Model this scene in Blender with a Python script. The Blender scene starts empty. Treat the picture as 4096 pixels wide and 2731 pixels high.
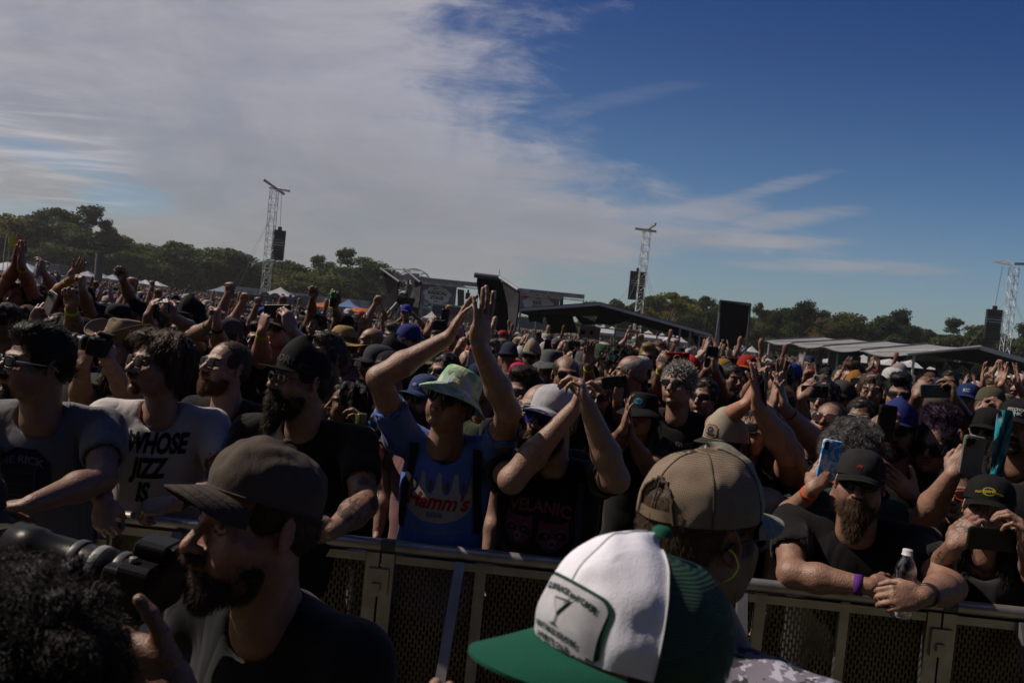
import bpy, math, random, time
import numpy as np
from mathutils import Vector, Matrix
from mathutils.bvhtree import BVHTree
T0 = time.time()
R = math.radians
sc = bpy.context.scene
COL = sc.collection

# ------------------------------------------------------------------ camera
CAM_H = 2.0
ROLL, PITCH, FPX = R(5.7), R(1.53), 3186.0
CX, CY = 2048.0, 1365.5
FWD = np.array([0, math.cos(PITCH), -math.sin(PITCH)])
_r0 = np.array([1.0, 0, 0]); _u0 = np.array([0, math.sin(PITCH), math.cos(PITCH)])
RIGHT = math.cos(ROLL)*_r0 + math.sin(ROLL)*_u0
UP = -math.sin(ROLL)*_r0 + math.cos(ROLL)*_u0
CPOS = np.array([0, 0, CAM_H])
cam_data = bpy.data.cameras.new('camera'); cam = bpy.data.objects.new('camera', cam_data)
COL.objects.link(cam); sc.camera = cam
cam_data.sensor_width = 36; cam_data.lens = FPX/4096*36
cam_data.clip_start = 0.05; cam_data.clip_end = 20000
M = Matrix(((RIGHT[0], UP[0], -FWD[0], 0), (RIGHT[1], UP[1], -FWD[1], 0), (RIGHT[2], UP[2], -FWD[2], CAM_H), (0, 0, 0, 1)))
cam.matrix_world = M
cam_data.dof.use_dof = True; cam_data.dof.focus_distance = 3.4; cam_data.dof.aperture_fstop = 8.0

def at(px, py, Y):
    """world point at depth Y (metres ahead) that stands at this place of the 4096 px wide survey picture"""
    d = FPX*FWD + RIGHT*(px-CX) - UP*(py-CY)
    return CPOS + d*(Y/d[1])
def GZ(x, y):
    """the field falls away gently beyond the first rows, more so towards the right"""
    y = np.asarray(y, float); x = np.asarray(x, float)
    t = np.clip((y-9)/50, 0, 1); t = t*t*(3-2*t)
    return -1.0*t*np.clip((x/np.maximum(y, 1.0)+.52)/.62, 0, 1)
def atg(px, Y, z=None):
    """world point at depth Y and height z (default: on the ground) under picture column px"""
    py = 1280.0
    for _ in range(20):
        p = at(px, py, Y); zz = float(GZ(p[0], Y)) if z is None else z
        py += (p[2]-zz)*FPX/Y
    return at(px, py, Y)

# ------------------------------------------------------------------ sun, sky, exposure
SUN_EL, SUN_AZ = R(48), R(-79)           # azimuth measured from +Y towards +X
sd = np.array([math.sin(SUN_AZ)*math.cos(SUN_EL), math.cos(SUN_AZ)*math.cos(SUN_EL), math.sin(SUN_EL)])
sl = bpy.data.lights.new('sun', 'SUN'); sl.energy = 5.0; sl.angle = R(0.55); sl.color = (1.0, 0.88, 0.74)
so = bpy.data.objects.new('sun', sl); COL.objects.link(so)
so.rotation_euler = Vector(-sd).to_track_quat('-Z', 'Y').to_euler()
sc.view_settings.view_transform = 'Standard'; sc.view_settings.look = 'None'
sc.view_settings.exposure = 0.08; sc.view_settings.gamma = 1.0
sc.render.film_transparent = False
sc.cycles.max_bounces = 7; sc.cycles.diffuse_bounces = 2; sc.cycles.glossy_bounces = 2
sc.cycles.transmission_bounces = 6; sc.cycles.transparent_max_bounces = 10
sc.cycles.use_denoising = True
sc.cycles.caustics_reflective = False; sc.cycles.caustics_refractive = False

W = bpy.data.worlds.new('World'); sc.world = W; W.use_nodes = True
nt = W.node_tree; nt.nodes.clear()
class N:
    """tiny node helper"""
    def __init__(s, tree): s.t = tree
    def node(s, kind, **kw):
        n = s.t.nodes.new(kind)
        for k, v in kw.items(): setattr(n, k, v)
        return n
    def link(s, a, b): s.t.links.new(a, b)
    def math(s, op, a, b=None, c=None, clamp=False):
        n = s.t.nodes.new('ShaderNodeMath'); n.operation = op; n.use_clamp = clamp
        for i, v in enumerate((a, b, c)):
            if v is None: continue
            if isinstance(v, (int, float)): n.inputs[i].default_value = v
            else: s.t.links.new(v, n.inputs[i])
        return n.outputs[0]
    def ramp(s, v, lo, hi, a=0.0, b=1.0):
        n = s.t.nodes.new('ShaderNodeMapRange'); n.interpolation_type = 'SMOOTHSTEP'
        s.t.links.new(v, n.inputs[0])
        for i, x in ((1, lo), (2, hi), (3, a), (4, b)): n.inputs[i].default_value = x
        return n.outputs[0]
    def noise(s, vec, scale, detail=4, rough=0.5, dist=0.0):
        n = s.t.nodes.new('ShaderNodeTexNoise'); s.t.links.new(vec, n.inputs['Vector'])
        n.inputs['Scale'].default_value = scale; n.inputs['Detail'].default_value = detail
        n.inputs['Roughness'].default_value = rough; n.inputs['Distortion'].default_value = dist
        return n.outputs[0]
    def mapping(s, vec, scale=(1, 1, 1), rot=(0, 0, 0), loc=(0, 0, 0)):
        n = s.t.nodes.new('ShaderNodeMapping'); s.t.links.new(vec, n.inputs[0])
        n.inputs[1].default_value = loc; n.inputs[2].default_value = rot; n.inputs[3].default_value = scale
        return n.outputs[0]
    def comb(s, x, y, z=0.0):
        n = s.t.nodes.new('ShaderNodeCombineXYZ')
        for i, v in enumerate((x, y, z)):
            if isinstance(v, (int, float)): n.inputs[i].default_value = v
            else: s.t.links.new(v, n.inputs[i])
        return n.outputs[0]
    def mix(s, f, a, b, mode='MIX'):
        n = s.t.nodes.new('ShaderNodeMix'); n.data_type = 'RGBA'; n.blend_type = mode
        for i, v in ((0, f), (6, a), (7, b)):
            if isinstance(v, (int, float)): n.inputs[i].default_value = v
            elif isinstance(v, tuple): n.inputs[i].default_value = (*v[:3], 1)
            else: s.t.links.new(v, n.inputs[i])
        return n.outputs[2]

def build_world():
    n = N(nt)
    out = n.node('ShaderNodeOutputWorld'); bg = n.node('ShaderNodeBackground'); bg.inputs[1].default_value = 0.078
    sky = n.node('ShaderNodeTexSky', sky_type='NISHITA'); sky.sun_disc = False
    sky.sun_elevation = SUN_EL; sky.sun_rotation = SUN_AZ
    sky.air_density = 1.0; sky.dust_density = 0.6; sky.ozone_density = 2.0
    tc = n.node('ShaderNodeTexCoord'); sep = n.node('ShaderNodeSeparateXYZ'); n.link(tc.outputs['Generated'], sep.inputs[0])
    yy = n.math('MAXIMUM', n.math('ABSOLUTE', sep.outputs[1]), 0.15)
    u = n.math('DIVIDE', sep.outputs[0], yy); v = n.math('DIVIDE', sep.outputs[2], yy)
    uv = n.comb(u, v)
    # wispy warp
    w1 = n.noise(n.mapping(uv, (3.0, 5.5, 1), (0, 0, R(-25))), 1.3, 6, 0.62, 0.6)
    w2 = n.noise(n.mapping(uv, (2.0, 14.0, 1), (0, 0, R(14))), 1.5, 5, 0.6, 0.4)
    # edge of the big cirrus sheet as a curve of height -> azimuth
    fc = n.node('ShaderNodeFloatCurve'); n.link(n.math('MULTIPLY', v, 2.0), fc.inputs['Value'])
    pts = EDGE
    cv = fc.mapping.curves[0]
    while len(cv.points) > 2: cv.points.remove(cv.points[1])
    cv.points[0].location = pts[0]; cv.points[-1].location = pts[-1]
    for p in pts[1:-1]: cv.points.new(*p)
    fc.mapping.update()
    edge = n.math('SUBTRACT', n.math('MULTIPLY', fc.outputs[0], 2.0), 1.0)
    dist = n.math('SUBTRACT', edge, u)
    dist = n.math('ADD', dist, n.math('MULTIPLY', n.math('SUBTRACT', w1, 0.5), 0.34))
    dist = n.math('ADD', dist, n.math('MULTIPLY', n.math('SUBTRACT', w2, 0.5), 0.30))
    w3 = n.noise(n.mapping(uv, (5.0, 16.0, 1), (0, 0, R(-32))), 1.6, 7, 0.66, 0.5)
    dist = n.math('ADD', dist, n.math('MULTIPLY', n.math('SUBTRACT', w3, 0.5), 0.40))
    sheet = n.ramp(dist, -0.06, 0.20)
    dens = n.math('ADD', 0.80, n.math('MULTIPLY', n.math('SUBTRACT', w1, 0.5), 0.55))
    dens = n.math('ADD', dens, n.math('MULTIPLY', n.math('SUBTRACT', w2, 0.5), 0.22))
    sheet = n.math('MULTIPLY', sheet, dens, clamp=True)
    # blue gap low on the left with broken rippled edges
    rip = n.noise(n.mapping(uv, (3.0, 34, 1), (0, 0, R(4))), 1.3, 5, 0.58, 0.35)
    def blob(cu, cv_, ru, rv, rot=0.0):
        du = n.math('SUBTRACT', u, cu); dv = n.math('SUBTRACT', v, cv_)
        a = n.math('ADD', n.math('MULTIPLY', du, math.cos(rot)), n.math('MULTIPLY', dv, math.sin(rot)))
        b = n.math('SUBTRACT', n.math('MULTIPLY', dv, math.cos(rot)), n.math('MULTIPLY', du, math.sin(rot)))
        q = n.math('ADD', n.math('POWER', n.math('ABSOLUTE', n.math('DIVIDE', a, ru)), 2.0), n.math('POWER', n.math('ABSOLUTE', n.math('DIVIDE', b, rv)), 2.0))
        return q
    for (cu, cv_, ru, rv, rot, amt) in GAPS:
        q = n.math('ADD', blob(cu, cv_, ru, rv, rot), n.math('MULTIPLY', n.math('SUBTRACT', rip, 0.5), 2.6))
        sheet = n.math('MULTIPLY', sheet, n.ramp(q, 0.0, 2.0, 1.0-amt, 1.0))
    # low streaks on the right
    st = n.noise(n.mapping(uv, (3, 30, 1), (0, 0, R(-3))), 1.6, 5, 0.6, 0.5)
    for (cu, cv_, ru, rv, rot, amt) in STREAKS:
        q = n.math('ADD', blob(cu, cv_, ru, rv, rot), n.math('MULTIPLY', n.math('SUBTRACT', st, 0.5), 4.2))
        sheet = n.math('MAXIMUM', sheet, n.ramp(q, -0.6, 1.7, amt, 0.0))
    # small mackerel ripples high on the left
    vor = n.noise(n.mapping(uv, (26, 46, 1), (0, 0, R(-30))), 1.0, 3, 0.6, 0.6)
    qa = n.ramp(blob(-0.47, 0.42, 0.15, 0.055, R(-22)), 0.2, 1.2, 1.0, 0.0)
    qb = n.ramp(blob(-0.62, 0.14, 0.16, 0.10, R(-22)), 0.2, 1.3, 1.0, 0.0)
    rp = n.math('MAXIMUM', n.math('MULTIPLY', n.ramp(vor, 0.46, 0.62), qa), n.math('MULTIPLY', n.ramp(rip, 0.44, 0.66), qb))
    # colours: clouds greyer away from the sun and warmer low down
    lift = n.ramp(v, 0.0, 0.35)
    near = n.ramp(u, -0.75, 0.55)
    cc = n.mix(lift, CLOUD_LOW, CLOUD_HIGH)
    cc = n.mix(near, cc, n.mix(1.0, cc, (0.80, 0.83, 0.90), 'MULTIPLY'))
    shade = n.ramp(n.math('ADD', n.math('MULTIPLY', w1, 0.75), n.math('MULTIPLY', rip, 0.25)), 0.3, 0.68, 0.86, 1.06)
    shade = n.math('MULTIPLY', shade, n.ramp(dist, 0.08, 0.55, 1.16, 0.93)); shade = n.math('MULTIPLY', shade, n.ramp(w3, .3, .7, .93, 1.07)); cc2 = n.node('ShaderNodeVectorMath', operation='SCALE'); n.link(cc, cc2.inputs[0]); n.link(shade, cc2.inputs['Scale'])
    skyc = n.mix(1.0, sky.outputs[0], n.mix(n.ramp(v, .02, .50), (.47, .66, .80), (.075, .25, .58)), 'MULTIPLY')
    # veil of thin haze near the horizon
    veil = n.ramp(v, 0.0, 0.22, 0.30, 0.0)
    skyc = n.mix(veil, skyc, CLOUD_LOW)
    col = n.mix(sheet, skyc, cc2.outputs[0])
    col = n.mix(n.math('MULTIPLY', rp, 0.45), col, tuple(x*1.45 for x in CLOUD_HIGH))
    n.link(col, bg.inputs[0]); n.link(bg.outputs[0], out.inputs[0])

def dirv(px, py):
    d = FPX*FWD + RIGHT*(px-CX) - UP*(py-CY)
    return d[0]/d[1], d[2]/d[1]
_e = [(1500, 1330), (2200, 1200), (2750, 1110), (3080, 1010), (3150, 950), (2800, 850), (2620, 720), (2400, 600), (2260, 480), (2150, 300), (2120, 120), (2120, 0)]
EDGE = sorted([(min(max(dirv(a, b)[1]*2.0, 0), 1), dirv(a, b)[0]*0.5+0.5) for a, b in _e])
EDGE = [(0.0, EDGE[0][1])] + EDGE[1:] + [(1.0, EDGE[-1][1]-0.03)]
def _g(px, py, rx, ry, rot, amt):
    u, v = dirv(px, py); return (u, v, rx/FPX, ry/FPX, R(rot), amt)
GAPS = [_g(500, 800, 190, 60, 0, 0.75), _g(250, 640, 260, 50, -10, 0.55), _g(930, 1040, 230, 34, 0, 0.7), _g(2900, 900, 400, 30, 2, 0.55), _g(3000, 1080, 420, 60, 3, 0.9), _g(150, 850, 260, 40, 0, .5), _g(300, 970, 200, 20, 4, .6)]
STREAKS = [_g(3330, 1065, 380, 30, 5, 0.8), _g(3650, 1085, 170, 20, 5, 0.6), _g(2950, 790, 330, 30, 20, 0.5), _g(2450, 400, 300, 30, 16, 0.10), _g(3000, 965, 400, 34, 5, .85), _g(2750, 860, 330, 60, 15, 0.6), _g(3150, 880, 300, 40, 14, 0.6)]
CLOUD_HIGH = (5.1, 4.9, 5.15); CLOUD_LOW = (3.9, 3.65, 3.6); SKY_TINT = (0.80, 0.93, 1.05)
build_world()
# ------------------------------------------------------------------ tagging and linking
def props(o, label=None, cat=None, group=None, kind=None):
    if label: o['label'] = label
    if cat: o['category'] = cat
    if group: o['group'] = group
    if kind: o['kind'] = kind
    return o
def empty(name, loc=(0, 0, 0), rz=0.0):
    o = bpy.data.objects.new(name, None); COL.objects.link(o)
    o.location = loc; o.rotation_euler = (0, 0, rz); o.empty_display_size = 0.1
    return o
def nz(v):
    v = np.asarray(v, float); return v/max(np.linalg.norm(v), 1e-9)

class MB:
    """collects geometry and links it as one mesh object"""
    def __init__(s): s.v = []; s.f = []; s.m = []; s.c = []; s.n = 0; s.sm = []
    def add(s, v, f, m=0, col=(1, 1, 1), smooth=True):
        v = np.asarray(v, float).reshape(-1, 3)
        col = np.asarray(col, float)
        s.c.append(np.broadcast_to(col if col.ndim == 2 else col[None, :], (len(v), 3)))
        s.v.append(v)
        if isinstance(f, np.ndarray):
            s.f.append(f + s.n); s.m.append(np.full(len(f), m)); s.sm.append(np.full(len(f), smooth))
        else:
            for q in (3, 4):
                g = [x for x in f if len(x) == q]
                if g:
                    g = np.array(g); s.f.append(g+s.n); s.m.append(np.full(len(g), m)); s.sm.append(np.full(len(g), smooth))
            for x in f:
                if len(x) > 4:
                    g = np.array([[x[0], x[i], x[i+1]] for i in range(1, len(x)-1)])
                    s.f.append(g+s.n); s.m.append(np.full(len(g), m)); s.sm.append(np.full(len(g), smooth))
        s.n += len(v)
        return s
    def tr(s, Mx):
        """transform all collected so far"""
        Mx = np.array(Mx); s.v = [v @ Mx[:3, :3].T + Mx[:3, 3] for v in s.v]; return s
    def box(s, c, d, m=0, Rm=None, col=(1, 1, 1)):
        q = np.array([[x, y, z] for x in (-.5, .5) for y in (-.5, .5) for z in (-.5, .5)])*np.array(d)
        if Rm is not None: q = q @ np.array(Rm).T
        f = np.array([[0, 1, 3, 2], [4, 6, 7, 5], [0, 4, 5, 1], [2, 3, 7, 6], [0, 2, 6, 4], [1, 5, 7, 3]])
        return s.add(q+np.array(c), f, m, col, False)
    def rbox(s, c, d, r, m=0, Rm=None, col=(1, 1, 1), seg=3):
        """box with rounded vertical outline: d = x (wide), y (thick), z (tall); outline in xz"""
        o = []
        for cx, cz, a0 in ((1, 1, 0), (-1, 1, 90), (-1, -1, 180), (1, -1, 270)):
            for i in range(seg+1):
                a = R(a0+90*i/seg); o.append((cx*(d[0]/2-r)+r*math.cos(a), cz*(d[2]/2-r)+r*math.sin(a)))
        o = np.array(o); k = len(o); b = min(r*0.35, d[1]*0.3)
        ring = []
        for y, sh in ((-d[1]/2, b), (-d[1]/2+b, 0), (d[1]/2-b, 0), (d[1]/2, b)):
            sc_ = np.array([(d[0]/2-sh)/(d[0]/2), (d[2]/2-sh)/(d[2]/2)])
            ring.append(np.column_stack([o[:, 0]*sc_[0], np.full(k, y), o[:, 1]*sc_[1]]))
        v = np.vstack(ring)
        f = []
        for j in range(3):
            for i in range(k): f.append([j*k+i, j*k+(i+1) % k, (j+1)*k+(i+1) % k, (j+1)*k+i])
        f.append(list(range(k))); f.append([3*k+i for i in range(k)][::-1])
        if Rm is not None: v = v @ np.array(Rm).T
        return s.add(v+np.array(c), f, m, col, False)
    def tube(s, P, r, seg=8, m=0, col=(1, 1, 1), cap=True, closed=False):
        P = np.asarray(P, float); k = len(P); r = np.broadcast_to(np.asarray(r, float), (k,))
        T = np.gradient(P, axis=0) if not closed else np.roll(P, -1, 0)-np.roll(P, 1, 0)
        T /= np.maximum(np.linalg.norm(T, axis=1, keepdims=True), 1e-9)
        ref = np.array([0, 0, 1.0]) if abs(T[0][2]) < 0.9 else np.array([1.0, 0, 0])
        rings = []; a = np.arange(seg)*2*math.pi/seg
        for i in range(k):
            x = nz(np.cross(T[i], ref)); ref = np.cross(x, T[i]); 
            rings.append(P[i] + r[i]*(np.cos(a)[:, None]*x + np.sin(a)[:, None]*ref))
        v = np.vstack(rings); f = []
        i0 = np.arange(seg); i1 = (i0+1) % seg
        for j in range(k if closed else k-1):
            j2 = (j+1) % k
            f.append(np.column_stack([j*seg+i0, j*seg+i1, j2*seg+i1, j2*seg+i0]))
        f = np.vstack(f); s.add(v, f, m, col)
        if cap and not closed:
            n0 = s.n
            s.add(np.vstack([rings[0], rings[-1]]), [list(range(seg))[::-1], [seg+i for i in range(seg)]], m, col, False)
        return s
    def bar(s, a, b, r, seg=6, m=0, col=(1, 1, 1)):
        return s.tube([a, b], r, seg, m, col)
    def lathe(s, prof, seg=24, m=0, col=(1, 1, 1), c=(0, 0, 0), sc_=(1, 1), smooth=True):
        """prof: list of (r, z); revolved about z"""
        a = np.arange(seg)*2*math.pi/seg; v = []; f = []
        for r_, z in prof: v.append(np.column_stack([np.cos(a)*r_*sc_[0], np.sin(a)*r_*sc_[1], np.full(seg, z)]))
        i0 = np.arange(seg); i1 = (i0+1) % seg
        for j in range(len(prof)-1): f.append(np.column_stack([j*seg+i0, j*seg+i1, (j+1)*seg+i1, (j+1)*seg+i0]))
        return s.add(np.vstack(v)+np.array(c), np.vstack(f), m, col, smooth)
    def grid(s, P, m=0, col=(1, 1, 1), flip=False, closed=False, smooth=True):
        """P: (a, b, 3) array of points"""
        P = np.asarray(P, float); a, b = P.shape[:2]
        idx = np.arange(a*b).reshape(a, b)
        if closed: idx = np.hstack([idx, idx[:, :1]])
        f = np.column_stack([idx[:-1, :-1].ravel(), idx[1:, :-1].ravel(), idx[1:, 1:].ravel(), idx[:-1, 1:].ravel()])
        if flip: f = f[:, ::-1]
        return s.add(P.reshape(-1, 3), f, m, col, smooth)
    def arrays(s):
        return np.vstack(s.v), s.f, s.m, np.vstack(s.c)
    def build(s, name, mats, parent=None, color=None, loc=None):
        me = s.mesh(name, mats)
        return link_mesh(name, me, parent, color, loc)
    def mesh(s, name, mats):
        if not isinstance(mats, (list, tuple)): mats = [mats]
        me = bpy.data.meshes.new(name)
        V = np.vstack(s.v); me.vertices.add(len(V)); me.vertices.foreach_set('co', V.astype(np.float32).ravel())
        nl = sum(f.size for f in s.f); me.loops.add(nl)
        me.loops.foreach_set('vertex_index', np.concatenate([f.ravel() for f in s.f]).astype(np.int32))
        tot = np.concatenate([np.full(len(f), f.shape[1]) for f in s.f]).astype(np.int32)
        st = np.concatenate([[0], np.cumsum(tot)[:-1]]).astype(np.int32)
        me.polygons.add(len(tot)); me.polygons.foreach_set('loop_start', st)
        me.polygons.foreach_set('material_index', np.concatenate(s.m).astype(np.int32))
        me.polygons.foreach_set('use_smooth', np.concatenate(s.sm).astype(bool))
        at_ = me.color_attributes.new('Col', 'FLOAT_COLOR', 'POINT')
        C = np.vstack(s.c); C4 = np.ones((len(C), 4), np.float32); C4[:, :3] = C
        at_.data.foreach_set('color', C4.ravel())
        for m in mats: me.materials.append(m)
        me.update(calc_edges=True); me.validate()
        return me
def link_mesh(name, me, parent=None, color=None, loc=None):
    o = bpy.data.objects.new(name, me); COL.objects.link(o)
    if parent is not None: o.parent = parent
    if color is not None: o.color = (*color[:3], 1)
    if loc is not None: o.location = loc
    return o

# ------------------------------------------------------------------ materials
MATS = {}
def mat(name, col=(0.5, 0.5, 0.5), rough=0.7, metal=0.0, spec=0.5, bump=0.0, bscale=100.0, bstretch=(1, 1, 1), objcol=True,
        var=0.0, vscale=8.0, sss=0.0, trans=0.0, alpha=None, emit=None, fold=0.0, fscale=9.0, sheen=0.0, ior=1.45, detail=3):
    if name in MATS: return MATS[name]
    m = bpy.data.materials.new(name); m.use_nodes = True; t = m.node_tree; n = N(t)
    b = t.nodes['Principled BSDF']
    vc = n.node('ShaderNodeVertexColor', layer_name='Col')
    c = n.mix(1.0, vc.outputs[0], tuple(col), 'MULTIPLY')
    oi = n.node('ShaderNodeObjectInfo')
    if objcol: c = n.mix(1.0, c, oi.outputs['Color'], 'MULTIPLY')
    tc = n.node('ShaderNodeTexCoord')
    if var > 0:
        v = n.noise(tc.outputs['Object'], vscale, 5, 0.6)
        vm = n.ramp(v, 0.25, 0.75, 1-var, 1+var)
        vs = n.node('ShaderNodeVectorMath', operation='SCALE'); n.link(c, vs.inputs[0]); n.link(vm, vs.inputs['Scale']); c = vs.outputs[0]
    n.link(c, b.inputs['Base Color'])
    b.inputs['Roughness'].default_value = rough; b.inputs['Metallic'].default_value = metal
    b.inputs['Specular IOR Level'].default_value = spec; b.inputs['IOR'].default_value = ior
    if sheen: b.inputs['Sheen Weight'].default_value = sheen
    if trans: b.inputs['Transmission Weight'].default_value = trans
    if sss:
        b.inputs['Subsurface Weight'].default_value = sss; b.inputs['Subsurface Radius'].default_value = (0.9, 0.35, 0.2); b.inputs['Subsurface Scale'].default_value = 0.012
    h = None
    if bump > 0:
        h = n.math('MULTIPLY', n.noise(n.mapping(tc.outputs['Object'], bstretch), bscale, detail, 0.6), bump)
    if fold > 0:
        f1 = n.noise(n.mapping(tc.outputs['Object'], (1.5, 1.5, 0.8), (0.5, 0.55, 0.3)), fscale, 2, 0.5, 0.8)
        f1 = n.math('MULTIPLY', n.math('ABSOLUTE', n.math('SUBTRACT', f1, 0.5)), fold)
        h = f1 if h is None else n.math('ADD', h, f1)
    if h is not None:
        bp = n.node('ShaderNodeBump'); bp.inputs['Strength'].default_value = 1.0; bp.inputs['Distance'].default_value = 1.0
        n.link(h, bp.inputs['Height']); n.link(bp.outputs[0], b.inputs['Normal'])
    if emit: b.inputs['Emission Color'].default_value = (*emit[:3], 1); b.inputs['Emission Strength'].default_value = emit[3]
    MATS[name] = m
    return m
SKIN = mat('skin', rough=0.43, spec=0.5, sss=0.08, bump=0.0022, bscale=210, var=0.16, vscale=30, detail=6, fold=.0035, fscale=26)
EYE = mat('eye', rough=0.08, spec=0.6, objcol=False)
CLOTH = mat('cloth', rough=0.92, spec=0.12, fold=0.022, fscale=4.5, bump=0.0006, bscale=420, var=0.09, vscale=5, sheen=0.08)
CAPC = mat('cap_cloth', rough=0.88, spec=0.15, bump=0.0009, bscale=350, fold=0.005, fscale=14, var=0.10, vscale=12)
HAIRM = mat('hair', rough=0.5, spec=0.22, bump=0.004, bscale=60, bstretch=(3, 3, 0.5), var=0.25, vscale=30)
PLAST = mat('plastic', rough=0.42, spec=0.3, var=0.04)
LENS = mat('lens', col=(0.010, 0.010, 0.012), rough=0.14, spec=0.22, objcol=True)
METAL = mat('metal', col=(0.6, 0.6, 0.62), rough=0.32, metal=1.0, bump=0.0004, bscale=60, var=0.12, vscale=14)
STRAW = mat('straw', rough=0.8, spec=0.2, bump=0.003, bscale=160, bstretch=(1, 1, 3), var=0.3, vscale=60)
PRINT = mat('print', rough=0.8, spec=0.2, var=0.12, vscale=60)

# ------------------------------------------------------------------ implicit surfaces
def vnoise(P, seed=0):
    """smooth value noise at points P (n,3), range -1..1"""
    Pi = np.floor(P).astype(np.int64); F = P-Pi; F = F*F*(3-2*F)
    def h(o):
        q = Pi + np.array(o)
        x = (q[:, 0]*374761393 + q[:, 1]*668265263 + q[:, 2]*2147483647 + seed*1274126177) & 0xffffffff
        x = ((x ^ (x >> 13))*1274126177) & 0xffffffff; x = x ^ (x >> 16)
        return (x & 0xffff)/32767.5-1
    r = 0
    for i in (0, 1):
        for j in (0, 1):
            for k in (0, 1):
                w = (F[:, 0] if i else 1-F[:, 0])*(F[:, 1] if j else 1-F[:, 1])*(F[:, 2] if k else 1-F[:, 2])
                r = r + w*h((i, j, k))
    return r
def fbm(P, seed=0, o=3):
    a, r = 1.0, 0
    for i in range(o): r = r + a*vnoise(P*2**i, seed+i); a *= 0.5
    return r

def C_(a, b, ra, rb=None, k=0.01, op=1):
    return ('c', np.asarray(a, float), np.asarray(b, float), ra, ra if rb is None else rb, k, op)
def E_(c, r, k=0.01, op=1, rot=None):
    return ('e', np.asarray(c, float), np.asarray(r, float), rot, 0, k, op)
def xf(prims, Mx):
    """transform a list of prims by a rigid 4x4 (with uniform scale)"""
    Mx = np.array(Mx, float); s = abs(np.linalg.det(Mx[:3, :3]))**(1/3); Rm = Mx[:3, :3]/s; out = []
    for p in prims:
        if p[0] == 'c':
            out.append(('c', Mx[:3, :3] @ p[1]+Mx[:3, 3], Mx[:3, :3] @ p[2]+Mx[:3, 3], p[3]*s, p[4]*s, p[5]*s, p[6]))
        else:
            r0 = np.eye(3) if p[3] is None else p[3]
            out.append(('e', Mx[:3, :3] @ p[1]+Mx[:3, 3], p[2]*s, Rm @ r0, 0, p[5]*s, p[6]))
    return out
def bounds(prims):
    lo, hi = [], []
    for p in prims:
        if p[-1] < 0: continue
        if p[0] == 'c':
            r = max(p[3], p[4]); lo.append(np.minimum(p[1], p[2])-r); hi.append(np.maximum(p[1], p[2])+r)
        else:
            r = p[2].max() if p[3] is not None else p[2]
            lo.append(p[1]-r); hi.append(p[1]+r)
    return np.min(lo, 0), np.max(hi, 0)
def sdf_mesh(prims, res, lo=None, hi=None):
    a, b = bounds(prims)
    if lo is None: lo = a-3*res
    if hi is None: hi = b+3*res
    nn = np.ceil((hi-lo)/res).astype(int)+1
    F = np.full(nn, 0.5, np.float32)
    ax = [lo[i]+res*np.arange(nn[i]) for i in range(3)]
    for p in prims:
        k = p[5]; mg = k+2.5*res
        if p[0] == 'c':
            r = max(p[3], p[4]); l = np.minimum(p[1], p[2])-r-mg; h = np.maximum(p[1], p[2])+r+mg
        else:
            r = p[2].max() if p[3] is not None else p[2]
            l = p[1]-r-mg; h = p[1]+r+mg
        i0 = np.maximum(np.floor((l-lo)/res).astype(int), 0); i1 = np.minimum(np.ceil((h-lo)/res).astype(int)+1, nn)
        if np.any(i1 <= i0): continue
        X = ax[0][i0[0]:i1[0]][:, None, None]; Y = ax[1][i0[1]:i1[1]][None, :, None]; Z = ax[2][i0[2]:i1[2]][None, None, :]
        if p[0] == 'c':
            A, B = p[1], p[2]; d = B-A; L2 = max(float(d @ d), 1e-12)
            x, y, z = X-A[0], Y-A[1], Z-A[2]
            t = np.clip((x*d[0]+y*d[1]+z*d[2])/L2, 0, 1)
            D = np.sqrt((x-t*d[0])**2+(y-t*d[1])**2+(z-t*d[2])**2)-(p[3]+(p[4]-p[3])*t)
        else:
            x, y, z = X-p[1][0], Y-p[1][1], Z-p[1][2]
            if p[3] is not None:
                Q = p[3]
                x, y, z = x*Q[0, 0]+y*Q[1, 0]+z*Q[2, 0], x*Q[0, 1]+y*Q[1, 1]+z*Q[2, 1], x*Q[0, 2]+y*Q[1, 2]+z*Q[2, 2]
            ra, rb, rc = p[2]
            k0 = np.sqrt((x/ra)**2+(y/rb)**2+(z/rc)**2); k1 = np.sqrt((x/ra**2)**2+(y/rb**2)**2+(z/rc**2)**2)
            D = k0*(k0-1)/np.maximum(k1, 1e-6)
        G = F[i0[0]:i1[0], i0[1]:i1[1], i0[2]:i1[2]]
        D = D.astype(np.float32)
        if p[6] > 0:
            hh = np.maximum(k-np.abs(G-D), 0)/k; Rr = np.minimum(G, D)-hh*hh*k*0.25
        else:
            D = -D; hh = np.maximum(k-np.abs(G-D), 0)/k; Rr = np.maximum(G, D)+hh*hh*k*0.25
        F[i0[0]:i1[0], i0[1]:i1[1], i0[2]:i1[2]] = Rr
    return surface_nets(F, lo, res)
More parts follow.
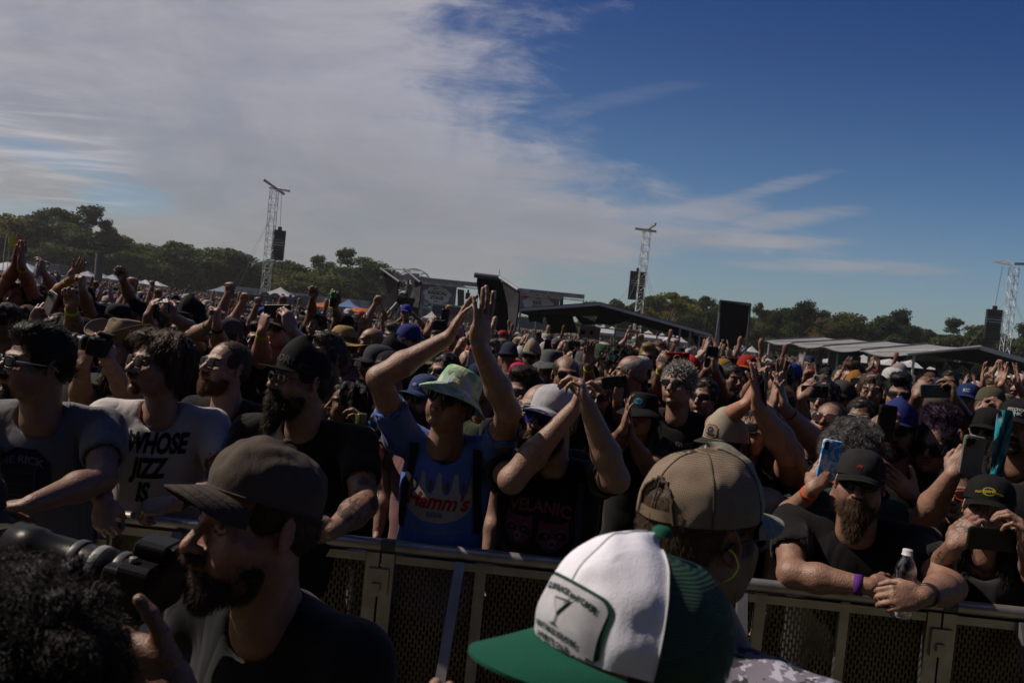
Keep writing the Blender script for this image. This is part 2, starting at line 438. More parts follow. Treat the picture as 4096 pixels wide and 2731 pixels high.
def surface_nets(F, lo, res):
    S = F < 0
    n = F.shape
    c = [(i, j, k) for i in (0, 1) for j in (0, 1) for k in (0, 1)]
    def sh(A, o): return A[o[0]:n[0]-1+o[0], o[1]:n[1]-1+o[1], o[2]:n[2]-1+o[2]]
    cnt = sum(sh(S, o).astype(np.uint8) for o in c)
    act = (cnt > 0) & (cnt < 8)
    ids = np.full(act.shape, -1, np.int64); ijk = np.argwhere(act); ids[act] = np.arange(len(ijk))
    acc = np.zeros((len(ijk), 3)); w = np.zeros(len(ijk))
    vals = {o: F[ijk[:, 0]+o[0], ijk[:, 1]+o[1], ijk[:, 2]+o[2]] for o in c}
    for a in c:
        for axx in range(3):
            if a[axx]: continue
            b = list(a); b[axx] = 1; b = tuple(b)
            va, vb = vals[a], vals[b]; cr = (va < 0) != (vb < 0)
            t = np.where(cr, va/np.where(cr, va-vb, 1), 0)
            p = np.zeros((len(ijk), 3)); p[:] = a; p[:, axx] += t
            acc += p*cr[:, None]; w += cr
    V = (ijk + acc/w[:, None])*res + lo
    Q = []
    for axx in range(3):
        o1, o2 = [(1, 2), (2, 0), (0, 1)][axx]
        sl0 = [slice(1, -1)]*3; sl0[axx] = slice(0, n[axx]-1)
        sl1 = list(sl0); sl1[axx] = slice(1, n[axx])
        A, B = S[tuple(sl0)], S[tuple(sl1)]
        for flip, mask in ((0, A & ~B), (1, B & ~A)):
            e = np.argwhere(mask)
            if not len(e): continue
            e = e+1; e[:, axx] -= 1
            def cell(d1, d2):
                q = e.copy(); q[:, o1] += d1; q[:, o2] += d2
                return ids[q[:, 0], q[:, 1], q[:, 2]]
            q = np.column_stack([cell(-1, -1), cell(0, -1), cell(0, 0), cell(-1, 0)])
            if flip: q = q[:, ::-1]
            Q.append(q)
    return V, np.vstack(Q)
def vnormals(V, Q):
    nn = np.cross(V[Q[:, 2]]-V[Q[:, 0]], V[Q[:, 3]]-V[Q[:, 1]]) if Q.shape[1] == 4 else np.cross(V[Q[:, 1]]-V[Q[:, 0]], V[Q[:, 2]]-V[Q[:, 0]])
    o = np.zeros_like(V)
    for i in range(Q.shape[1]): np.add.at(o, Q[:, i], nn)
    return o/np.maximum(np.linalg.norm(o, axis=1, keepdims=True), 1e-12)
def smooth(V, Q, it=1, lam=0.5):
    for _ in range(it):
        a = np.zeros_like(V); w = np.zeros(len(V))
        for i in range(Q.shape[1]):
            j = (i+1) % Q.shape[1]
            np.add.at(a, Q[:, i], V[Q[:, j]]); np.add.at(w, Q[:, i], 1)
            np.add.at(a, Q[:, j], V[Q[:, i]]); np.add.at(w, Q[:, j], 1)
        V = V*(1-lam)+lam*a/np.maximum(w, 1)[:, None]
    return V
def rotm(yaw=0, pitch=0, roll=0):
    """head rotation: face looks to -Y; yaw>0 turns it to picture left (-X), pitch>0 looks up, roll leans"""
    return np.array(Matrix.Rotation(-yaw, 3, 'Z') @ Matrix.Rotation(-pitch, 3, 'X') @ Matrix.Rotation(roll, 3, 'Y'))
def m4(Rm=np.eye(3), t=(0, 0, 0), s=1.0):
    o = np.eye(4); o[:3, :3] = np.array(Rm)*s; o[:3, 3] = t; return o
def strands(roots, dirs, length, rad=0.0008, seg=4, curl=0.0, grav=0.0, rnd=0.3, rng=None, cturn=2.0, wave=0.0):
    """tapered three-sided hair locks as one vertex/face pair"""
    rng = rng or np.random.default_rng(1); n = len(roots)
    d = dirs + rng.normal(0, rnd, (n, 3)); d /= np.linalg.norm(d, axis=1, keepdims=True)
    L = np.broadcast_to(np.asarray(length, float), (n,))*rng.uniform(0.65, 1.2, n)
    ph = rng.uniform(0, 6.28, n); P = [roots.copy()]; cur = roots.copy(); dd = d.copy()
    e1 = np.cross(d, rng.normal(0, 1, (n, 3))); e1 /= np.linalg.norm(e1, axis=1, keepdims=True); e2 = np.cross(d, e1)
    for j in range(seg):
        st = L/seg
        dd = dd + np.array([0, 0, -grav])/seg
        if curl:
            a = ph + cturn*2*math.pi*j/seg
            off = curl*(np.cos(a)[:, None]*e1+np.sin(a)[:, None]*e2)
        else: off = 0
        dn = dd+off; dn /= np.linalg.norm(dn, axis=1, keepdims=True)
        cur = cur+dn*st[:, None]; P.append(cur.copy())
    V = []; 
    for j, p in enumerate(P):
        r = rad*(1-0.85*(j/seg)**1.5)
        for q in range(3):
            a = q*2.094
            V.append(p + r*(math.cos(a)*e1+math.sin(a)*e2))
    V = np.stack(V, 1).reshape(-1, 3)   # per strand: (seg+1)*3
    base = (np.arange(n)*(seg+1)*3)[:, None]; F = []
    for j in range(seg):
        for q in range(3):
            q2 = (q+1) % 3
            F.append(np.column_stack([base[:, 0]+j*3+q, base[:, 0]+j*3+q2, base[:, 0]+(j+1)*3+q2, base[:, 0]+(j+1)*3+q]))
    return V, np.vstack(F)
# ------------------------------------------------------------------ heads (face looks to -Y, origin between the ears, chin at z = -0.115)
def head_prims(jw=1.0, nose=1.0, cheek=1.0, brow=1.0, neck=0.056, lip=1.0, fat=0.0, mouth=0.0):
    P = [E_((0, .016, .036), (.075, .096, .083)),
         E_((0, -.018, -.004), (.066+fat*.5, .074, .098), .02),
         E_((0, -.020, -.066), (.054*jw+fat, .062, .046), .03),
         C_((-.032*jw, -.045, -.088), (.032*jw, -.045, -.088), .022, .022, .03),
         E_((0, -.076, -.098), (.021*jw, .016, .017), .022),
         C_((0, .025, -.05), (0, .045, -.19), neck, neck*1.05, .03)]
    for s in (-1, 1):
        P += [E_((s*.043, -.062, -.026), (.024*cheek, .024, .026), .02),
              E_((s*.034, -.074, -.056), (.020+fat*.6, .018, .026), .02),
              C_((s*.010, -.0905, .022), (s*.048, -.078, .024), .0085*brow, .007*brow, .012),
              E_((s*.066, -.03, .012), (.012, .022, .03), .02, -1)]
    for s in (-1, 1): P += [E_((s*.031, -.103, .002), (.0185, .017, .012), .010, -1)]
    P += [C_((0, -.090, .012), (0, -.108-.010*nose, -.026), .0085, .0105*nose, .010),
          E_((0, -.110-.010*nose, -.033), (.0125*nose, .0125, .0105), .006)]
    for s in (-1, 1):
        P += [E_((s*.0125*nose, -.101-.006*nose, -.036), (.008, .0105, .0078), .006),
              E_((s*.0065, -.107-.008*nose, -.0435), (.0040, .0050, .004), .003, -1)]
    P += [E_((0, -.090, -.060), (.026, .017, .020), .010),
          C_((-.017, -.099, -.0600), (0, -.1075, -.0570), .0035*lip, .0050*lip, .004), C_((.017, -.099, -.0600), (0, -.1075, -.0570), .0035*lip, .0050*lip, .004),
          C_((-.015, -.098, -.0680), (.015, -.098, -.0680), .0048*lip, .0048*lip, .004), E_((0, -.104, -.069), (.012, .0055*lip, .0058*lip), .004),
          E_((0, -.102, -.079), (.018, .008, .006), .008, -1), E_((0, -.092, -.098), (.016, .012, .012), .012)]
    if mouth: P += [E_((0, -.106, -.0635), (.017, .012, .003+.006*mouth), .002, -1)]
    else: P += [C_((-.021, -.1035, -.0632), (.021, -.1035, -.0632), .0012, .0012, .003, -1)]
    for s in (-1, 1):
        ear = [E_((0, 0, 0), (.0075, .019, .031), .004), E_((s*.006, -.002, .002), (.006, .012, .021), .004, -1),
               E_((s*.001, -.006, -.027), (.006, .009, .009), .005), E_((s*.002, -.014, -.004), (.004, .004, .009), .003)]
        P += xf(ear, m4(np.array(Matrix.Rotation(s*0.42, 3, 'Z') @ Matrix.Rotation(-.12, 3, 'X')), (s*.077, .014, -.002)))
    return P
def head_color(V, n, stub=0.0, stubc=(.45, .34, .28), browc=(.16, .12, .10), lipc=(.93, .55, .52), browamt=1.0, lips_dark=False):
    C = np.ones((len(V), 3))
    x, y, z = V[:, 0], V[:, 1], V[:, 2]
    f = (y < -.07)
    def put(w, c):
        w = np.clip(w, 0, 1)[:, None]; C[:] = C*(1-w)+np.array(c)*w
    flush = np.exp(-(((np.abs(x)-.040)/.020)**2+((z+.030)/.022)**2))*(y < -.03)+np.exp(-((x/.016)**2+((z+.036)/.014)**2))*(y < -.1)
    put(flush*.55, (1.0, .72, .66))
    put(np.exp(-((np.abs(x)-.078)/.012)**2)*(np.abs(z) < .04)*(np.abs(y-.014) < .03)*.5, (1.0, .68, .62))
    if stub > 0:
        w = ((z < -.035)-0.0)*np.clip((-.035-z)/.02, 0, 1)*np.clip((.03-y)/.03, 0, 1)*np.clip((z+.135)/.02, 0, 1)
        w = w*(1-np.exp(-((x/.020)**2+((z+.063)/.010)**2))*f)
        put(w*stub*(0.75+.25*vnoise(V*400)), stubc)
    lw = np.clip(1.3-((x/.023)**2+((z+.0635)/.0105)**2), 0, 1)*f*(y < -.094)
    put(lw*1.6, lipc)
    for s in (-1, 1):
        t = (s*x-.030)/.024; zz = z-(.0255-.006*t*t+.001*t)
        put(np.clip(1.2-np.abs(t), 0, .5)*2*np.clip(1-np.abs(zz)/.0062, 0, 1)*1.7*f*browamt*(0.8+.3*vnoise(V*500, 3)), browc)
        put(np.exp(-(((s*x-.031)/.02)**2+((z-.002)/.013)**2))*.45*f, (.72, .55, .52))
    return C
HEADV = {
    'm1': dict(jw=1.0, nose=1.0), 'm2': dict(jw=1.12, nose=1.25, brow=1.25, neck=.062), 'm3': dict(jw=.92, nose=1.1, cheek=.9),
    'big': dict(jw=1.2, nose=1.15, cheek=1.25, fat=.010, neck=.068), 'f1': dict(jw=.82, nose=.78, cheek=1.05, brow=.6, neck=.044, lip=1.25),
    'f2': dict(jw=.95, nose=.9, cheek=1.35, brow=.6, neck=.050, lip=1.35, fat=.006), 'open': dict(jw=1.0, nose=1.0, mouth=1.2), 'fopen': dict(jw=.88, nose=.95, cheek=1.3, brow=.6, neck=.046, lip=1.3, mouth=1.0, fat=.004),
    'kid': dict(jw=.85, nose=.8, brow=.5, neck=.040)}
_hc = {}
def head_geo(var, res, look):
    key = (var, res)
    if key not in _hc:
        V, Q = sdf_mesh(head_prims(**HEADV[var]), res); 
        if res < .004: V = smooth(V, Q, 1, .35)
        _hc[key] = (V, Q, vnormals(V, Q))
    V, Q, n = _hc[key]
    return V, Q, head_color(V, n, **look)
def add_eyes(mb, Mx, iris=(.12, .07, .04), res=.003):
    seg = 16 if res < .004 else 10
    for s in (-1, 1):
        c = np.array([s*.031, -.0795, .001]); r = .0118
        a = np.linspace(0, math.pi, 9); V, C = [], []
        ph = np.arange(seg)*2*math.pi/seg
        for t in a:
            V.append(np.column_stack([np.cos(ph)*math.sin(t), np.full(seg, -math.cos(t)), np.sin(ph)*math.sin(t)])*r+c)
            C.append(np.tile((.02, .02, .02) if t < .2 else iris if t < .52 else (.62, .58, .55), (seg, 1)))
        V = np.vstack(V); C = np.vstack(C); f = []
        i0 = np.arange(seg); i1 = (i0+1) % seg
        for j in range(8): f.append(np.column_stack([j*seg+i0, (j+1)*seg+i0, (j+1)*seg+i1, j*seg+i1]))
        V = V @ Mx[:3, :3].T+Mx[:3, 3]; mb.add(V, np.vstack(f), 1, C)
def lids(mb, Mx, open_=0.5):
    """upper and lower eyelid shells"""
    for s in (-1, 1):
        c = np.array([s*.031, -.0795, .001]); r = .0129
        for (t0, t1) in ((0.02+open_*.36, 1.7), (-1.7, -0.12-open_*.5)):
            g = np.zeros((7, 11, 3))
            for i, e in enumerate(np.linspace(t0, t1, 7)):
                for j, a in enumerate(np.linspace(-1.25, 1.25, 11)):
                    ee = e*math.cos(a*.55) if abs(e) < .6 else e
                    g[i, j] = c+r*np.array([math.sin(a)*math.cos(ee), -math.cos(a)*math.cos(ee), math.sin(ee)])
            g = g @ Mx[:3, :3].T+Mx[:3, 3]; mb.grid(g, 0, (.82, .66, .62))

# ------------------------------------------------------------------ hair and beards, in the frame of the head
def hair_base(kind, res):
    sk = [E_((0, .018, .040), (.081, .101, .086))]
    cut = lambda z, y: [E_((0, -.14+y, -.02+z), (.085, .085, .115), .015, -1)]
    if kind == 'short': P = sk+[E_((0, .055, -.01), (.070, .062, .060), .02)]+cut(.0, .0)+[E_((-.09, -.02, -.05), (.04, .05, .06), .01, -1), E_((.09, -.02, -.05), (.04, .05, .06), .01, -1)]
    elif kind == 'crop': P = [E_((0, .018, .0375), (.0772, .0978, .0845)), E_((0, .055, -.01), (.068, .059, .055), .02)]+cut(.01, .01)+[E_((-.09, -.02, -.05), (.04, .05, .06), .01, -1), E_((.09, -.02, -.05), (.04, .05, .06), .01, -1)]
    elif kind == 'quiff': P = sk+[E_((0, .055, -.01), (.072, .062, .060), .02), E_((0, -.045, .105), (.058, .050, .030), .03), E_((0, 0, .12), (.058, .06, .022), .03)]+cut(-.012, -.006)+[E_((-.09, -.02, -.05), (.04, .05, .06), .01, -1), E_((.09, -.02, -.05), (.04, .05, .06), .01, -1)]
    elif kind == 'wavy': P = [E_((0, .022, .042), (.089, .108, .095)), E_((0, .065, -.035), (.075, .060, .075), .03), E_((-.03, -.055, .098), (.05, .045, .025), .03), E_((.07, .03, -.02), (.025, .045, .05), .02), E_((-.07, .03, -.02), (.025, .045, .05), .02)]+[E_((0, -.15, -.03), (.083, .085, .125), .015, -1)]+[E_((-.09, -.045, -.05), (.035, .045, .06), .01, -1), E_((.09, -.045, -.05), (.035, .045, .06), .01, -1)]
    elif kind == 'rim': P = sk+[E_((0, .055, -.02), (.070, .060, .055), .02)]+[E_((0, -.03, .10), (.068, .10, .062), .01, -1)]+cut(.0, .0)+[E_((-.09, -.02, -.05), (.04, .05, .06), .01, -1), E_((.09, -.02, -.05), (.04, .05, .06), .01, -1)]
    elif kind == 'long': P = [E_((0, .022, .040), (.086, .105, .089)), C_((-.065, .03, -.02), (-.085, .02, -.20), .038, .042, .03), C_((.065, .03, -.02), (.085, .02, -.20), .038, .042, .03), C_((0, .07, -.02), (0, .08, -.22), .055, .065, .03)]+[E_((0, -.15, -.04), (.070, .095, .135), .012, -1), E_((0, -.09, -.15), (.055, .08, .12), .012, -1)]
    elif kind == 'curly': P = [E_((0, .025, .055), (.112, .125, .112)), E_((0, .07, -.03), (.09, .07, .07), .03)]+[E_((0, -.16, -.04), (.078, .09, .115), .012, -1)]
    elif kind == 'bigcurl': P = [E_((0, .03, .055), (.125, .14, .12)), E_((0, .08, -.06), (.11, .085, .09), .03)]+[E_((0, -.17, -.05), (.08, .10, .12), .012, -1)]
    elif kind == 'puff': P = sk+[E_((0, .05, .14), (.085, .075, .070), .02), E_((0, .055, -.02), (.070, .060, .055), .02)]+cut(.01, .01)
    elif kind == 'capped': P = [E_((0, .020, .03), (.0795, .100, .070)), E_((0, .055, -.02), (.070, .060, .055), .02)]+cut(-.02, -.01)+[E_((-.09, -.025, -.05), (.04, .05, .06), .01, -1), E_((.09, -.025, -.05), (.04, .05, .06), .01, -1), E_((0, 0, .12), (.12, .14, .07), .004, -1)]
    elif kind == 'cappedlong': P = [E_((0, .020, .03), (.0805, .100, .070)), C_((-.068, .03, -.02), (-.085, .01, -.20), .026, .034, .03), C_((.068, .03, -.02), (.085, .01, -.20), .026, .034, .03), C_((0, .07, -.02), (0, .08, -.20), .05, .055, .03)]+[E_((0, -.15, -.04), (.072, .095, .135), .012, -1), E_((0, -.09, -.15), (.055, .08, .12), .012, -1), E_((0, 0, .12), (.12, .14, .07), .004, -1)]
    elif kind == 'beard_s': P = [E_((0, -.022, -.070), (.060, .066, .050)), E_((0, -.082, -.098), (.026, .018, .024), .02)]+[E_((0, -.03, -.02), (.10, .085, .045), .006, -1), E_((0, -.112, -.063), (.020, .02, .0075), .004, -1), E_((0, .05, -.08), (.2, .055, .2), .01, -1)]
    elif kind == 'beard_m': P = [E_((0, -.026, -.076), (.064, .070, .054)), E_((0, -.080, -.108), (.036, .028, .038), .03)]+[E_((0, -.03, -.018), (.10, .088, .044), .006, -1), E_((0, -.118, -.063), (.019, .022, .006), .004, -1), E_((0, .05, -.08), (.2, .055, .2), .01, -1)]
    elif kind == 'beard_l': P = [E_((0, -.028, -.076), (.066, .070, .054)), C_((0, -.075, -.10), (0, -.085, -.165), .046, .030, .03)]+[E_((0, -.03, -.018), (.10, .088, .044), .006, -1), E_((0, -.118, -.063), (.019, .022, .006), .004, -1), E_((0, .05, -.08), (.2, .055, .2), .01, -1)]
    elif kind == 'goatee': P = [E_((0, -.080, -.096), (.027, .024, .024)), C_((-.026, -.094, -.055), (-.024, -.088, -.09), .006, .008, .01), C_((.026, -.094, -.055), (.024, -.088, -.09), .006, .008, .01)]+[E_((0, -.115, -.064), (.020, .02, .010), .004, -1)]
    if kind.startswith('beard') or kind == 'goatee':
        P += [C_((-.022, -.100, -.0530), (0, -.112, -.0485), .0055, .0065, .006), C_((.022, -.100, -.0530), (0, -.112, -.0485), .0055, .0065, .006)]
    V, Q = sdf_mesh(P, res)
    return V, Q, vnormals(V, Q)
_hb = {}
STR = {  # length, radius, curl, gravity, lay-down, count, noise
    'short': (.021, .0006, .2, .2, .72, 3200, .005), 'crop': (.011, .0006, 0, .1, .6, 3600, .001), 'quiff': (.030, .0007, .3, .3, .78, 3000, .005),
    'wavy': (.050, .0008, .7, .9, .93, 3600, .010), 'rim': (.010, .0006, 0, .1, .5, 1600, .001), 'long': (.10, .0009, .3, 1.9, .97, 3400, .009),
    'curly': (.045, .0008, 1.4, .2, .3, 7500, .018), 'bigcurl': (.042, .0008, 1.7, .3, .3, 13000, .022), 'puff': (.045, .0010, 1.5, .1, .3, 3800, .014),
    'capped': (.012, .0007, 0, .3, .7, 1500, .002), 'cappedlong': (.08, .0009, .3, 1.5, .9, 2200, .006),
    'beard_s': (.010, .0006, .2, .4, .4, 2200, .002), 'beard_m': (.018, .0006, .7, .8, .6, 3000, .004), 'beard_l': (.034, .0007, .8, 1.2, .7, 3400, .006), 'goatee': (.012, .0006, .2, .4, .4, 1200, .002),
    'spiky': (.031, .0010, .25, -.2, .30, 7500, .008)}
def hair_geo(kind, lod, seed=0):
    """lod 0: near, many strands; 1: some; 2: none"""
    key = (kind, lod, seed if lod < 2 else 0)
    if key in _hb: return _hb[key]
    rng = np.random.default_rng(seed+7)
    base = 'short' if kind == 'spiky' else kind
    V, Q, n = hair_base(base, (.0045, .006, .009)[lod])
    L, rad, curl, grav, lay, cnt, nz_ = STR[kind]
    f = 28 if curl < 1 else 45
    d = fbm(V*np.array([f, f, f*.6]), seed, 2)*nz_*(1.6 if lod == 2 else 1)
    V2 = V+n*d[:, None]; n = vnormals(V2, Q)
    mb = MB(); shade = .75+.35*np.clip(vnoise(V*160, seed), -1, 1)
    mb.add(V2, Q, 0, np.repeat(shade[:, None], 3, 1))
    if lod < 3:
        cnt = int(cnt*(1.8, .9, .2)[lod]); rad = rad*(.8, 1.3, 3.2)[lod]
        ok = np.where(n[:, 2] > -.75)[0] if not kind.startswith('beard') and kind != 'goatee' else np.where((n[:, 1] < .3) & (V2[:, 2] < -.03))[0]
        if kind in ('capped', 'cappedlong', 'rim'): ok = np.where((V2[:, 2] < .035) & (n[:, 2] < .3))[0]
        ii = rng.choice(ok, cnt); nn_ = n[ii]
        if kind.startswith('beard') or kind == 'goatee': flow = np.tile((0, -.15, -1.0), (cnt, 1))
        elif kind == 'quiff': flow = np.tile((0, .5, .6), (cnt, 1))
        else:
            crown = np.array([.0, .05, .13]); flow = V2[ii]-crown; flow /= np.linalg.norm(flow, axis=1, keepdims=True)
        tang = flow-nn_*np.sum(flow*nn_, 1, keepdims=True); tang /= np.maximum(np.linalg.norm(tang, axis=1, keepdims=True), .2)
        D = nn_*(1-lay)+tang*lay
        clump = np.stack([vnoise(V2[ii]*70, 11), vnoise(V2[ii]*70, 12), vnoise(V2[ii]*70, 13)], 1)
        S, F = strands(V2[ii]-nn_*.002, D+clump*.35, L, rad, 5 if lod == 0 else 3, curl, grav, .22, rng, 1.3 if curl > 1 else .8)
        per = len(S)//cnt; cc = np.repeat(rng.uniform(.6, 1.5, cnt), per)
        mb.add(S, F, 0, np.repeat(cc[:, None], 3, 1))
    _hb[key] = mb
    return mb
_mc = {}
def cached(key, fn):
    if key not in _mc: _mc[key] = fn()
    return _mc[key]

# ------------------------------------------------------------------ headwear, in the frame of the head
def cap_crown(seg=36, rows=12, h=.100, tall=0.0, rx=.0855, ry=.109, seam=.0012, front=None, back=None, tilt=.10, z0=.028, mesh_=False, puff=0.0, seed=0):
    """ball cap crown; vertex colours let the front panels differ from the back"""
    g = np.zeros((rows+1, seg, 3)); C = np.ones((rows+1, seg, 3))
    for i in range(rows+1):
        t = i/rows*math.pi/2
        for j in range(seg):
            a = 2*math.pi*j/seg   # 0 = front
            k = math.cos(t)**.72 if i < rows else 0.0
            fr = max(math.cos(a), 0)**1.5
            hh = h*(1+tall*fr*math.sin(t)*.35)
            sm = abs(math.sin(3*a))       # seams every 60 degrees
            groove = -seam*math.exp(-(sm/.10)**2)*math.sin(min(t*2, math.pi/2))
            z = hh*math.sin(t)**(1.0-.12*fr) if i else 0
            r = 1.0+tall*.05*fr*math.sin(2*t)+puff*.05*math.sin(2*t)
            p = np.array([math.sin(a)*(rx*r+groove)*k, -math.cos(a)*(ry*r+groove)*k, z])
            p = p+nz(p+np.array([0, 0, 1e-4]))*vnoise(np.array([[p[0]*45+seed, p[1]*45, p[2]*45]]))[0]*.0022*(1 if i < rows else 0)*(1+puff)
            g[i, j] = p
            isf = math.cos(a) > math.cos(R(60))
            C[i, j] = (front if isf else back) if front is not None else (1, 1, 1)
    ca, sa = math.cos(tilt), math.sin(tilt)
    y, z = g[..., 1].copy(), g[..., 2].copy()
    g[..., 1] = y*ca+z*sa+.006; g[..., 2] = -y*sa+z*ca+z0
    return g, C
def brim_grid(L=.072, w=62, curve=.020, th=.003, rx=.0855, ry=.109, tilt=.10, z0=.028, down=.25, na=17, nb=7):
    top = np.zeros((nb, na, 3))
    for j in range(na):
        a = R(-w+2*w*j/(na-1))
        e = np.array([math.sin(a)*rx, -math.cos(a)*ry])
        out = L*math.cos(a/R(w)*math.pi/2)**.55 if abs(a) < R(w)*.999 else 0
        for i in range(nb):
            t = i/(nb-1)
            x = e[0]*(1+.02*t); y = e[1]-out*t
            z = -down*out*t - curve*(abs(x)/.075)**2.2*(.35+.65*t)
            top[i, j] = (x, y, z)
    ca, sa = math.cos(tilt), math.sin(tilt)
    y, z = top[..., 1].copy(), top[..., 2].copy()
    top[..., 1] = y*ca+z*sa+.006; top[..., 2] = -y*sa+z*ca+z0
    bot = top.copy(); bot[..., 2] -= th
    return top, bot
def make_cap(kind='cap', lod=0):
    """returns (crown MB, brim MB)"""
    def f():
        seg, rows = ((72, 22), (36, 12), (18, 7))[lod]
        kw = dict(cap=dict(puff=.6), snap=dict(tall=1.0, h=.104), trucker=dict(tall=1.0, h=.104), fit=dict(tall=.7, h=.100), dad=dict(puff=.95, seed=5, tall=.35, h=.096))[kind]
        bw = dict(cap=dict(curve=.022), snap=dict(curve=.004, w=64, down=.12, L=.078), trucker=dict(curve=.014), fit=dict(curve=.010, down=.12), dad=dict(curve=.048, L=.072, w=56, down=.22))[kind]
        c = MB(); g, C = cap_crown(seg, rows, **kw, front=(1, 1, 1) if kind != 'trucker' else (1, 1, 1), back=(1, 1, 1) if kind != 'trucker' else (.0, .0, .0) if False else (1, 1, 1))
        P = g.reshape(-1, 3); c.grid(np.concatenate([g, g[:, :1]], 1), 0, np.concatenate([C, C[:, :1]], 1).reshape(-1, 3))
        # sweat band lip and button
        rim = g[0]; c.tube(np.vstack([rim]), .0022, 5, 0, (.9, .9, .9), closed=True)
        top = g[-1, 0]; c.lathe([(.001, .004), (.007, .003), (.009, .0), (.009, -.004)], 12 if lod < 2 else 6, 0, (.9, .9, .9), tuple(top))
        b = MB(); t, bo = brim_grid(**bw, na=(33, 17, 9)[lod], nb=(11, 7, 3)[lod])
        b.grid(t, 0, (1, 1, 1), flip=True); b.grid(bo, 0, (.8, .8, .8)); 
        b.grid(np.stack([t[-1], bo[-1]]), 0, (.95, .95, .95), flip=True)
        if lod < 2:
            for q in (.3, .55, .8):
                r = t[int(q*(t.shape[0]-1))]+np.array([0, 0, .0006]); b.tube(r, .0005 if lod else .0003, 3, 0, (.85, .85, .85), cap=False)
        return c, b
    return cached(('cap', kind, lod), f)
def make_bucket(lod=0):
    def f():
        seg = (48, 32, 16)[lod]; c = MB()
        prof = [(.012, .122), (.05, .121), (.070, .116), (.078, .106), (.085, .07), (.090, .030)]
        prof2 = [(.090, .032), (.098, .024), (.121, .006), (.142, -.012), (.143, -.016), (.139, -.015), (.1, .018), (.088, .026)]
        def warp(mb):
            for i, v in enumerate(mb.v):
                a = np.arctan2(v[:, 0], v[:, 1]); rr = np.hypot(v[:, 0], v[:, 1])
                v = v.copy(); v[:, 2] += np.sin(a*3+1)*.008*np.clip((rr-.09)/.04, 0, 1)+vnoise(v*30)*.003
                v[:, 1] += .006; mb.v[i] = v
            return mb
        c.lathe(prof, seg, 0, (1, 1, 1), sc_=(.98, 1.18)); warp(c)
        b = MB(); b.lathe(prof2, seg, 0, (1, 1, 1), sc_=(.98, 1.18)); warp(b)
        if lod < 2:
            for k in range(6):
                t = k/6; r = .098+.042*t; z = .0245-.036*t
                a = np.arange(seg)*2*math.pi/seg
                P = np.column_stack([np.cos(a)*r*.96, np.sin(a)*r*1.18+.006, np.full(seg, z)])
                aa = np.arctan2(P[:, 0], P[:, 1]-.012); P[:, 2] += np.sin(aa*3+1)*.008*t+.002
                b.tube(P, .0009, 3, 0, (.8, .8, .8), closed=True)
        return c, b
    return cached(('bucket', lod), f)
def make_brimhat(style='straw', lod=0):
    def f():
        seg = (64, 40, 20)[lod]; c = MB()
        if style == 'cowboy': prof = [(.005, .118), (.03, .120), (.058, .132), (.072, .122), (.082, .07), (.088, .026)]; R1, up, dr = .165, .075, -.02
        elif style == 'panama': prof = [(.01, .118), (.04, .120), (.062, .114), (.074, .10), (.082, .05), (.087, .026)]; R1, up, dr = .145, .012, .01
        else: prof = [(.01, .125), (.04, .122), (.06, .11), (.074, .085), (.082, .05), (.088, .026)]; R1, up, dr = .185, .02, .035
        c.lathe(prof, seg, 0, (1, 1, 1), sc_=(.98, 1.19), c=(0, .006, 0))
        if style == 'cowboy':
            v = c.v[0].copy(); d = np.exp(-(v[:, 0]/.022)**2)*np.clip((v[:, 2]-.10)/.02, 0, 1)*.022; v[:, 2] -= d; c.v[0] = v
        c.lathe([(.089, .026), (.090, .030), (.0905, .050), (.0885, .054)], seg, 0, (.25, .18, .14), sc_=(.98, 1.19), c=(0, .006, 0))
        b = MB(); a = np.arange(seg)*2*math.pi/seg; nr = 10; g = np.zeros((nr, seg, 3))
        for i in range(nr):
            t = i/(nr-1); r = .087+(R1-.087)*t
            g[i, :, 0] = np.cos(a)*r*.96; g[i, :, 1] = np.sin(a)*r*1.19+.006
            g[i, :, 2] = .026+up*t**2*np.abs(np.cos(a))**2 - dr*t - (.02*t*t*np.abs(np.sin(a)) if style == 'cowboy' else 0)
            if style == 'straw': g[i, :, 2] += .010*t*np.sin(a*4+.6)+.004*t*np.sin(a*9)
        b.grid(np.concatenate([g, g[:, :1]], 1), 0, (1, 1, 1)); g2 = g.copy(); g2[..., 2] -= .003
        b.grid(np.concatenate([g2, g2[:, :1]], 1), 0, (.8, .8, .8), flip=True); b.tube(g[-1]-np.array([0, 0, .0015]), .0026, 5, 0, closed=True)
        return c, b
    return cached(('brimhat', style, lod), f)
def make_beanie(lod=0):
    def f():
        seg = (40, 28, 16)[lod]; c = MB()
        c.lathe([(.004, .150), (.03, .146), (.058, .125), (.074, .095), (.084, .05), (.088, .02), (.0885, .012)], seg, 0, sc_=(.97, 1.16), c=(0, .018, 0))
        b = MB(); b.lathe([(.087, .012), (.092, .008), (.0925, .046), (.087, .05)], seg, 0, (.9, .9, .9), sc_=(.97, 1.16), c=(0, .018, 0))
        return c, b
    return cached(('beanie', lod), f)

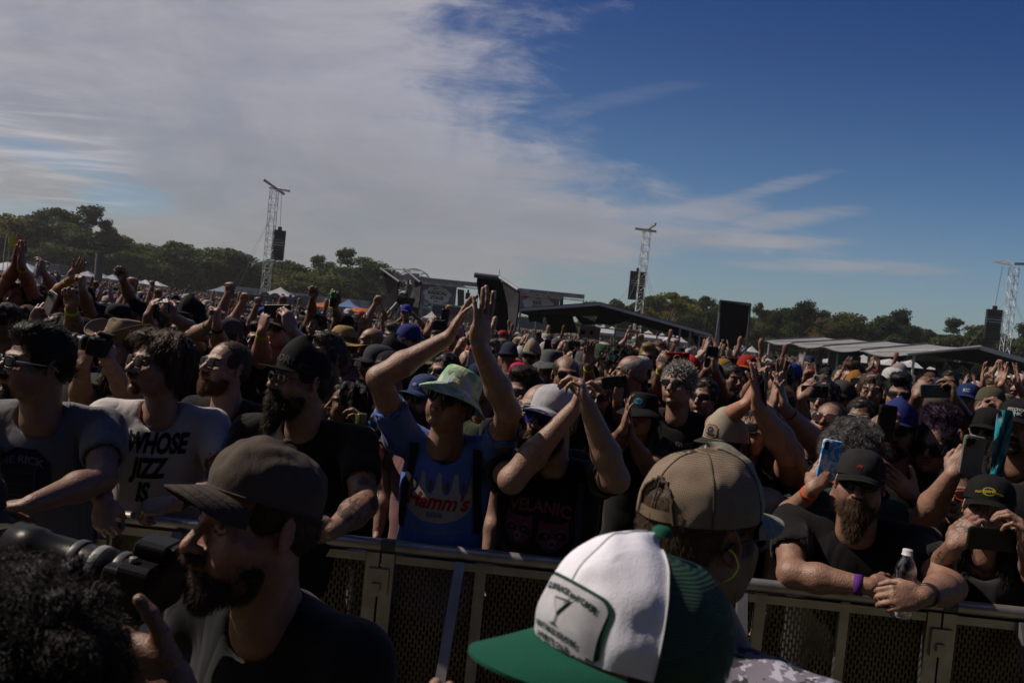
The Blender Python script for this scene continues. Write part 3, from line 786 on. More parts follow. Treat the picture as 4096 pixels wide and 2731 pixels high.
def make_glasses(style='way', lod=0):
    """frame MB, lens MB"""
    def f():
        fr, le = MB(), MB(); n = (28, 16, 10)[lod]
        rimc = (.03, .03, .03) if style == 'wtemple' else (1, 1, 1)
        W, H, cx, z0, y0, wrap = dict(way=(.026, .019, .033, .000, -.108, .012), wtemple=(.026, .019, .033, .000, -.108, .012), round=(.023, .022, .032, -.001, -.109, .008), wrap=(.032, .017, .034, .001, -.108, .028),
                                      av=(.028, .024, .034, -.004, -.108, .010), clear=(.026, .018, .032, .0, -.109, .008), big=(.030, .025, .035, -.003, -.108, .010))[style]
        for s in (-1, 1):
            a = np.arange(n)*2*math.pi/n
            e = 3.2 if style in ('way', 'clear') else 2.2 if style in ('round',) else 2.6
            ex = np.sign(np.cos(a))*np.abs(np.cos(a))**(2/e)*W; ez = np.sign(np.sin(a))*np.abs(np.sin(a))**(2/e)*H
            if style in ('way', 'av', 'big'): ex = ex*(1+.12*(ez/H)); ez = ez+.10*ex*s*(ez > 0)*(.6)
            if style == 'wrap': ez = ez*(1-.25*s*ex/W)
            x = s*cx+ex; y = y0+wrap*(np.abs(x)/.06)**2
            P = np.column_stack([x, y, z0+ez])
            fr.tube(P, .0030 if style in ('way', 'big', 'wtemple') else .0018 if style != 'clear' else .0022, 5 if lod else 7, 0, rimc, closed=True)
            ctr = np.array([s*cx, y0+wrap*(cx/.06)**2-.003, z0])
            mid = ctr+(P-ctr)*.6; mid[:, 1] -= .0015
            V = np.vstack([P, mid, ctr[None]]); i0 = np.arange(n); i1 = (i0+1) % n
            le.add(V, np.column_stack([i0, i1, n+i1, n+i0])); le.add(V, np.column_stack([n+i0, n+i1, np.full(n, 2*n)]))
            xo = s*(cx+W); yo = y0+wrap*((cx+W)/.06)**2
            fr.tube([(xo, yo, z0+.006), (s*.073, yo+.02, z0+.006), (s*.080, -.02, z0+.004), (s*.081, .015, z0+.003), (s*.079, .035, z0-.012)],
                    [.003, .0028, .0024, .0022, .002] if style in ('way', 'wrap', 'big', 'wtemple') else [.0015]*5, 6, 0)
        fr.tube([(-.010, y0, z0+.006), (0, y0-.004, z0+.008), (.010, y0, z0+.006)], .0022, 6)
        return fr, le
    return cached(('gl', style, lod), f)

# ------------------------------------------------------------------ hands and arms
def hand_prims(side=1, pose='flat', spread=1.0):
    """wrist at origin, fingers to +Z, palm faces -Y, thumb on +X for side=1"""
    P = [E_((0, 0, .010), (.026, .018, .030)), E_((.000, .001, .052), (.039, .0145, .048), .012),
         E_((.024, -.008, .034), (.017, .015, .032), .012), E_((-.024, -.005, .040), (.014, .013, .034), .012)]
    cur = {'flat': (.10, .12, .10), 'relax': (.35, .45, .30), 'fist': (1.45, 1.65, .9), 'grip': (.75, .95, .5), 'clap': (.02, .10, .12), 'hold': (.95, .9, .5), 'rail': (1.0, 1.1, .5)}
    fx = (.0285, .0095, -.0105, -.0285); fl = ((.043, .026, .020), (.047, .030, .021), (.044, .028, .021), (.034, .021, .019))
    fr = (.0092, .0094, .0090, .0080)
    for i in range(4):
        c = cur['fist' if (pose == 'point' and i > 0) or (pose == 'horns' and i in (1, 2)) else 'flat' if pose in ('point', 'horns') else pose]
        b = np.array([fx[i], 0, .090-.006*(i == 0)-.004*(i == 2)-.012*(i == 3)])
        ang = 0.0; sp = (.10, .03, -.05, -.13)[i]*spread*(1.6 if pose in ('flat',) else .8 if pose == 'clap' else .35); r = fr[i]
        jit = (0, .06, -.04, .08)[i]
        for j in range(3):
            ang += c[j]+jit*(pose != 'fist')
            d = np.array([math.sin(sp)*math.cos(ang), -math.sin(ang), math.cos(ang)*math.cos(sp)])
            e = b+d*fl[i][j]; P.append(C_(b, e, r, r*.92, .003 if j else .006)); b = e; r *= .93
    if pose in ('fist', 'point', 'horns'): th = [(.030, -.008, .026), (.040, -.024, .052), (.024, -.036, .068), (.006, -.038, .070)]
    elif pose in ('grip', 'hold'): th = [(.030, -.006, .022), (.047, -.024, .045), (.050, -.040, .068), (.046, -.050, .090)]
    elif pose == 'rail': th = [(.030, -.006, .022), (.045, -.022, .045), (.040, -.045, .060), (.030, -.062, .062)]
    elif pose == 'clap': th = [(.028, -.006, .018), (.048, -.012, .042), (.062, -.016, .066), (.070, -.018, .090)]
    else: th = [(.028, -.006, .018), (.052, -.012, .038), (.072, -.018, .060), (.084, -.022, .082)]
    rr = (.0145, .0115, .0100, .0085)
    for j in range(3): P.append(C_(th[j], th[j+1], rr[j], rr[j+1], .006 if j else .012))
    if side < 0: P = xf_mirror(P)
    return P
def xf_mirror(P):
    o = []; F = np.diag([-1.0, 1, 1])
    for p in P:
        if p[0] == 'c': o.append(('c', F @ p[1], F @ p[2], *p[3:]))
        else: o.append(('e', F @ p[1], p[2], None if p[3] is None else F @ p[3] @ F, 0, p[5], p[6]))
    return o
def hand_frame(d, palm):
    """rotation whose +Z is the finger direction and -Y the palm normal"""
    z = nz(d); y = -np.asarray(palm, float); y = nz(y-z*(y @ z)); x = np.cross(y, z)
    return np.column_stack([x, y, z])
def arm_prims(S, E, Wr, side, pose, fd=None, palm=(0, -1, 0), thick=1.0, hs=1.0):
    S, E, Wr = map(lambda q: np.asarray(q, float), (S, E, Wr))
    fa = nz(Wr-E); ua = nz(E-S)
    P = [C_(S, E, .050*thick, .041*thick, .02), E_(S+(E-S)*.45, (.049*thick,)*3, .03),
         C_(E, E+(Wr-E)*.35, .041*thick, .044*thick, .02), C_(E+(Wr-E)*.35, Wr, .043*thick, .0265*(.5+.5*thick), .02)]
    fd = fa if fd is None else nz(fd)
    Hm = m4(hand_frame(fd, palm), Wr, hs)
    P += xf(hand_prims(side, pose), Hm)
    return P, Hm
def skin_color(V, seed=0):
    t = vnoise(V*25, seed)*.05; C = np.ones((len(V), 3)); C[:, 0] += t; C[:, 1] += t*1.2; C[:, 2] += t*1.2
    return C
# ------------------------------------------------------------------ people
LODRES = {0: (.0025, .0035, .007), 1: (.0034, .0048, .011), 2: (.0055, .0075, .016), 3: (.0085, .0105, .022)}
HOFF = np.array([0, .045, -.172])
def accessory(key, fn, mats):
    """cached mesh datablock shared by everyone wearing the same thing"""
    def f():
        r = fn(); return r.mesh(key[0], mats)
    return cached(('mesh',)+key, f)
DIRS = {'L': (-1, 0, 0), 'R': (1, 0, 0), 'C': (0, -1, 0), 'B': (0, 1, 0), 'U': (0, 0, 1), 'D': (0, 0, -1), 'UL': (-.6, 0, .8), 'UR': (.6, 0, .8), 'LC': (-.7, -.7, 0), 'RC': (.7, -.7, 0), 'RB': (.7, .7, 0), 'LB': (-.7, .7, 0)}
def reach(px, S, L):
    d = at(px[0], px[1], 1.0)-CPOS; q = CPOS-S; A, B, C = d @ d, 2*(d @ q), q @ q-L*L; D = B*B-4*A*C
    tt = (-B-math.sqrt(D))/(2*A) if D > 0 else -B/(2*A)
    return CPOS+d*tt
def torso_frame(tyaw, lean, side=0): return rotm(R(tyaw), -R(lean), R(side))
def body_prims(N_, T, sw, b, belly, sho, els, sleeve, neckr=.066):
    t = lambda x, y, z: N_+T @ np.array([x, y, z])
    P = [E_(t(0, .010, -.20), (.172*b, .116*b, .20), .03, 1, T), E_(t(0, .0-belly*.4, -.42), (.163*b+belly*.4, .116*b+belly, .26), .06, 1, T),
         C_(t(-.065*b, .01, -.60), t(.065*b, .01, -.60), .108*b, .108*b, .06), E_(t(0, .035, -.12), (.165*b, .085, .11), .05, 1, T)]
    for i, s in enumerate((-1, 1)):
        S = sho[i]; P += [C_(t(s*.03, .025, -.03), S, .052, .060*(.4+.6*b), .045)]
        if els[i] is not None:
            E = els[i]; C = S+(E-S)*sleeve; rr = .062*(.4+.6*b)
            P += [C_(S, C, rr*.98, rr*1.02, .03)]
    for i, s in enumerate((-1, 1)):
        if els[i] is not None:
            S = sho[i]; E = els[i]; C = S+(E-S)*sleeve; d = nz(E-S); rr = .062*(.4+.6*b)
            P += [C_(C+d*.022, C+d*.12, rr*.86, rr*1.4, .006, -1)]
    P += [C_(t(0, -.012, .09), t(0, -.020, -.028), neckr, neckr, .010, -1)]
    return P
def folds(V, n, amp, seed):
    q = V*np.array([7.0, 7.0, 3.2])+seed*7.7
    w = fbm(q+.6*np.stack([vnoise(q*.7, 5), vnoise(q*.7, 6), vnoise(q*.7, 8)], 1), seed, 2)
    return V+n*(amp*(1-np.abs(w)*2.2))[:, None]
def make_person(label, H, yaw=0, pitch=0, roll=0, skin=(.42, .25, .18), hv='m1', hair=None, beard=None, hat=None, glasses=None,
                shirt=(.02, .02, .022), sleeve=.55, tyaw=None, lean=4, sw=.36, b=1.0, belly=.0, arms=(), lod=1, group=None, stub=.5,
                bands=(), seed=0, pants=(.03, .035, .05), look=None, neck=None, tank=False, shirtmat=None, root=None, iris=(.12, .07, .04), cat='person', twist=0, slean=0, noeyes=False, browc=None, legs_=True, arml=1.0, toff=(0, 0, 0), tat=''):
    """H: head centre in the world. arms: (side, elbow, wrist, hand pose, finger dir, palm dir[, size]) in world metres; side 'R'/'L' is the person's own"""
    H = np.asarray(H, float); hres, ares, tres = LODRES[lod]
    if tyaw is None: tyaw = yaw*.55
    O = np.array([H[0], H[1], 0.0])
    if root is None:
        root = empty('person', tuple(O)); props(root, label, cat, group)
    T = torso_frame(tyaw, lean, slean); Hr = rotm(R(yaw), R(pitch), R(roll))
    h = H-O; Nk = h+T @ HOFF + (Hr @ HOFF-T @ HOFF)*.25+np.array(toff)
    t = lambda x, y, z: Nk+T @ np.array([x, y, z])
    Mh = m4(Hr, h)
    amap = {}
    for a in arms:
        a = list(a); s = -1 if a[0] == 'R' else 1
        a += [None]*(8-len(a))
        if a[4] is not None and isinstance(a[4], str): a[4] = DIRS[a[4]]
        if a[5] is None: a[5] = (0, -1, 0)
        elif isinstance(a[5], str): a[5] = DIRS[a[5]]
        if a[6] is None: a[6] = 1.0
        if a[7] is None: a[7] = 1.0
        if len(a[1]) == 2:      # picture directions: solve for natural limb lengths
            S = t(s*sw/2, .018, -.055)+O; up_ = .05 if a[1][1] < 1e9 and (at(*a[1], H[1])[2] > S[2]) else 0
            S = S+np.array([0, 0, up_])
            a[1] = reach(a[1], S, .295*arml); a[2] = reach(a[2], a[1], .262*arml)
        amap[a[0]] = a
    sho, els = [], []
    for s, k in ((-1, 'R'), (1, 'L')):
        S = t(s*sw/2, .018, -.055)
        if k in amap and amap[k][1] is not None:
            E = np.asarray(amap[k][1], float)-O
            up = np.clip((E[2]-S[2])/.28, -.3, 1); S = S+T @ np.array([-s*.02*max(up, 0), -.01*max(up, 0), .055*max(up, 0)])
            d = E-S; Lm = np.linalg.norm(d)
            if Lm > .32: S = S+nz(d)*min((Lm-.32), .10)
        else: E = S+T @ np.array([s*.05, .03, -.28])
        sho.append(S); els.append(E)
    mb = MB()
    V, Q, C = head_geo(hv, hres, dict(stub=stub if hv[0] in 'mbo' else 0, **({'browc': browc} if browc else {}), **(look or {})))
    mb.add(V @ Hr.T+h, Q, 0, C)
    if not noeyes: add_eyes(mb, Mh, iris, hres)
    if lod < 3 and not noeyes: lids(mb, Mh, .45)
    sk = [C_(h+Hr @ np.array([0, .025, -.07]), Nk+T @ np.array([0, .01, -.02]), .050*(.7+.3*b), .060*(.7+.3*b), .02), E_(t(0, .012, -.075), (.095, .058, .050), .03, 1, T)]
    for S in sho: sk.append(C_(t(0, .02, -.03), S-T @ np.array([0, 0, .01]), .044, .042, .03))
    V, Q = sdf_mesh(sk, max(tres*.7, .008)); mb.add(V, Q, 0, skin_color(V))
    bandsout = []
    for i, (s, k) in enumerate(((-1, 'R'), (1, 'L'))):
        if k in amap and amap[k][1] is not None:
            a = amap[k]; Wp = np.asarray(a[2], float)-O
            Pa, Hm = arm_prims(sho[i], els[i], Wp, -s, a[3], a[4], a[5], thick=(.55+.5*b)*a[7], hs=a[6])
        else:
            Wp = els[i]+T @ np.array([-s*.02, -.10, -.22]); Pa, Hm = arm_prims(sho[i], els[i], Wp, -s, 'relax', None, T @ np.array([-s, 0, 0.]), thick=.55+.5*b)
            if lod >= 2: Pa = Pa[:4]
        V, Q = sdf_mesh(Pa, ares if k in amap else max(ares, .008))
        if lod == 0: V = smooth(V, Q, 1, .3)
        CA = skin_color(V, i)
        if k in tat:
            q_ = (V+O)*38; w_ = np.abs(vnoise(q_+vnoise(q_*.6, 4)[:, None]*1.2, 9)); dd = np.linalg.norm(V-Wp, axis=1); CA = np.where(((w_ < .12) | (vnoise(q_*.5, 2) > .45))[:, None] & (dd > .05)[:, None], CA*np.array([.30, .36, .40]), CA)
        mb.add(V, Q, 0, CA)
        sho[i] = (sho[i], els[i], Wp, Hm)
    body = mb.build('body', [SKIN, EYE], root, skin)
    # clothes
    P = body_prims(Nk, T, sw, b, belly, [x[0] for x in sho], [x[1] for x in sho] if not tank else [None, None], sleeve, neck or .066)
    if tank:
        for s in (-1, 1): P += [C_(t(s*.215, -.15, -.05), t(s*.215, .2, -.05), .085, .085, .02, -1)]
        P += [C_(t(0, -.2, .03), t(0, -.02, -.02), .085, .085, .01, -1)]
    V, Q = sdf_mesh(P, tres); V = smooth(V, Q, 1, .3) if lod < 2 else V
    V = folds(V, vnormals(V, Q), .0075 if lod < 2 else .004, seed)
    ms = MB(); ms.add(V, Q)
    so_ = ms.build('tank_top' if tank else 't_shirt', [shirtmat or CLOTH], root, shirt)
    # trousers and shoes below the hem
    hip = t(0, .015, -.60); legs = []
    for s in (-1, 1):
        f = np.array([hip[0]+s*.11, hip[1]+.0, .10]); hp = hip+T @ np.array([s*.085, 0, 0]); kn = (hp+f)/2+T @ np.array([s*.01, -.03, 0])
        if hp[2] > .3 and legs_: legs += [C_(hp, kn, .095*b, .066, .03), C_(kn, f, .066, .050, .02)]
    if legs:
        legs.append(C_(hip+T @ np.array([-.07, 0, .02]), hip+T @ np.array([.07, 0, .02]), .105*b, .105*b, .03))
        V, Q = sdf_mesh(legs, max(tres, .016)); mp = MB(); mp.add(V, Q); mp.build('trousers', [CLOTH], root, pants)
        mq = MB()
        for s in (-1, 1):
            c = np.array([hip[0]+s*.11, hip[1], .04]); fw = T @ np.array([0, -1, 0]); fw[2] = 0; fw = nz(fw)
            V, Q = sdf_mesh([C_(c, c+fw*.14, .042, .036, .02), C_(c, c+np.array([0, 0, .05]), .045, .045, .02)], .012); V[:, 2] = np.maximum(V[:, 2], 0.0); mq.add(V, Q)
        mq.build('shoes', [PLAST], root, (.03, .03, .03))
    alod = 0 if lod == 0 else 1 if lod == 1 else 2
    MhM = Matrix(Mh)
    def wear(name, me, color, parent=root, mx=MhM):
        o = link_mesh(name, me, parent, color)
        if parent is root: o.matrix_local = mx
        return o
    sd_ = seed % 3
    if hair: wear('hair', accessory(('hair', hair[0], min(alod, 2), sd_ if alod < 2 else 0), lambda: hair_geo(hair[0], alod, sd_ if alod < 2 else 0), [HAIRM]), hair[1])
    if beard: wear('beard', accessory(('beard', beard[0], alod, 0), lambda: hair_geo(beard[0], alod, 0), [HAIRM]), beard[1])
    out = dict(root=root, body=body, shirt=so_, T=T, N=Nk, O=O, Mh=Mh, arms=sho, t=t)
    if hat:
        kind, c1, c2 = hat[:3]; rot = hat[3] if len(hat) > 3 else 0; matc = CAPC; scl = hat[4] if len(hat) > 4 else 1.0
        if kind in ('cap', 'snap', 'trucker', 'fit', 'dad'): fn = lambda: make_cap(kind, alod); nm = 'cap'
        elif kind == 'bucket': fn = lambda: make_bucket(alod); nm = 'bucket_hat'
        elif kind == 'beanie': fn = lambda: make_beanie(alod); nm = 'beanie'
        else: fn = lambda: make_brimhat(kind, alod); nm = {'straw': 'straw_hat', 'cowboy': 'cowboy_hat', 'panama': 'sun_hat'}[kind]; matc = STRAW if kind != 'cowboy' else CAPC
        mx = MhM @ Matrix(m4(np.array(Matrix.Rotation(R(rot), 3, 'Z')) @ np.array(Matrix.Rotation(R(-4 if rot else -(hat[6] if len(hat) > 6 else 0)), 3, 'X')), (0, .012 if rot else 0, hat[5] if len(hat) > 5 else 0), scl))
        o = wear(nm, accessory((nm, kind, alod, 'c'), lambda: fn()[0], [matc]), c1, mx=mx)
        o2 = wear('brim', accessory(('brim', kind, alod, 'b'), lambda: fn()[1], [matc]), c2, o)
        out['hat'] = o; out['brim'] = o2
    if glasses:
        g = wear('glasses' if glasses[0] == 'clear' else 'sunglasses', accessory(('glasses', glasses[0], alod), lambda: make_glasses(glasses[0], alod)[0], [PLAST]), glasses[1])
        wear('lens', accessory(('lens', glasses[0], alod), lambda: make_glasses(glasses[0], alod)[1], [LENS if glasses[0] != 'clear' else CLEAR]), glasses[2] if len(glasses) > 2 else (1, 1, 1), g)
    for (k, c, wd) in bands:
        S, E, Wp, Hm = sho[0 if k == 'R' else 1]; d = nz(Wp-E); x = nz(np.cross(d, (0, 0, 1) if abs(d[2]) < .9 else (1, 0, 0))); y = np.cross(d, x)
        m = MB(); a = np.linspace(0, 2*math.pi, 20)[:-1]; rr = .0325*(.55+.45*b)
        g = np.stack([np.array([Wp-d*(.022+q)+rr*(math.cos(u)*x+math.sin(u)*y) for u in a]) for q in (0, wd)])
        g2 = np.stack([np.array([Wp-d*(.022+q)+(rr-.004)*(math.cos(u)*x+math.sin(u)*y) for u in a]) for q in (0, wd)])
        m.grid(np.stack([g2[0], g[0], g[1], g2[1]]), 0, closed=True)
        if c == 'watch':
            m.v = [v for v in m.v]; Rb = np.column_stack([x, d, y]); m.box(Wp-d*(.022+wd/2)+rr*x, (.010, .034, .032), 0, Rb); m.build('watch', [PLAST], root, (.02, .02, .022))
        else: m.build('wristband', [PRINT], root, c)
    return out


# ------------------------------------------------------------------ printed decals laid on cloth
def subdiv2d(V, F, maxlen):
    V = [tuple(v) for v in V]; F = [tuple(f) for f in F]
    for _ in range(5):
        cache = {}; nF = []; ch = False
        def midp(a, b):
            k = (min(a, b), max(a, b))
            if k not in cache:
                V.append(((V[a][0]+V[b][0])/2, (V[a][1]+V[b][1])/2)); cache[k] = len(V)-1
            return cache[k]
        ln = lambda a, b: math.hypot(V[a][0]-V[b][0], V[a][1]-V[b][1])
        for f in F:
            e = [(f[0], f[1]), (f[1], f[2]), (f[2], f[0])]; sp = [ln(*x) > maxlen for x in e]
            if not any(sp): nF.append(f); continue
            ch = True; m = [midp(*x) if q else None for x, q in zip(e, sp)]; k = sum(sp)
            a, b, c = f
            if k == 3: nF += [(a, m[0], m[2]), (m[0], b, m[1]), (m[2], m[1], c), (m[0], m[1], m[2])]
            elif k == 1:
                if sp[0]: nF += [(a, m[0], c), (m[0], b, c)]
                elif sp[1]: nF += [(a, b, m[1]), (a, m[1], c)]
                else: nF += [(a, b, m[2]), (m[2], b, c)]
            else:
                if not sp[0]: nF += [(a, b, m[1]), (a, m[1], m[2]), (m[2], m[1], c)]
                elif not sp[1]: nF += [(b, c, m[2]), (b, m[2], m[0]), (m[0], m[2], a)]
                else: nF += [(c, a, m[0]), (c, m[0], m[1]), (m[1], m[0], b)]
        F = nF
        if not ch: break
    return np.array(V), np.array(F)
def text2d(txt, size, bold=0.0, shear=0.0, sx=1.0, align='CENTER'):
    cu = bpy.data.curves.new('t', 'FONT'); cu.body = txt; cu.size = size; cu.offset = bold; cu.shear = shear; cu.align_x = align; cu.align_y = 'CENTER'; cu.resolution_u = 3
    o = bpy.data.objects.new('t', cu); COL.objects.link(o); dg = bpy.context.evaluated_depsgraph_get(); dg.update()
    me = bpy.data.meshes.new_from_object(o.evaluated_get(dg)); me.calc_loop_triangles()
    V = np.array([(v.co.x*sx, v.co.y) for v in me.vertices]).reshape(-1, 2); F = np.array([tuple(t.vertices) for t in me.loop_triangles]).reshape(-1, 3)
    bpy.data.objects.remove(o); bpy.data.meshes.remove(me); bpy.data.curves.remove(cu)
    return V, F
def poly2d(pts):
    from mathutils.geometry import tessellate_polygon
    F = tessellate_polygon([[Vector((p[0], p[1], 0)) for p in pts]])
    return np.array(pts, float), np.array(F)
def bvh_of(o):
    me = o.data; n = len(me.vertices); co = np.zeros(n*3); me.vertices.foreach_get('co', co); co = co.reshape(-1, 3)
    return BVHTree.FromPolygons([Vector(c) for c in co], [tuple(p.vertices) for p in me.polygons])
def decal(parent, bvh, c, rt, up, parts, off=.0022, name='print', maxlen=.012, mats=None, warp=None):
    """parts: list of (V2, F, colour, layer); projected along -(rt x up) onto the surface; all in the space of the bvh's mesh"""
    nrm = nz(np.cross(rt, up)); mb = MB()
    for (V2, F, colr, lay) in parts:
        if len(F) == 0: continue
        V2, F = subdiv2d(V2, F, maxlen)
        if warp: V2 = warp(V2)
        P = c+V2[:, :1]*rt+V2[:, 1:2]*up; out = np.zeros_like(P); last = None
        for i, p in enumerate(P):
            h = bvh.ray_cast(Vector(p+nrm*.35), Vector(-nrm), .8)
            if h[0] is None: h = bvh.find_nearest(Vector(p))
            out[i] = np.array(h[0])+nrm*(off+lay*.0012)
        # orient outwards
        a = out[F]; nn = np.cross(a[:, 1]-a[:, 0], a[:, 2]-a[:, 0]) @ nrm
        F = np.where((nn < 0)[:, None], F[:, ::-1], F)
        mb.add(out, F, 0, colr)
    return mb.build(name, mats or [PRINT], parent, (1, 1, 1))

# ------------------------------------------------------------------ things people hold
def to_frame(Rm, loc): return Matrix(m4(Rm, loc))
def phone_mb(w=.075, h=.155, case=(.03, .03, .035), cams=3, ring=None, screen=(.01, .012, .015), bumpc=None):
    m = MB(); m.rbox((0, 0, 0), (w, .010, h), .012, 0, None, case, 5)
    bc = bumpc or tuple(x*.6+.01 for x in case)
    if cams: m.rbox((-w*.22, -.0065, h*.34), (w*.46, .004, h*.23), .008, 0, None, bc, 4)
    for i in range(cams):
        p = [(-w*.32, h*.39), (-w*.32, h*.29), (-w*.13, h*.34), (-w*.13, h*.40)][i]
        m.lathe([(.0085, 0), (.0085, .003), (.006, .003), (.0001, .0015)], 12, 1, (.6, .6, .6)); v = m.v[-1]
        m.v[-1] = np.column_stack([v[:, 0]+p[0], -v[:, 2]-.0085, v[:, 1]+p[1]])
    if ring:
        a = np.linspace(0, 2*math.pi, 28)[:-1]; m.tube([(.02*math.cos(q), -.0055, .02*math.sin(q)) for q in a], .0016, 4, 0, ring, closed=True)
    s = MB(); s.rbox((0, .0055, 0), (w-.006, .0016, h-.006), .010, 0, None, screen, 4)
    return m, s
def phone(label, P, yaw=0, pitch=0, roll=0, case=(.03, .03, .035), cams=3, ring=None, w=.075, h=.155, screen=(.02, .025, .03), group=None):
    m, s = phone_mb(w, h, case, cams, ring, screen)
    o = m.build('phone', [PLAST, LENS]); s.build('screen', [LENSC], o)
    o.matrix_world = to_frame(rotm(R(yaw), R(pitch), R(roll)), P); props(o, label, 'phone', group)
    return o
LENSC = mat('screen_glass', rough=.08, spec=.6)
def thin_clear(name, amt, tint=(.94, .96, .98)):
    m = bpy.data.materials.new(name); m.use_nodes = True; t = m.node_tree; n = N(t); o = t.nodes['Material Output']; t.nodes.remove(t.nodes['Principled BSDF'])
    tr = n.node('ShaderNodeBsdfTransparent'); tr.inputs[0].default_value = (*tint, 1); gl = n.node('ShaderNodeBsdfGlossy'); gl.inputs['Roughness'].default_value = .12; gl.inputs[0].default_value = (.9, .92, .95, 1)
    lw = n.node('ShaderNodeLayerWeight'); lw.inputs[0].default_value = .35; f = n.math('ADD', n.math('MULTIPLY', lw.outputs['Facing'], .75 if amt > .05 else .22), amt, clamp=True)
    mx = n.node('ShaderNodeMixShader'); n.link(f, mx.inputs[0]); n.link(tr.outputs[0], mx.inputs[1]); n.link(gl.outputs[0], mx.inputs[2]); n.link(mx.outputs[0], o.inputs[0]); return m
GLASS = thin_clear('clear_plastic', .10); CLEAR = thin_clear('clear_lens', .03)
def bottle(label, P, Rm=np.eye(3), s=1.0, lab=(.06, .05, .16)):
    m = MB(); m.lathe([(.001, -.098), (.028, -.100), (.032, -.092), (.032, -.07), (.030, -.066), (.032, -.06), (.032, .02), (.0305, .026), (.032, .034), (.030, .052), (.020, .075), (.013, .086), (.0125, .092)], 28)
    o = m.build('water_bottle', [GLASS]); o.matrix_world = Matrix(m4(Rm, P, s)); props(o, label, 'bottle')
    l = MB(); l.lathe([(.0325, -.035), (.0326, -.034), (.0326, .014), (.0325, .015)], 28, 0, lab); l.build('paper_label', [PRINT], o)
    c = MB(); c.lathe([(.001, .106), (.0135, .106), (.0145, .104), (.0145, .092), (.0165, .091), (.0165, .088), (.012, .087)], 20, 0, (.8, .82, .85)); c.build('bottle_cap', [PLAST], o)
    return o
def can(label, P, Rm=np.eye(3), c1=(.05, .25, .08), c2=(.02, .02, .02), h=.15, r=.031):
    m = MB(); m.lathe([(.001, -h/2+.004), (r*.75, -h/2), (r, -h/2+.008), (r, 0)], 24, 0, c2); m.lathe([(r, 0), (r, h/2-.012), (r*.85, h/2-.003), (r*.85, h/2), (r*.8, h/2-.003), (.001, h/2-.003)], 24, 0, c1)
    o = m.build('drink_can', [mat('can_paint', rough=.25, spec=.6, metal=.4)]); o.matrix_world = Matrix(m4(Rm, P)); props(o, label, 'can')
    t = MB(); t.box((0, .008, h/2-.001), (.012, .020, .002), 0, None, (.7, .7, .7)); t.build('pull_tab', [METAL], o)
    return o
# ------------------------------------------------------------------ crowd barrier
BARX = [-705, 412, 1530, 2647, 3765, 4882, 6000]
def rail_pt(px): 
    Y = 2.94-(px-216)*(.085/3880); return atg(px, Y, 1.13)
ALU = mat('aluminium', (.33, .31, .30), .40, .8, bump=.0005, bscale=40, var=.22, vscale=9)
def perf_mat():
    m = bpy.data.materials.new('perforated_steel'); m.use_nodes = True; t = m.node_tree; n = N(t); b = t.nodes['Principled BSDF']; out = t.nodes['Material Output']
    tc = n.node('ShaderNodeTexCoord'); s = n.node('ShaderNodeSeparateXYZ'); n.link(tc.outputs['Object'], s.inputs[0])
    a, h = .0125, .034
    cx = n.math('DIVIDE', s.outputs[0], a); ci = n.math('FLOOR', cx)
    fx = n.math('MULTIPLY', n.math('SUBTRACT', n.math('FRACT', cx), .5), a)
    zz = n.math('ADD', n.math('DIVIDE', s.outputs[2], h), n.math('MULTIPLY', n.math('MODULO', n.math('ABSOLUTE', ci), 2.0), .5))
    fz = n.math('MULTIPLY', n.math('SUBTRACT', n.math('FRACT', zz), .5), h)
    dz = n.math('MAXIMUM', n.math('SUBTRACT', n.math('ABSOLUTE', fz), .0085), 0.0)
    d = n.math('SQRT', n.math('ADD', n.math('POWER', fx, 2.0), n.math('POWER', dz, 2.0)))
    hole = n.math('LESS_THAN', d, .0036)
    col = n.noise(tc.outputs['Object'], 7, 5, .6); cm = n.ramp(col, .3, .7, .7, 1.15)
    vs = n.node('ShaderNodeVectorMath', operation='SCALE'); vs.inputs[0].default_value = (.12, .09, .06); n.link(cm, vs.inputs['Scale']); n.link(vs.outputs[0], b.inputs['Base Color'])
    b.inputs['Metallic'].default_value = .7; b.inputs['Roughness'].default_value = .5
    tr = n.node('ShaderNodeBsdfTransparent'); mx = n.node('ShaderNodeMixShader'); n.link(hole, mx.inputs[0]); n.link(b.outputs[0], mx.inputs[1]); n.link(tr.outputs[0], mx.inputs[2]); n.link(mx.outputs[0], out.inputs[0])
    return m
PERF = perf_mat()
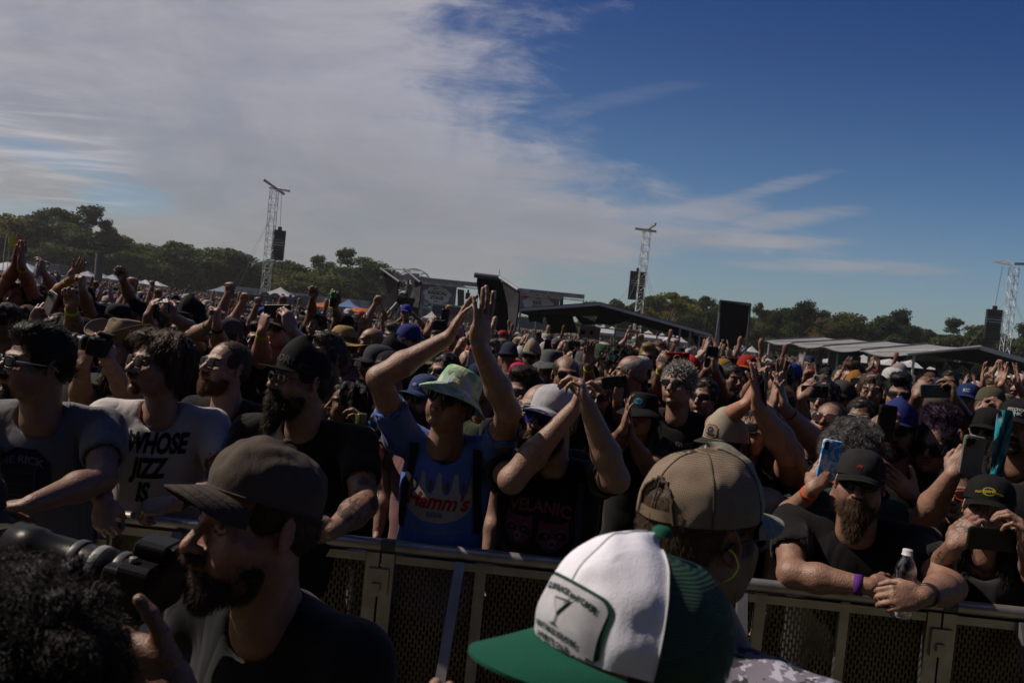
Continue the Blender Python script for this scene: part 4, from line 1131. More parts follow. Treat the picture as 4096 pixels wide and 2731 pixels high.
for i in range(len(BARX)-1):
    a, c = rail_pt(BARX[i]), rail_pt(BARX[i+1]); d = c-a; L = float(np.linalg.norm(d[:2])); ang = math.atan2(d[1], d[0])
    root = empty('crowd_barrier', (a[0], a[1], 0), ang)
    props(root, ('steel crowd barrier section with perforated panel at the left edge of the photo', 'steel crowd barrier section under the man in the white slogan shirt', 'steel crowd barrier section in front of the man in the blue beer shirt', 'steel crowd barrier section behind the man in the tan mesh cap', 'steel crowd barrier section below the woman in the yellow-emblem cap', 'steel crowd barrier section just beyond the right edge')[i], 'barrier', 'linked crowd barrier sections along the front row')
    m = MB(); m.tube([(0.002, 0, 1.13), (L-.002, 0, 1.13)], .0235, 16); m.build('top_rail', [ALU], root)
    m = MB(); m.grid(np.array([[(.03, .012, .10), (L-.03, .012, .10)], [(.03, .012, 1.085), (L-.03, .012, 1.085)]]), smooth=False); m.build('perforated_panel', [PERF], root)
    for x, w, dp in ((.028, .048, .03), (L-.028, .048, .03), (L*.36, .040, .02), (L*.66, .034, .02)):
        m = MB(); m.box((x, -.004 if w > .045 else .0, .59), (w, dp, 1.03)); m.build('post', [ALU], root)
    for zz, hh in ((1.085, .03), (.09, .04)): m = MB(); m.box((L/2, -.002, zz), (L-.11, .024, hh)); m.build('frame_bar', [ALU], root)
    m = MB(); A = np.array([L*.285, -.02, 1.10]); B = np.array([L*.235, -.62, .03]); dd = nz(B-A); X = np.array([1.0, 0, 0]); X = nz(X-dd*(X @ dd)); m.box((A+B)/2, (.036, .03, np.linalg.norm(B-A)), 0, np.column_stack([X, np.cross(dd, X), dd])); m.build('brace', [ALU], root)
    m = MB(); m.box((L/2, -.32, .018), (L-.01, .66, .018)); m.build('foot_plate', [ALU], root)
    m = MB(); m.box((.0, -.026, 1.00), (.075, .012, .10)); m.box((-.005, -.034, .985), (.03, .02, .028)); m.build('coupling', [ALU], root)
    if i in (2, 4):
        m = MB(); m.tube([(.0, 0, 1.13), (.05, 0, 1.13)], .0252, 16, 0, (.16, .16, .17)); m.build('tape_wrap', [PLAST], root)

# ------------------------------------------------------------------ people one by one
S1, S2, S3, S4, S5 = (.38, .205, .145), (.33, .17, .115), (.26, .135, .085), (.17, .09, .055), (.44, .25, .185)
BLK = (.014, .014, .016); DBR = (.05, .03, .02); BRN = (.09, .05, .03); GIN = (.20, .085, .035); BL = (.012, .010, .010); GRY = (.30, .29, .28)
CAPH = ('capped', DBR)
dk = (.012, .012, .012)
ppl = {}
def P(key, label, x, y, Y, *a, **k):
    if 'lod' not in k: k['lod'] = 0 if Y < 2.2 else 1 if Y < 4.3 else 2 if Y < 6.6 else 3
    k.setdefault('seed', len(ppl)); a = list(a)
    if Y > 2.2 or key == 'f1':      # yaw is given as seen along the line of sight
        va = math.degrees(math.atan((CX-x)/FPX)); k['tyaw'] = k.get('tyaw', a[0]*.55)-va*.8; a[0] = a[0]-va
    r = make_person(label, at(x, y, Y), *a, **k); ppl[key] = (r, x, y, Y); return r
# front row, left to right
a1 = P('a1', 'man in grey shirt with white-armed sunglasses leaning on the rail at the far left', 150, 1458, 2.72, 66, 6, hair=('quiff', BL), beard=('beard_s', DBR), glasses=('wtemple', (.6, .6, .62), (1, 1, 1)), skin=S2, shirt=(.22, .22, .24), b=1.12, sw=.40, hv='m2', lean=10, tyaw=12,
  arms=[('R', (-60, 1930), (-20, 2040), 'relax', (1, -.3, -.3), 'D'), ('L', (405, 1915), (130, 2012), 'relax', (-1, 0, -.2), 'D')])
a2 = P('a2', 'bearded man with wavy hair in a white slogan shirt gripping the rail', 640, 1460, 3.0, 58, 8, hair=('wavy', (.10, .055, .03)), beard=('beard_s', GIN), glasses=('round', (.02, .015, .01), (3, 1.6, 1)), skin=S5, shirt=(.74, .68, .68), sw=.38, b=1.03, lean=6, tyaw=6, browc=(.2, .12, .08),
  arms=[('R', (375, 1905), (415, 2000), 'rail', (.25, -.3, -1), 'B'), ('L', (905, 1945), (690, 2012), 'rail', (-1, -.35, -.2), (-.2, .5, -1))], bands=[('R', (.65, .7, .04), .018), ('L', 'watch', .03)])
a3 = P('a3', 'man with cropped hair, long beard and an ear plug behind the slogan shirt man', 905, 1468, 3.55, 52, 12, hair=('crop', (.10, .06, .035)), beard=('beard_m', GIN), glasses=('round', dk), skin=S5, shirt=BLK, hv='m3', sw=.38,
  arms=[('L', (1180, 1720), (960, 1860), 'relax', 'L', 'B')])
a4 = P('a4', 'heavy bearded man in a black flat-brim cap and clear glasses in the front row', 1205, 1520, 2.95, 58, 6, hair=('capped', BL), beard=('beard_l', DBR), hat=('snap', BLK, BLK), glasses=('clear', (.05, .05, .05)), skin=S1, shirt=(.022, .017, .015), hv='m2', b=1.2, belly=.03, sw=.43, lean=5, tyaw=20, tat='L',
  arms=[('R', (920, 2000), (960, 2120), 'relax', 'R', 'B'), ('L', (1455, 2020), (1330, 2120), 'rail', (-1, -.3, -.1), 'B')])
a4b = P('a4b', 'person with long black hair holding drinks behind the heavy bearded man', 1395, 1610, 4.3, 80, 0, hair=('long', BL), skin=S3, shirt=(.03, .02, .02), hv='f1', b=.9, sw=.34, noeyes=True,
  arms=[('L', (1500, 1820), (1448, 1735), 'grip', (-.2, 0, 1), (-1, 0, 0))])
a5 = P('a5', 'man in a green bucket hat and blue beer shirt clapping above his head', 1812, 1600, 3.0, 27, 10, 12, hair=('capped', BRN), hat=('bucket', (.27, .38, .31), (.36, .42, .28), 0, .97, .006, 11), glasses=('way', dk), skin=(.42, .23, .16), hv='m3', shirt=(.11, .22, .74), sw=.41, b=1.0, tyaw=8, lean=2, sleeve=.5,
  arms=[('R', (1515, 1512), (1790, 1352), 'clap', (.45, -.15, 1), (1, .1, -.3)), ('L', (2033, 1645), (1915, 1385), 'clap', (.05, -.05, 1), (-.75, .75, 0), 1.08)], stub=.15, arml=1.06)
a6 = P('a6', 'bearded man in a white cap clasping his hands in the air beside his face', 2212, 1672, 3.0, 33, 4, hair=('capped', GIN), beard=('beard_l', (.12, .06, .03)), hat=('cap', (.62, .62, .68), (.62, .62, .68)), glasses=('av', dk, (2, 2, 16)), skin=(.42, .24, .175), shirt=BLK, b=1.15, belly=.02, sw=.41, tyaw=10, arml=1.08,
  arms=[('R', (2046, 1920), (2290, 1640), 'grip', (.25, .1, 1), (1, 0, .0), .95), ('L', (2462, 1915), (2352, 1625), 'hold', (-.38, .05, 1), (-1, .2, -.1), .95)])
a6b = P('a6b', 'balding man with clear glasses and bushy dark beard behind the white cap man', 2158, 1642, 3.5, 48, 6, hair=('rim', BL), beard=('beard_l', BL), glasses=('clear', (.5, .5, .5)), skin=S5, shirt=BLK, hv='m2')
a7 = P('a7', 'woman in a black bucket hat and glasses with black lipstick, palms together', 2566, 1658, 4.4, 18, 8, hair=('cappedlong', BL), hat=('bucket', BLK, BLK), glasses=('clear', dk), skin=S2, hv='f2', shirt=BLK, sw=.34, look=dict(lipc=(.03, .03, .04)), tyaw=5,
  arms=[('R', (2462, 1785), (2490, 1722), 'clap', (.12, 0, 1), 'R'), ('L', (2596, 1872), (2522, 1745), 'clap', (-.15, 0, 1), 'L')])
a8 = P('a8', 'man with spiky grey hair and black sunglasses in a black sleeveless shirt', 2712, 1538, 4.55, 22, 4, hair=('spiky', (.55, .54, .50)), glasses=('way', dk), skin=(.44, .25, .18), shirt=BLK, hv='m2', sw=.40, stub=.1, browc=(.4, .36, .32), sleeve=.3)
a9 = P('a9', 'smiling man with curly black hair and wrap sunglasses right of the grey-haired man', 2816, 1590, 5.0, 22, 3, hair=('short', BL), glasses=('wrap', dk), skin=S1, shirt=BLK)
a10 = P('a10', 'person in a beige cap with a red patch and an orange earplug', 2898, 1784, 3.35, 38, -2, hair=('cappedlong', BL), hat=('trucker', (.50, .44, .34), (.05, .06, .04)), skin=S1, shirt=(.3, .3, .32), hv='m1')
a11 = P('a11', 'smiling woman in dark sunglasses and black top clapping with a smart watch', 3022, 1722, 3.55, 28, 10, hair=('long', DBR), glasses=('way', dk), skin=(.50, .24, .16), hv='fopen', tank=True, b=1.05, sw=.36, arml=1.05,
  arms=[('R', (2865, 1700), (2978, 1622), 'clap', (.4, 0, 1), 'R'), ('L', (3158, 1815), (3035, 1628), 'clap', (-.25, 0, 1), (-.7, .5, 0), 1, 1.25)], bands=[('L', 'watch', .03)])
a11b = P('a11b', 'man in grey shirt clapping with a black wristband behind the smiling woman', 3112, 1640, 4.1, 15, 0, hair=('short', BRN), glasses=('way', dk), skin=S5, shirt=(.22, .23, .24), b=1.15, sw=.40, arml=1.06,
  arms=[('R', (3020, 1770), (3085, 1640), 'clap', (.1, 0, 1), 'R'), ('L', (3275, 1790), (3146, 1642), 'clap', (-.35, 0, 1), (-.8, .4, 0), 1, 1.15)], bands=[('L', (.02, .02, .02), .008)])
a12 = P('a12', 'woman with frizzy grey hair photographing with a blue marbled phone', 3392, 1835, 3.35, 18, 2, hair=('curly', (.22, .21, .21)), skin=S5, hv='f2', shirt=(.02, .07, .07), sleeve=.35, b=1.05, glasses=('round', dk), arml=1.05,
  arms=[('R', (3118, 2098), (3252, 1955), 'grip', (.35, 0, 1), (.6, .7, 0))], bands=[('R', (.75, .16, .06), .022)])
a13 = P('a13', 'big bearded man in a black cap leaning on the rail with a water bottle', 3440, 1932, 2.95, 4, 2, hair=('capped', DBR), beard=('beard_l', (.13, .075, .045)), hat=('cap', (.028, .028, .03), (.02, .02, .022)), glasses=('wrap', dk), skin=S1, hv='big', shirt=(.012, .012, .014), b=1.3, belly=.04, sw=.46, lean=14, tyaw=4,
  arms=[('R', (3165, 2295), (3478, 2345), 'hold', (1, -.15, -.05), (0, .9, -.4), 1.08), ('L', (3800, 2345), (3690, 2385), 'hold', (-1, -.1, -.1), (0, .9, -.5), 1.08)], bands=[('R', (.14, .03, .30), .026), ('L', 'watch', .03)])
a14 = P('a14', 'dark bearded man in a blue cap filming with a black phone', 3588, 1716, 3.7, 10, 0, hair=('capped', BL), beard=('beard_m', BL), hat=('fit', (.03, .045, .22), (.03, .04, .2)), glasses=('way', dk), skin=S2, hv='m2', shirt=BLK, b=1.18, sw=.42,
  arms=[('R', (3440, 1905), (3497, 1760), 'grip', (.4, -.1, 1), (.7, .6, .1), 1.12), ('L', (3735, 2090), (3655, 1985), 'relax', (-.85, -.2, .6), (-.1, 1, 0), 1.05)], bands=[('L', (.02, .02, .02), .02)])
a15 = P('a15', 'woman with purple curly topknot and large black sunglasses, mouth open', 3735, 1792, 3.7, 14, 4, hair=('puff', (.045, .02, .06)), glasses=('big', dk), skin=(.32, .17, .10), hv='fopen', shirt=(.015, .015, .02), b=1.0, browc=(.05, .04, .03))
a16 = P('a16', 'person in red-orange sunglasses holding up a pale grey phone', 3838, 1965, 3.4, 12, 0, hair=('short', BL), glasses=('way', (.7, .07, .03), (2, 1.2, 1)), skin=S5, hv='f2', tank=True, shirt=(.10, .02, .02), arml=1.1,
  arms=[('R', (3695, 2080), (3812, 1895), 'grip', (.45, 0, 1), (.6, .7, 0), 1.0, 1.2)])
a17 = P('a17', 'woman in a black cap with a yellow emblem filming with two hands', 3955, 2034, 2.98, 4, 4, hair=('cappedlong', BL), hat=('cap', BLK, BLK), skin=S1, hv='f2', tank=True, shirt=(.035, .035, .038), sw=.37, tat='R', look=dict(browamt=1.3),
  arms=[('R', (3735, 2300), (3815, 2182), 'grip', (.5, -.1, 1), (.8, .4, .1)), ('L', (4160, 2310), (4105, 2190), 'grip', (-.4, -.1, 1), (-.9, .4, 0))])
a18 = P('a18', 'tattooed man in a black cap with a turquoise bandana at the right edge', 4078, 1708, 3.5, 14, 2, hair=('cappedlong', BL), beard=('goatee', BL), hat=('cap', BLK, BLK), skin=S2, hv='m1', shirt=(.03, .03, .033), tat='RL')
a19 = P('a19', 'man in white-framed sunglasses with a goatee in a grey shirt', 3440, 1672, 4.7, 6, 2, hair=('short', BL), beard=('goatee', BL), glasses=('way', (.62, .62, .66), (1, 1, 1)), skin=S3, shirt=(.2, .2, .21))
a20 = P('a20', 'woman with slicked-back dark hair tilting her face up in aviator sunglasses', 3318, 1692, 4.25, 18, 20, hair=('crop', DBR), glasses=('av', dk, (3, 1.4, 1.2)), skin=S1, hv='f2', tank=True)
a21 = P('a21', 'white-bearded man in a purple tie-dye shirt holding up a phone', 3300, 1598, 5.1, 22, 0, hair=('short', BL), beard=('beard_m', (.5, .5, .48)), glasses=('round', dk), skin=(.44, .25, .18), shirt=(.10, .04, .20), hv='m2',
  arms=[('R', (3205, 1680), (3205, 1590), 'grip', (.5, 0, .9), (.6, .7, 0))])
a22 = P('a22', 'man with long brown hair and thin glasses smiling in the crowd', 3488, 1562, 5.4, 5, 0, hair=('long', (.07, .04, .025)), glasses=('clear', dk), skin=S1, hv='m3', shirt=(.2, .2, .2))
a23 = P('a23', 'dark-haired man in rectangular sunglasses behind the blue cap man', 3594, 1580, 5.0, 0, 0, hair=('quiff', BL), glasses=('wrap', dk), skin=S1, hv='m2')
a24 = P('a24', 'person hidden behind a sage green phone held high with both hands', 3745, 1660, 4.75, 5, 0, hair=('short', BL), skin=S3, shirt=BLK, arml=1.08, hat=('panama', (.10, .08, .06), (.10, .08, .06)),
  arms=[('R', (3640, 1690), (3668, 1585), 'grip', (.35, 0, 1), (.7, .5, 0)), ('L', (3885, 1720), (3822, 1600), 'grip', (-.3, 0, 1), (-.8, .4, 0))])
# behind the front row, right of the centre
P('b1', 'bearded man with swept brown hair and round sunglasses, mouth open', 2090, 1574, 4.15, 36, 4, hair=('quiff', (.06, .035, .02)), beard=('beard_m', DBR), glasses=('round', dk), skin=S1, hv='open', shirt=BLK, noeyes=True)
P('b2', 'man with receding dark hair behind the clasped hands', 2262, 1502, 4.8, -8, 4, hair=('rim', DBR), glasses=('way', dk, (4, 1.6, .4)), skin=S2, hv='m2')
P('b3', 'man in a hot pink cap left of centre in the crowd', 2072, 1508, 6.8, 30, 0, hair=CAPH, hat=('cap', (.65, .04, .16), (.65, .04, .16)), skin=S2)
P('b4', 'man in a white cap with a red brim in the middle of the crowd', 2082, 1450, 7.8, 28, 0, hair=CAPH, hat=('trucker', (.6, .58, .55), (.5, .02, .02)), glasses=('way', dk), skin=S2)
P('b5', 'moustached man in a tan cap and green sleeved shirt', 2126, 1424, 7.3, 15, 0, hair=CAPH, hat=('trucker', (.42, .34, .25), (.05, .04, .035)), glasses=('way', dk), beard=('goatee', DBR), skin=S2, shirt=(.02, .16, .07))
P('b6', 'person in a navy beanie seen from behind in the crowd', 2030, 1428, 7.5, 150, 0, hat=('beanie', (.03, .04, .08), (.03, .04, .08)), skin=S2, noeyes=True)
P('b7', 'man in a dark green bucket hat raising a black phone', 2411, 1440, 6.9, 10, 0, hair=CAPH, hat=('bucket', (.045, .075, .05), (.045, .075, .05), 0, 1.15), skin=S2, shirt=(.3, .3, .3),
  arms=[('R', (2375, 1545), (2390, 1492), 'grip', (.2, 0, 1), (.5, .7, 0))])
P('b8', 'man in a grey bucket hat and glasses with a grey beard', 2204, 1462, 6.1, 25, 0, hair=('capped', GRY), beard=('beard_m', GRY), hat=('bucket', (.12, .13, .14), (.12, .13, .14)), glasses=('clear', dk), skin=S2)
b9 = P('b9', 'curly-haired man with a colourful bandana round his forehead', 2466, 1474, 5.7, 20, 2, hair=('curly', BL), glasses=('way', dk), skin=S2)
P('b10', 'bearded man in an off-white cap and white vest', 2562, 1488, 6.2, 20, 0, hair=CAPH, hat=('cap', (.5, .46, .40), (.5, .46, .40)), beard=('beard_m', BL), skin=S3, tank=True, shirt=(.6, .58, .62))
P('b11', 'balding grey man in a red shirt turned to the left', 2520, 1490, 5.5, 95, 0, hair=('rim', GRY), skin=S2, shirt=(.30, .03, .03))
P('b12', 'blond man in sunglasses right of the off-white cap', 2590, 1428, 7.8, 8, 0, hair=('quiff', (.36, .24, .10)), glasses=('way', dk), skin=S1)
P('b13', 'tall brown-haired man looking out over the crowd', 2634, 1408, 7.9, -5, 0, hair=('short', BRN), skin=S1)
P('b14', 'tattooed person holding up a red phone behind the grey-haired man', 2665, 1515, 5.6, 10, 0, hair=('short', BL), skin=S2, arml=1.05, tat='R',
  arms=[('R', (2633, 1560), (2645, 1475), 'grip', (.15, 0, 1), (.5, .8, 0))], bands=[('R', (.75, .8, .04), .022)])
P('b15', 'man in a red cap behind the spiky grey hair', 2766, 1484, 7.5, 15, 0, hair=CAPH, hat=('fit', (.45, .02, .03), (.45, .02, .03)), skin=S3)
P('b16', 'long-haired woman in black sunglasses left of the bucket hat woman', 2398, 1592, 5.0, 10, 4, hair=('long', (.10, .06, .035)), glasses=('wrap', dk), hv='f1', skin=S5)
P('b17', 'woman filming with a calculator-patterned phone held in one hand', 2445, 1600, 5.3, 15, 4, hair=('long', DBR), hv='f1', skin=S5, glasses=('way', dk), arml=1.06,
  arms=[('L', (2470, 1700), (2470, 1600), 'grip', (0, -.1, 1), (-.6, .8, 0))], bands=[('L', (.3, .05, .04), .01)])
P('b18', 'person with a raised hand and a yellow wristband above the clasped hands', 2345, 1525, 5.5, 10, 0, hair=CAPH, hat=('cap', BLK, BLK), skin=S2, arml=1.08,
  arms=[('R', (2362, 1560), (2353, 1462), 'relax', (-.05, 0, 1), 'C')], bands=[('R', (.75, .8, .04), .022)])
P('b19', 'person holding a black phone upright with both hands beside the red cap', 2848, 1515, 6.1, 10, 0, hair=CAPH, hat=('cap', BLK, BLK), skin=S2, arml=1.06,
  arms=[('R', (2795, 1545), (2828, 1478), 'grip', (.2, 0, 1), (.7, .6, 0)), ('L', (2885, 1560), (2862, 1482), 'grip', (-.2, 0, 1), (-.7, .6, 0))])
P('b20', 'man in a yellow-brown cap right of the upright black phone', 2890, 1492, 6.9, 10, 0, hair=CAPH, hat=('cap', (.35, .2, .03), (.35, .2, .03)), skin=S3)
P('b21', 'short-haired man looking to the right in the crowd', 2924, 1514, 6.4, -35, 0, hair=('short', BL), skin=S3, shirt=(.06, .08, .03))
P('b22', 'man with a long ginger beard, red cap and mirrored blue sunglasses', 2986, 1478, 6.8, 15, 0, hair=CAPH, hat=('cap', (.40, .03, .02), (.40, .10, .02)), beard=('beard_l', (.30, .12, .04)), glasses=('wrap', dk, (2, 12, 20)), skin=S2)
P('b23', 'person in a grey cap clapping beside the ginger beard', 3052, 1508, 6.1, 30, 0, hair=CAPH, hat=('cap', (.09, .09, .1), (.09, .09, .1)), skin=S1,
  arms=[('R', (2985, 1580), (3022, 1512), 'clap', (.3, 0, 1), 'R'), ('L', (3075, 1585), (3045, 1512), 'clap', (-.2, 0, 1), 'L')])
P('b24', 'bearded man in a royal blue cap behind the clapping woman', 3160, 1512, 6.3, 25, 0, hair=CAPH, hat=('cap', (.03, .06, .35), (.03, .06, .35)), beard=('beard_m', BL), glasses=('way', dk), skin=S2)
P('b25', 'dark-haired man with raised hands in front of the blue cap', 3122, 1522, 5.6, 15, 0, hair=('quiff', BL), skin=S2, arml=1.05,
  arms=[('L', (3150, 1620), (3120, 1545), 'flat', (0, 0, 1), 'C')])
P('b26', 'young man in profile looking left right of the grey-shirted crowd', 3410, 1512, 6.8, 38, 4, hair=('quiff', BRN), skin=S1, hv='m3')
P('b27', 'person in an orange and black cap raising a phone', 3420, 1560, 5.9, 25, 4, hair=CAPH, hat=('fit', (.35, .16, .03), (.03, .02, .02)), glasses=('av', dk, (6, 2, .6)), skin=S1, arml=1.05,
  arms=[('R', (3385, 1610), (3432, 1555), 'grip', (.5, 0, .8), (.5, .7, 0))], bands=[('R', (.75, .8, .04), .02)])
P('b28', 'man in a charcoal patterned cap left of the long-haired man', 3366, 1592, 5.5, 20, 0, hair=CAPH, hat=('cap', (.07, .07, .075), (.03, .03, .03)), glasses=('way', dk), skin=S2)
P('b29', 'person in a striped knit beanie under the pale canopy', 3592, 1512, 7.6, 10, 0, hat=('beanie', (.35, .30, .30), (.30, .04, .04)), skin=S2)
P('b30', 'person in a white cap turned away under the pale canopy', 3568, 1524, 7.3, 140, 0, hair=CAPH, hat=('cap', (.6, .6, .62), (.05, .1, .4)), skin=S2, noeyes=True)
P('b31', 'dark bearded man with sunglasses and a headset by the canopy', 3798, 1528, 7.9, 8, 0, hair=('short', BL), beard=('beard_s', BL), glasses=('way', dk), skin=S2, shirt=BLK)
P('b32', 'man in a navy cap with white letters below the right canopy', 3872, 1598, 6.1, 12, 2, hair=CAPH, hat=('cap', (.02, .04, .16), (.02, .04, .16)), skin=S1)
P('b33', 'person raising both bare arms beneath the right speaker tower', 3965, 1570, 6.5, 15, 0, hair=('short', BRN), skin=(.44, .23, .15), arml=1.1,
  arms=[('R', (3898, 1610), (3930, 1542), 'flat', (-.1, 0, 1), (.8, -.4, 0)), ('L', (4028, 1610), (4002, 1540), 'flat', (.1, 0, 1), (-.8, -.4, 0))], bands=[('R', (.7, .2, .04), .015)])
P('b34', 'man in a camouflage cap filming below the right canopy', 3960, 1625, 5.1, 10, 0, hair=CAPH, hat=('cap', (.10, .09, .06), (.10, .09, .06)), skin=S2,
  arms=[('R', (3890, 1730), (3925, 1668), 'grip', (.4, 0, 1), (.6, .7, 0)), ('L', (4030, 1730), (4010, 1672), 'grip', (-.3, 0, 1), (-.6, .7, 0))])
P('b35', 'person in a brown straw fedora near the right edge', 4003, 1640, 5.6, 12, 0, hair=CAPH, hat=('panama', (.24, .17, .09), (.24, .17, .09)), skin=S2)
P('b36', 'man in a black cap and silver-rimmed sunglasses left of the bandana', 3950, 1722, 4.3, 14, 0, hair=CAPH, hat=('cap', BLK, BLK), glasses=('av', (.55, .55, .58)), skin=S1)
# behind the front row, left and centre
P('c1', 'man in a denim blue cap and sunglasses with a grizzled beard beside the bucket hat', 1700, 1598, 4.0, 42, 6, hair=('capped', GRY), beard=('beard_l', (.12, .10, .09)), hat=('cap', (.05, .08, .19), (.05, .08, .19)), glasses=('way', dk), skin=S1, shirt=(.25, .12, .12))
P('c2', 'man in a black cap with a red dot facing left', 1562, 1492, 4.5, 42, 0, hair=CAPH, hat=('cap', BLK, BLK), glasses=('round', dk), skin=S1, beard=('beard_s', GIN))
P('c3', 'ginger-bearded man in a slate cap and mirrored shades in profile', 1512, 1458, 5.0, 62, 0, hair=CAPH, hat=('cap', (.06, .07, .09), (.04, .04, .05)), beard=('beard_m', GIN), glasses=('wrap', dk), skin=S1, shirt=BLK)
P('c4', 'man in a black flat-brim cap in front of the blue backwards cap', 1572, 1432, 5.5, 55, 0, hair=CAPH, hat=('snap', (.02, .02, .02), (.02, .02, .02)), skin=S2)
P('c5', 'man in a royal blue cap worn backwards and dark-rimmed glasses', 1632, 1362, 5.9, 32, 2, hair=CAPH, hat=('cap', (.035, .05, .22), (.03, .04, .2), 180), glasses=('clear', dk), beard=('beard_s', DBR), skin=S5, shirt=BLK)
P('c6', 'bald man seen from the side in the crowd', 1482, 1366, 6.9, 85, 0, skin=S2, hv='m2')
P('c7', 'man in a wide straw hat and pale pink shirt', 1368, 1378, 5.9, 40, 4, hair=CAPH, hat=('straw', (.42, .28, .11), (.42, .28, .11), 0, 1.15), beard=('beard_s', BL), skin=S3, shirt=(.30, .19, .24), sleeve=.8, b=1.1, sw=.40)
P('c8', 'man with short greying quiff and wrap sunglasses in front of the straw hat', 1308, 1432, 4.4, 52, 4, hair=('quiff', (.10, .08, .07)), glasses=('wrap', dk), skin=S1, shirt=BLK)
P('c9', 'round-faced man in a camouflage cap filming with a large dark phone', 1112, 1322, 5.1, 22, 8, hair=CAPH, hat=('cap', (.10, .09, .07), (.08, .07, .06)), glasses=('way', dk), skin=(.50, .26, .2), hv='big', b=1.15, arml=1.1,
  arms=[('R', (1045, 1440), (1048, 1325), 'grip', (.12, 0, 1), (.6, .7, 0), 1.1, 1.1), ('L', (1225, 1400), (1165, 1318), 'grip', (-.35, 0, 1), (-.7, .6, 0), 1.1, 1.1)], bands=[('R', (.75, .8, .04), .026)])
P('d1', 'young man in a tan cowboy hat aiming a telephoto camera', 486, 1378, 3.85, 48, 6, hair=('cappedlong', BRN), hat=('cowboy', (.27, .20, .13), (.30, .23, .15), 0, .95), skin=(.42, .23, .16), hv='m3', shirt=(.03, .045, .035), stub=.05, arml=1.0,
  arms=[('R', (318, 1610), (332, 1462), 'grip', (.1, 0, 1), (.2, .3, .9)), ('L', (520, 1600), (430, 1440), 'grip', (-.3, 0, 1), (-.7, .5, 0))])
P('d2', 'man in a dark flat cap turned left with a tattooed raised arm', 305, 1356, 4.4, 82, 0, hair=('capped', BRN), hat=('fit', (.02, .03, .028), (.02, .03, .028)), skin=S2, shirt=BLK, arml=1.06,
  arms=[('R', (300, 1330), (285, 1228), 'fist', (-.05, 0, 1), 'C')], tat='R', bands=[('R', (.75, .8, .04), .028)])
P('d3', 'bearded man in a navy baseball cap and wrap sunglasses on the left', 374, 1272, 6.2, 60, 0, hair=CAPH, hat=('cap', (.035, .04, .12), (.035, .04, .12)), glasses=('wrap', dk), beard=('beard_s', DBR), skin=S1, shirt=(.3, .29, .3))
P('d4', 'man in a black cap and thin glasses beside the navy cap', 470, 1278, 6.2, 45, 0, hair=CAPH, hat=('cap', (.02, .022, .03), (.02, .02, .03)), glasses=('clear', dk), beard=('goatee', DBR), skin=S2)
P('d5', 'man in a black cap and sunglasses filming sideways with his phone', 762, 1270, 5.6, 38, 0, hair=('cappedlong', BL), hat=('snap', BLK, BLK), glasses=('wrap', dk), beard=('beard_m', BL), skin=S2, arml=1.08,
  arms=[('R', (600, 1330), (590, 1262), 'grip', (.3, 0, 1), (.7, .6, 0)), ('L', (785, 1330), (690, 1262), 'grip', (-.6, 0, .7), (-.5, .6, .3))])
P('d6', 'person in a black cap clasping raised hands with a dark watch', 905, 1350, 4.9, 40, 0, hair=CAPH, hat=('cap', (.08, .08, .085), (.05, .05, .05)), skin=S1, arml=1.05,
  arms=[('R', (765, 1350), (840, 1298), 'fist', (.4, 0, 1), (1, 0, 0)), ('L', (880, 1390), (868, 1300), 'fist', (0, 0, 1), (-1, 0, 0))], bands=[('L', (.02, .02, .02), .025), ('R', (.3, .35, .2), .025)])
P('d7', 'man in a cream brimmed hat at the left of the crowd', 142, 1206, 6.9, 60, 0, hair=CAPH, hat=('panama', (.55, .48, .36), (.5, .43, .33)), skin=S2)
P('d8', 'man with short brown hair and aviators holding a white phone at the left edge', 92, 1292, 5.4, 68, 8, hair=('short', BRN), glasses=('av', (.4, .4, .4), (3, 3, 3)), skin=S2, arml=1.05,
  arms=[('L', (115, 1370), (135, 1292), 'grip', (.45, 0, 1), (-.2, .8, 0), 1.1)])
P('d9', 'person with glossy black hair at the very left edge', 12, 1290, 5.0, 70, 0, hair=('short', BL), skin=S2)
P('d10', 'person punching the air with a black arm sleeve', 545, 1262, 6.4, 35, 0, hair=CAPH, hat=('cap', BLK, BLK), skin=S3, arml=1.15,
  arms=[('R', (522, 1190), (492, 1118), 'fist', (-.35, 0, 1), 'C')])
P('d11', 'person holding both reddish hands high at the left edge', 72, 1185, 5.9, 30, 0, hair=('short', BL), skin=(.34, .12, .08), arml=1.15,
  arms=[('R', (30, 1125), (60, 1062), 'flat', (.1, 0, 1), 'R'), ('L', (112, 1125), (86, 1066), 'flat', (.02, 0, 1), 'L')], bands=[('L', (.65, .75, .04), .022)])
P('d12', 'person lifting a water bottle with both hands above the crowd', 152, 1190, 6.9, 35, 0, hair=('short', DBR), skin=S1, arml=1.15,
  arms=[('R', (96, 1150), (145, 1095), 'grip', (.25, 0, 1), 'R'), ('L', (208, 1140), (172, 1088), 'grip', (-.15, 0, 1), 'L')])
P('d13', 'person raising a sunlit hand with a yellow wristband on the left', 292, 1225, 6.0, 40, 0, hair=('curly', BL), skin=(.42, .20, .12), arml=1.12,
  arms=[('R', (222, 1178), (280, 1120), 'flat', (.5, 0, 1), 'C'), ('L', (345, 1215), (328, 1158), 'fist', (0, 0, 1), 'L')], bands=[('R', (.65, .75, .04), .022)])
P('d14', 'person hoisting a green drink can with a yellow wristband', 1376, 1305, 8.0, 35, 0, hair=CAPH, hat=('cap', BLK, BLK), skin=S3, arml=1.2,
  arms=[('R', (1352, 1272), (1339, 1222), 'grip', (-.05, 0, 1), 'C', 1.15)], bands=[('R', (.5, .8, .1), .03)])
P('d15', 'person punching a bare fist up left of the raised can', 1265, 1300, 7.8, 35, 0, hair=('short', BL), skin=S3, arml=1.2,
  arms=[('R', (1247, 1252), (1250, 1192), 'fist', (0, 0, 1), 'C', 1.15)])
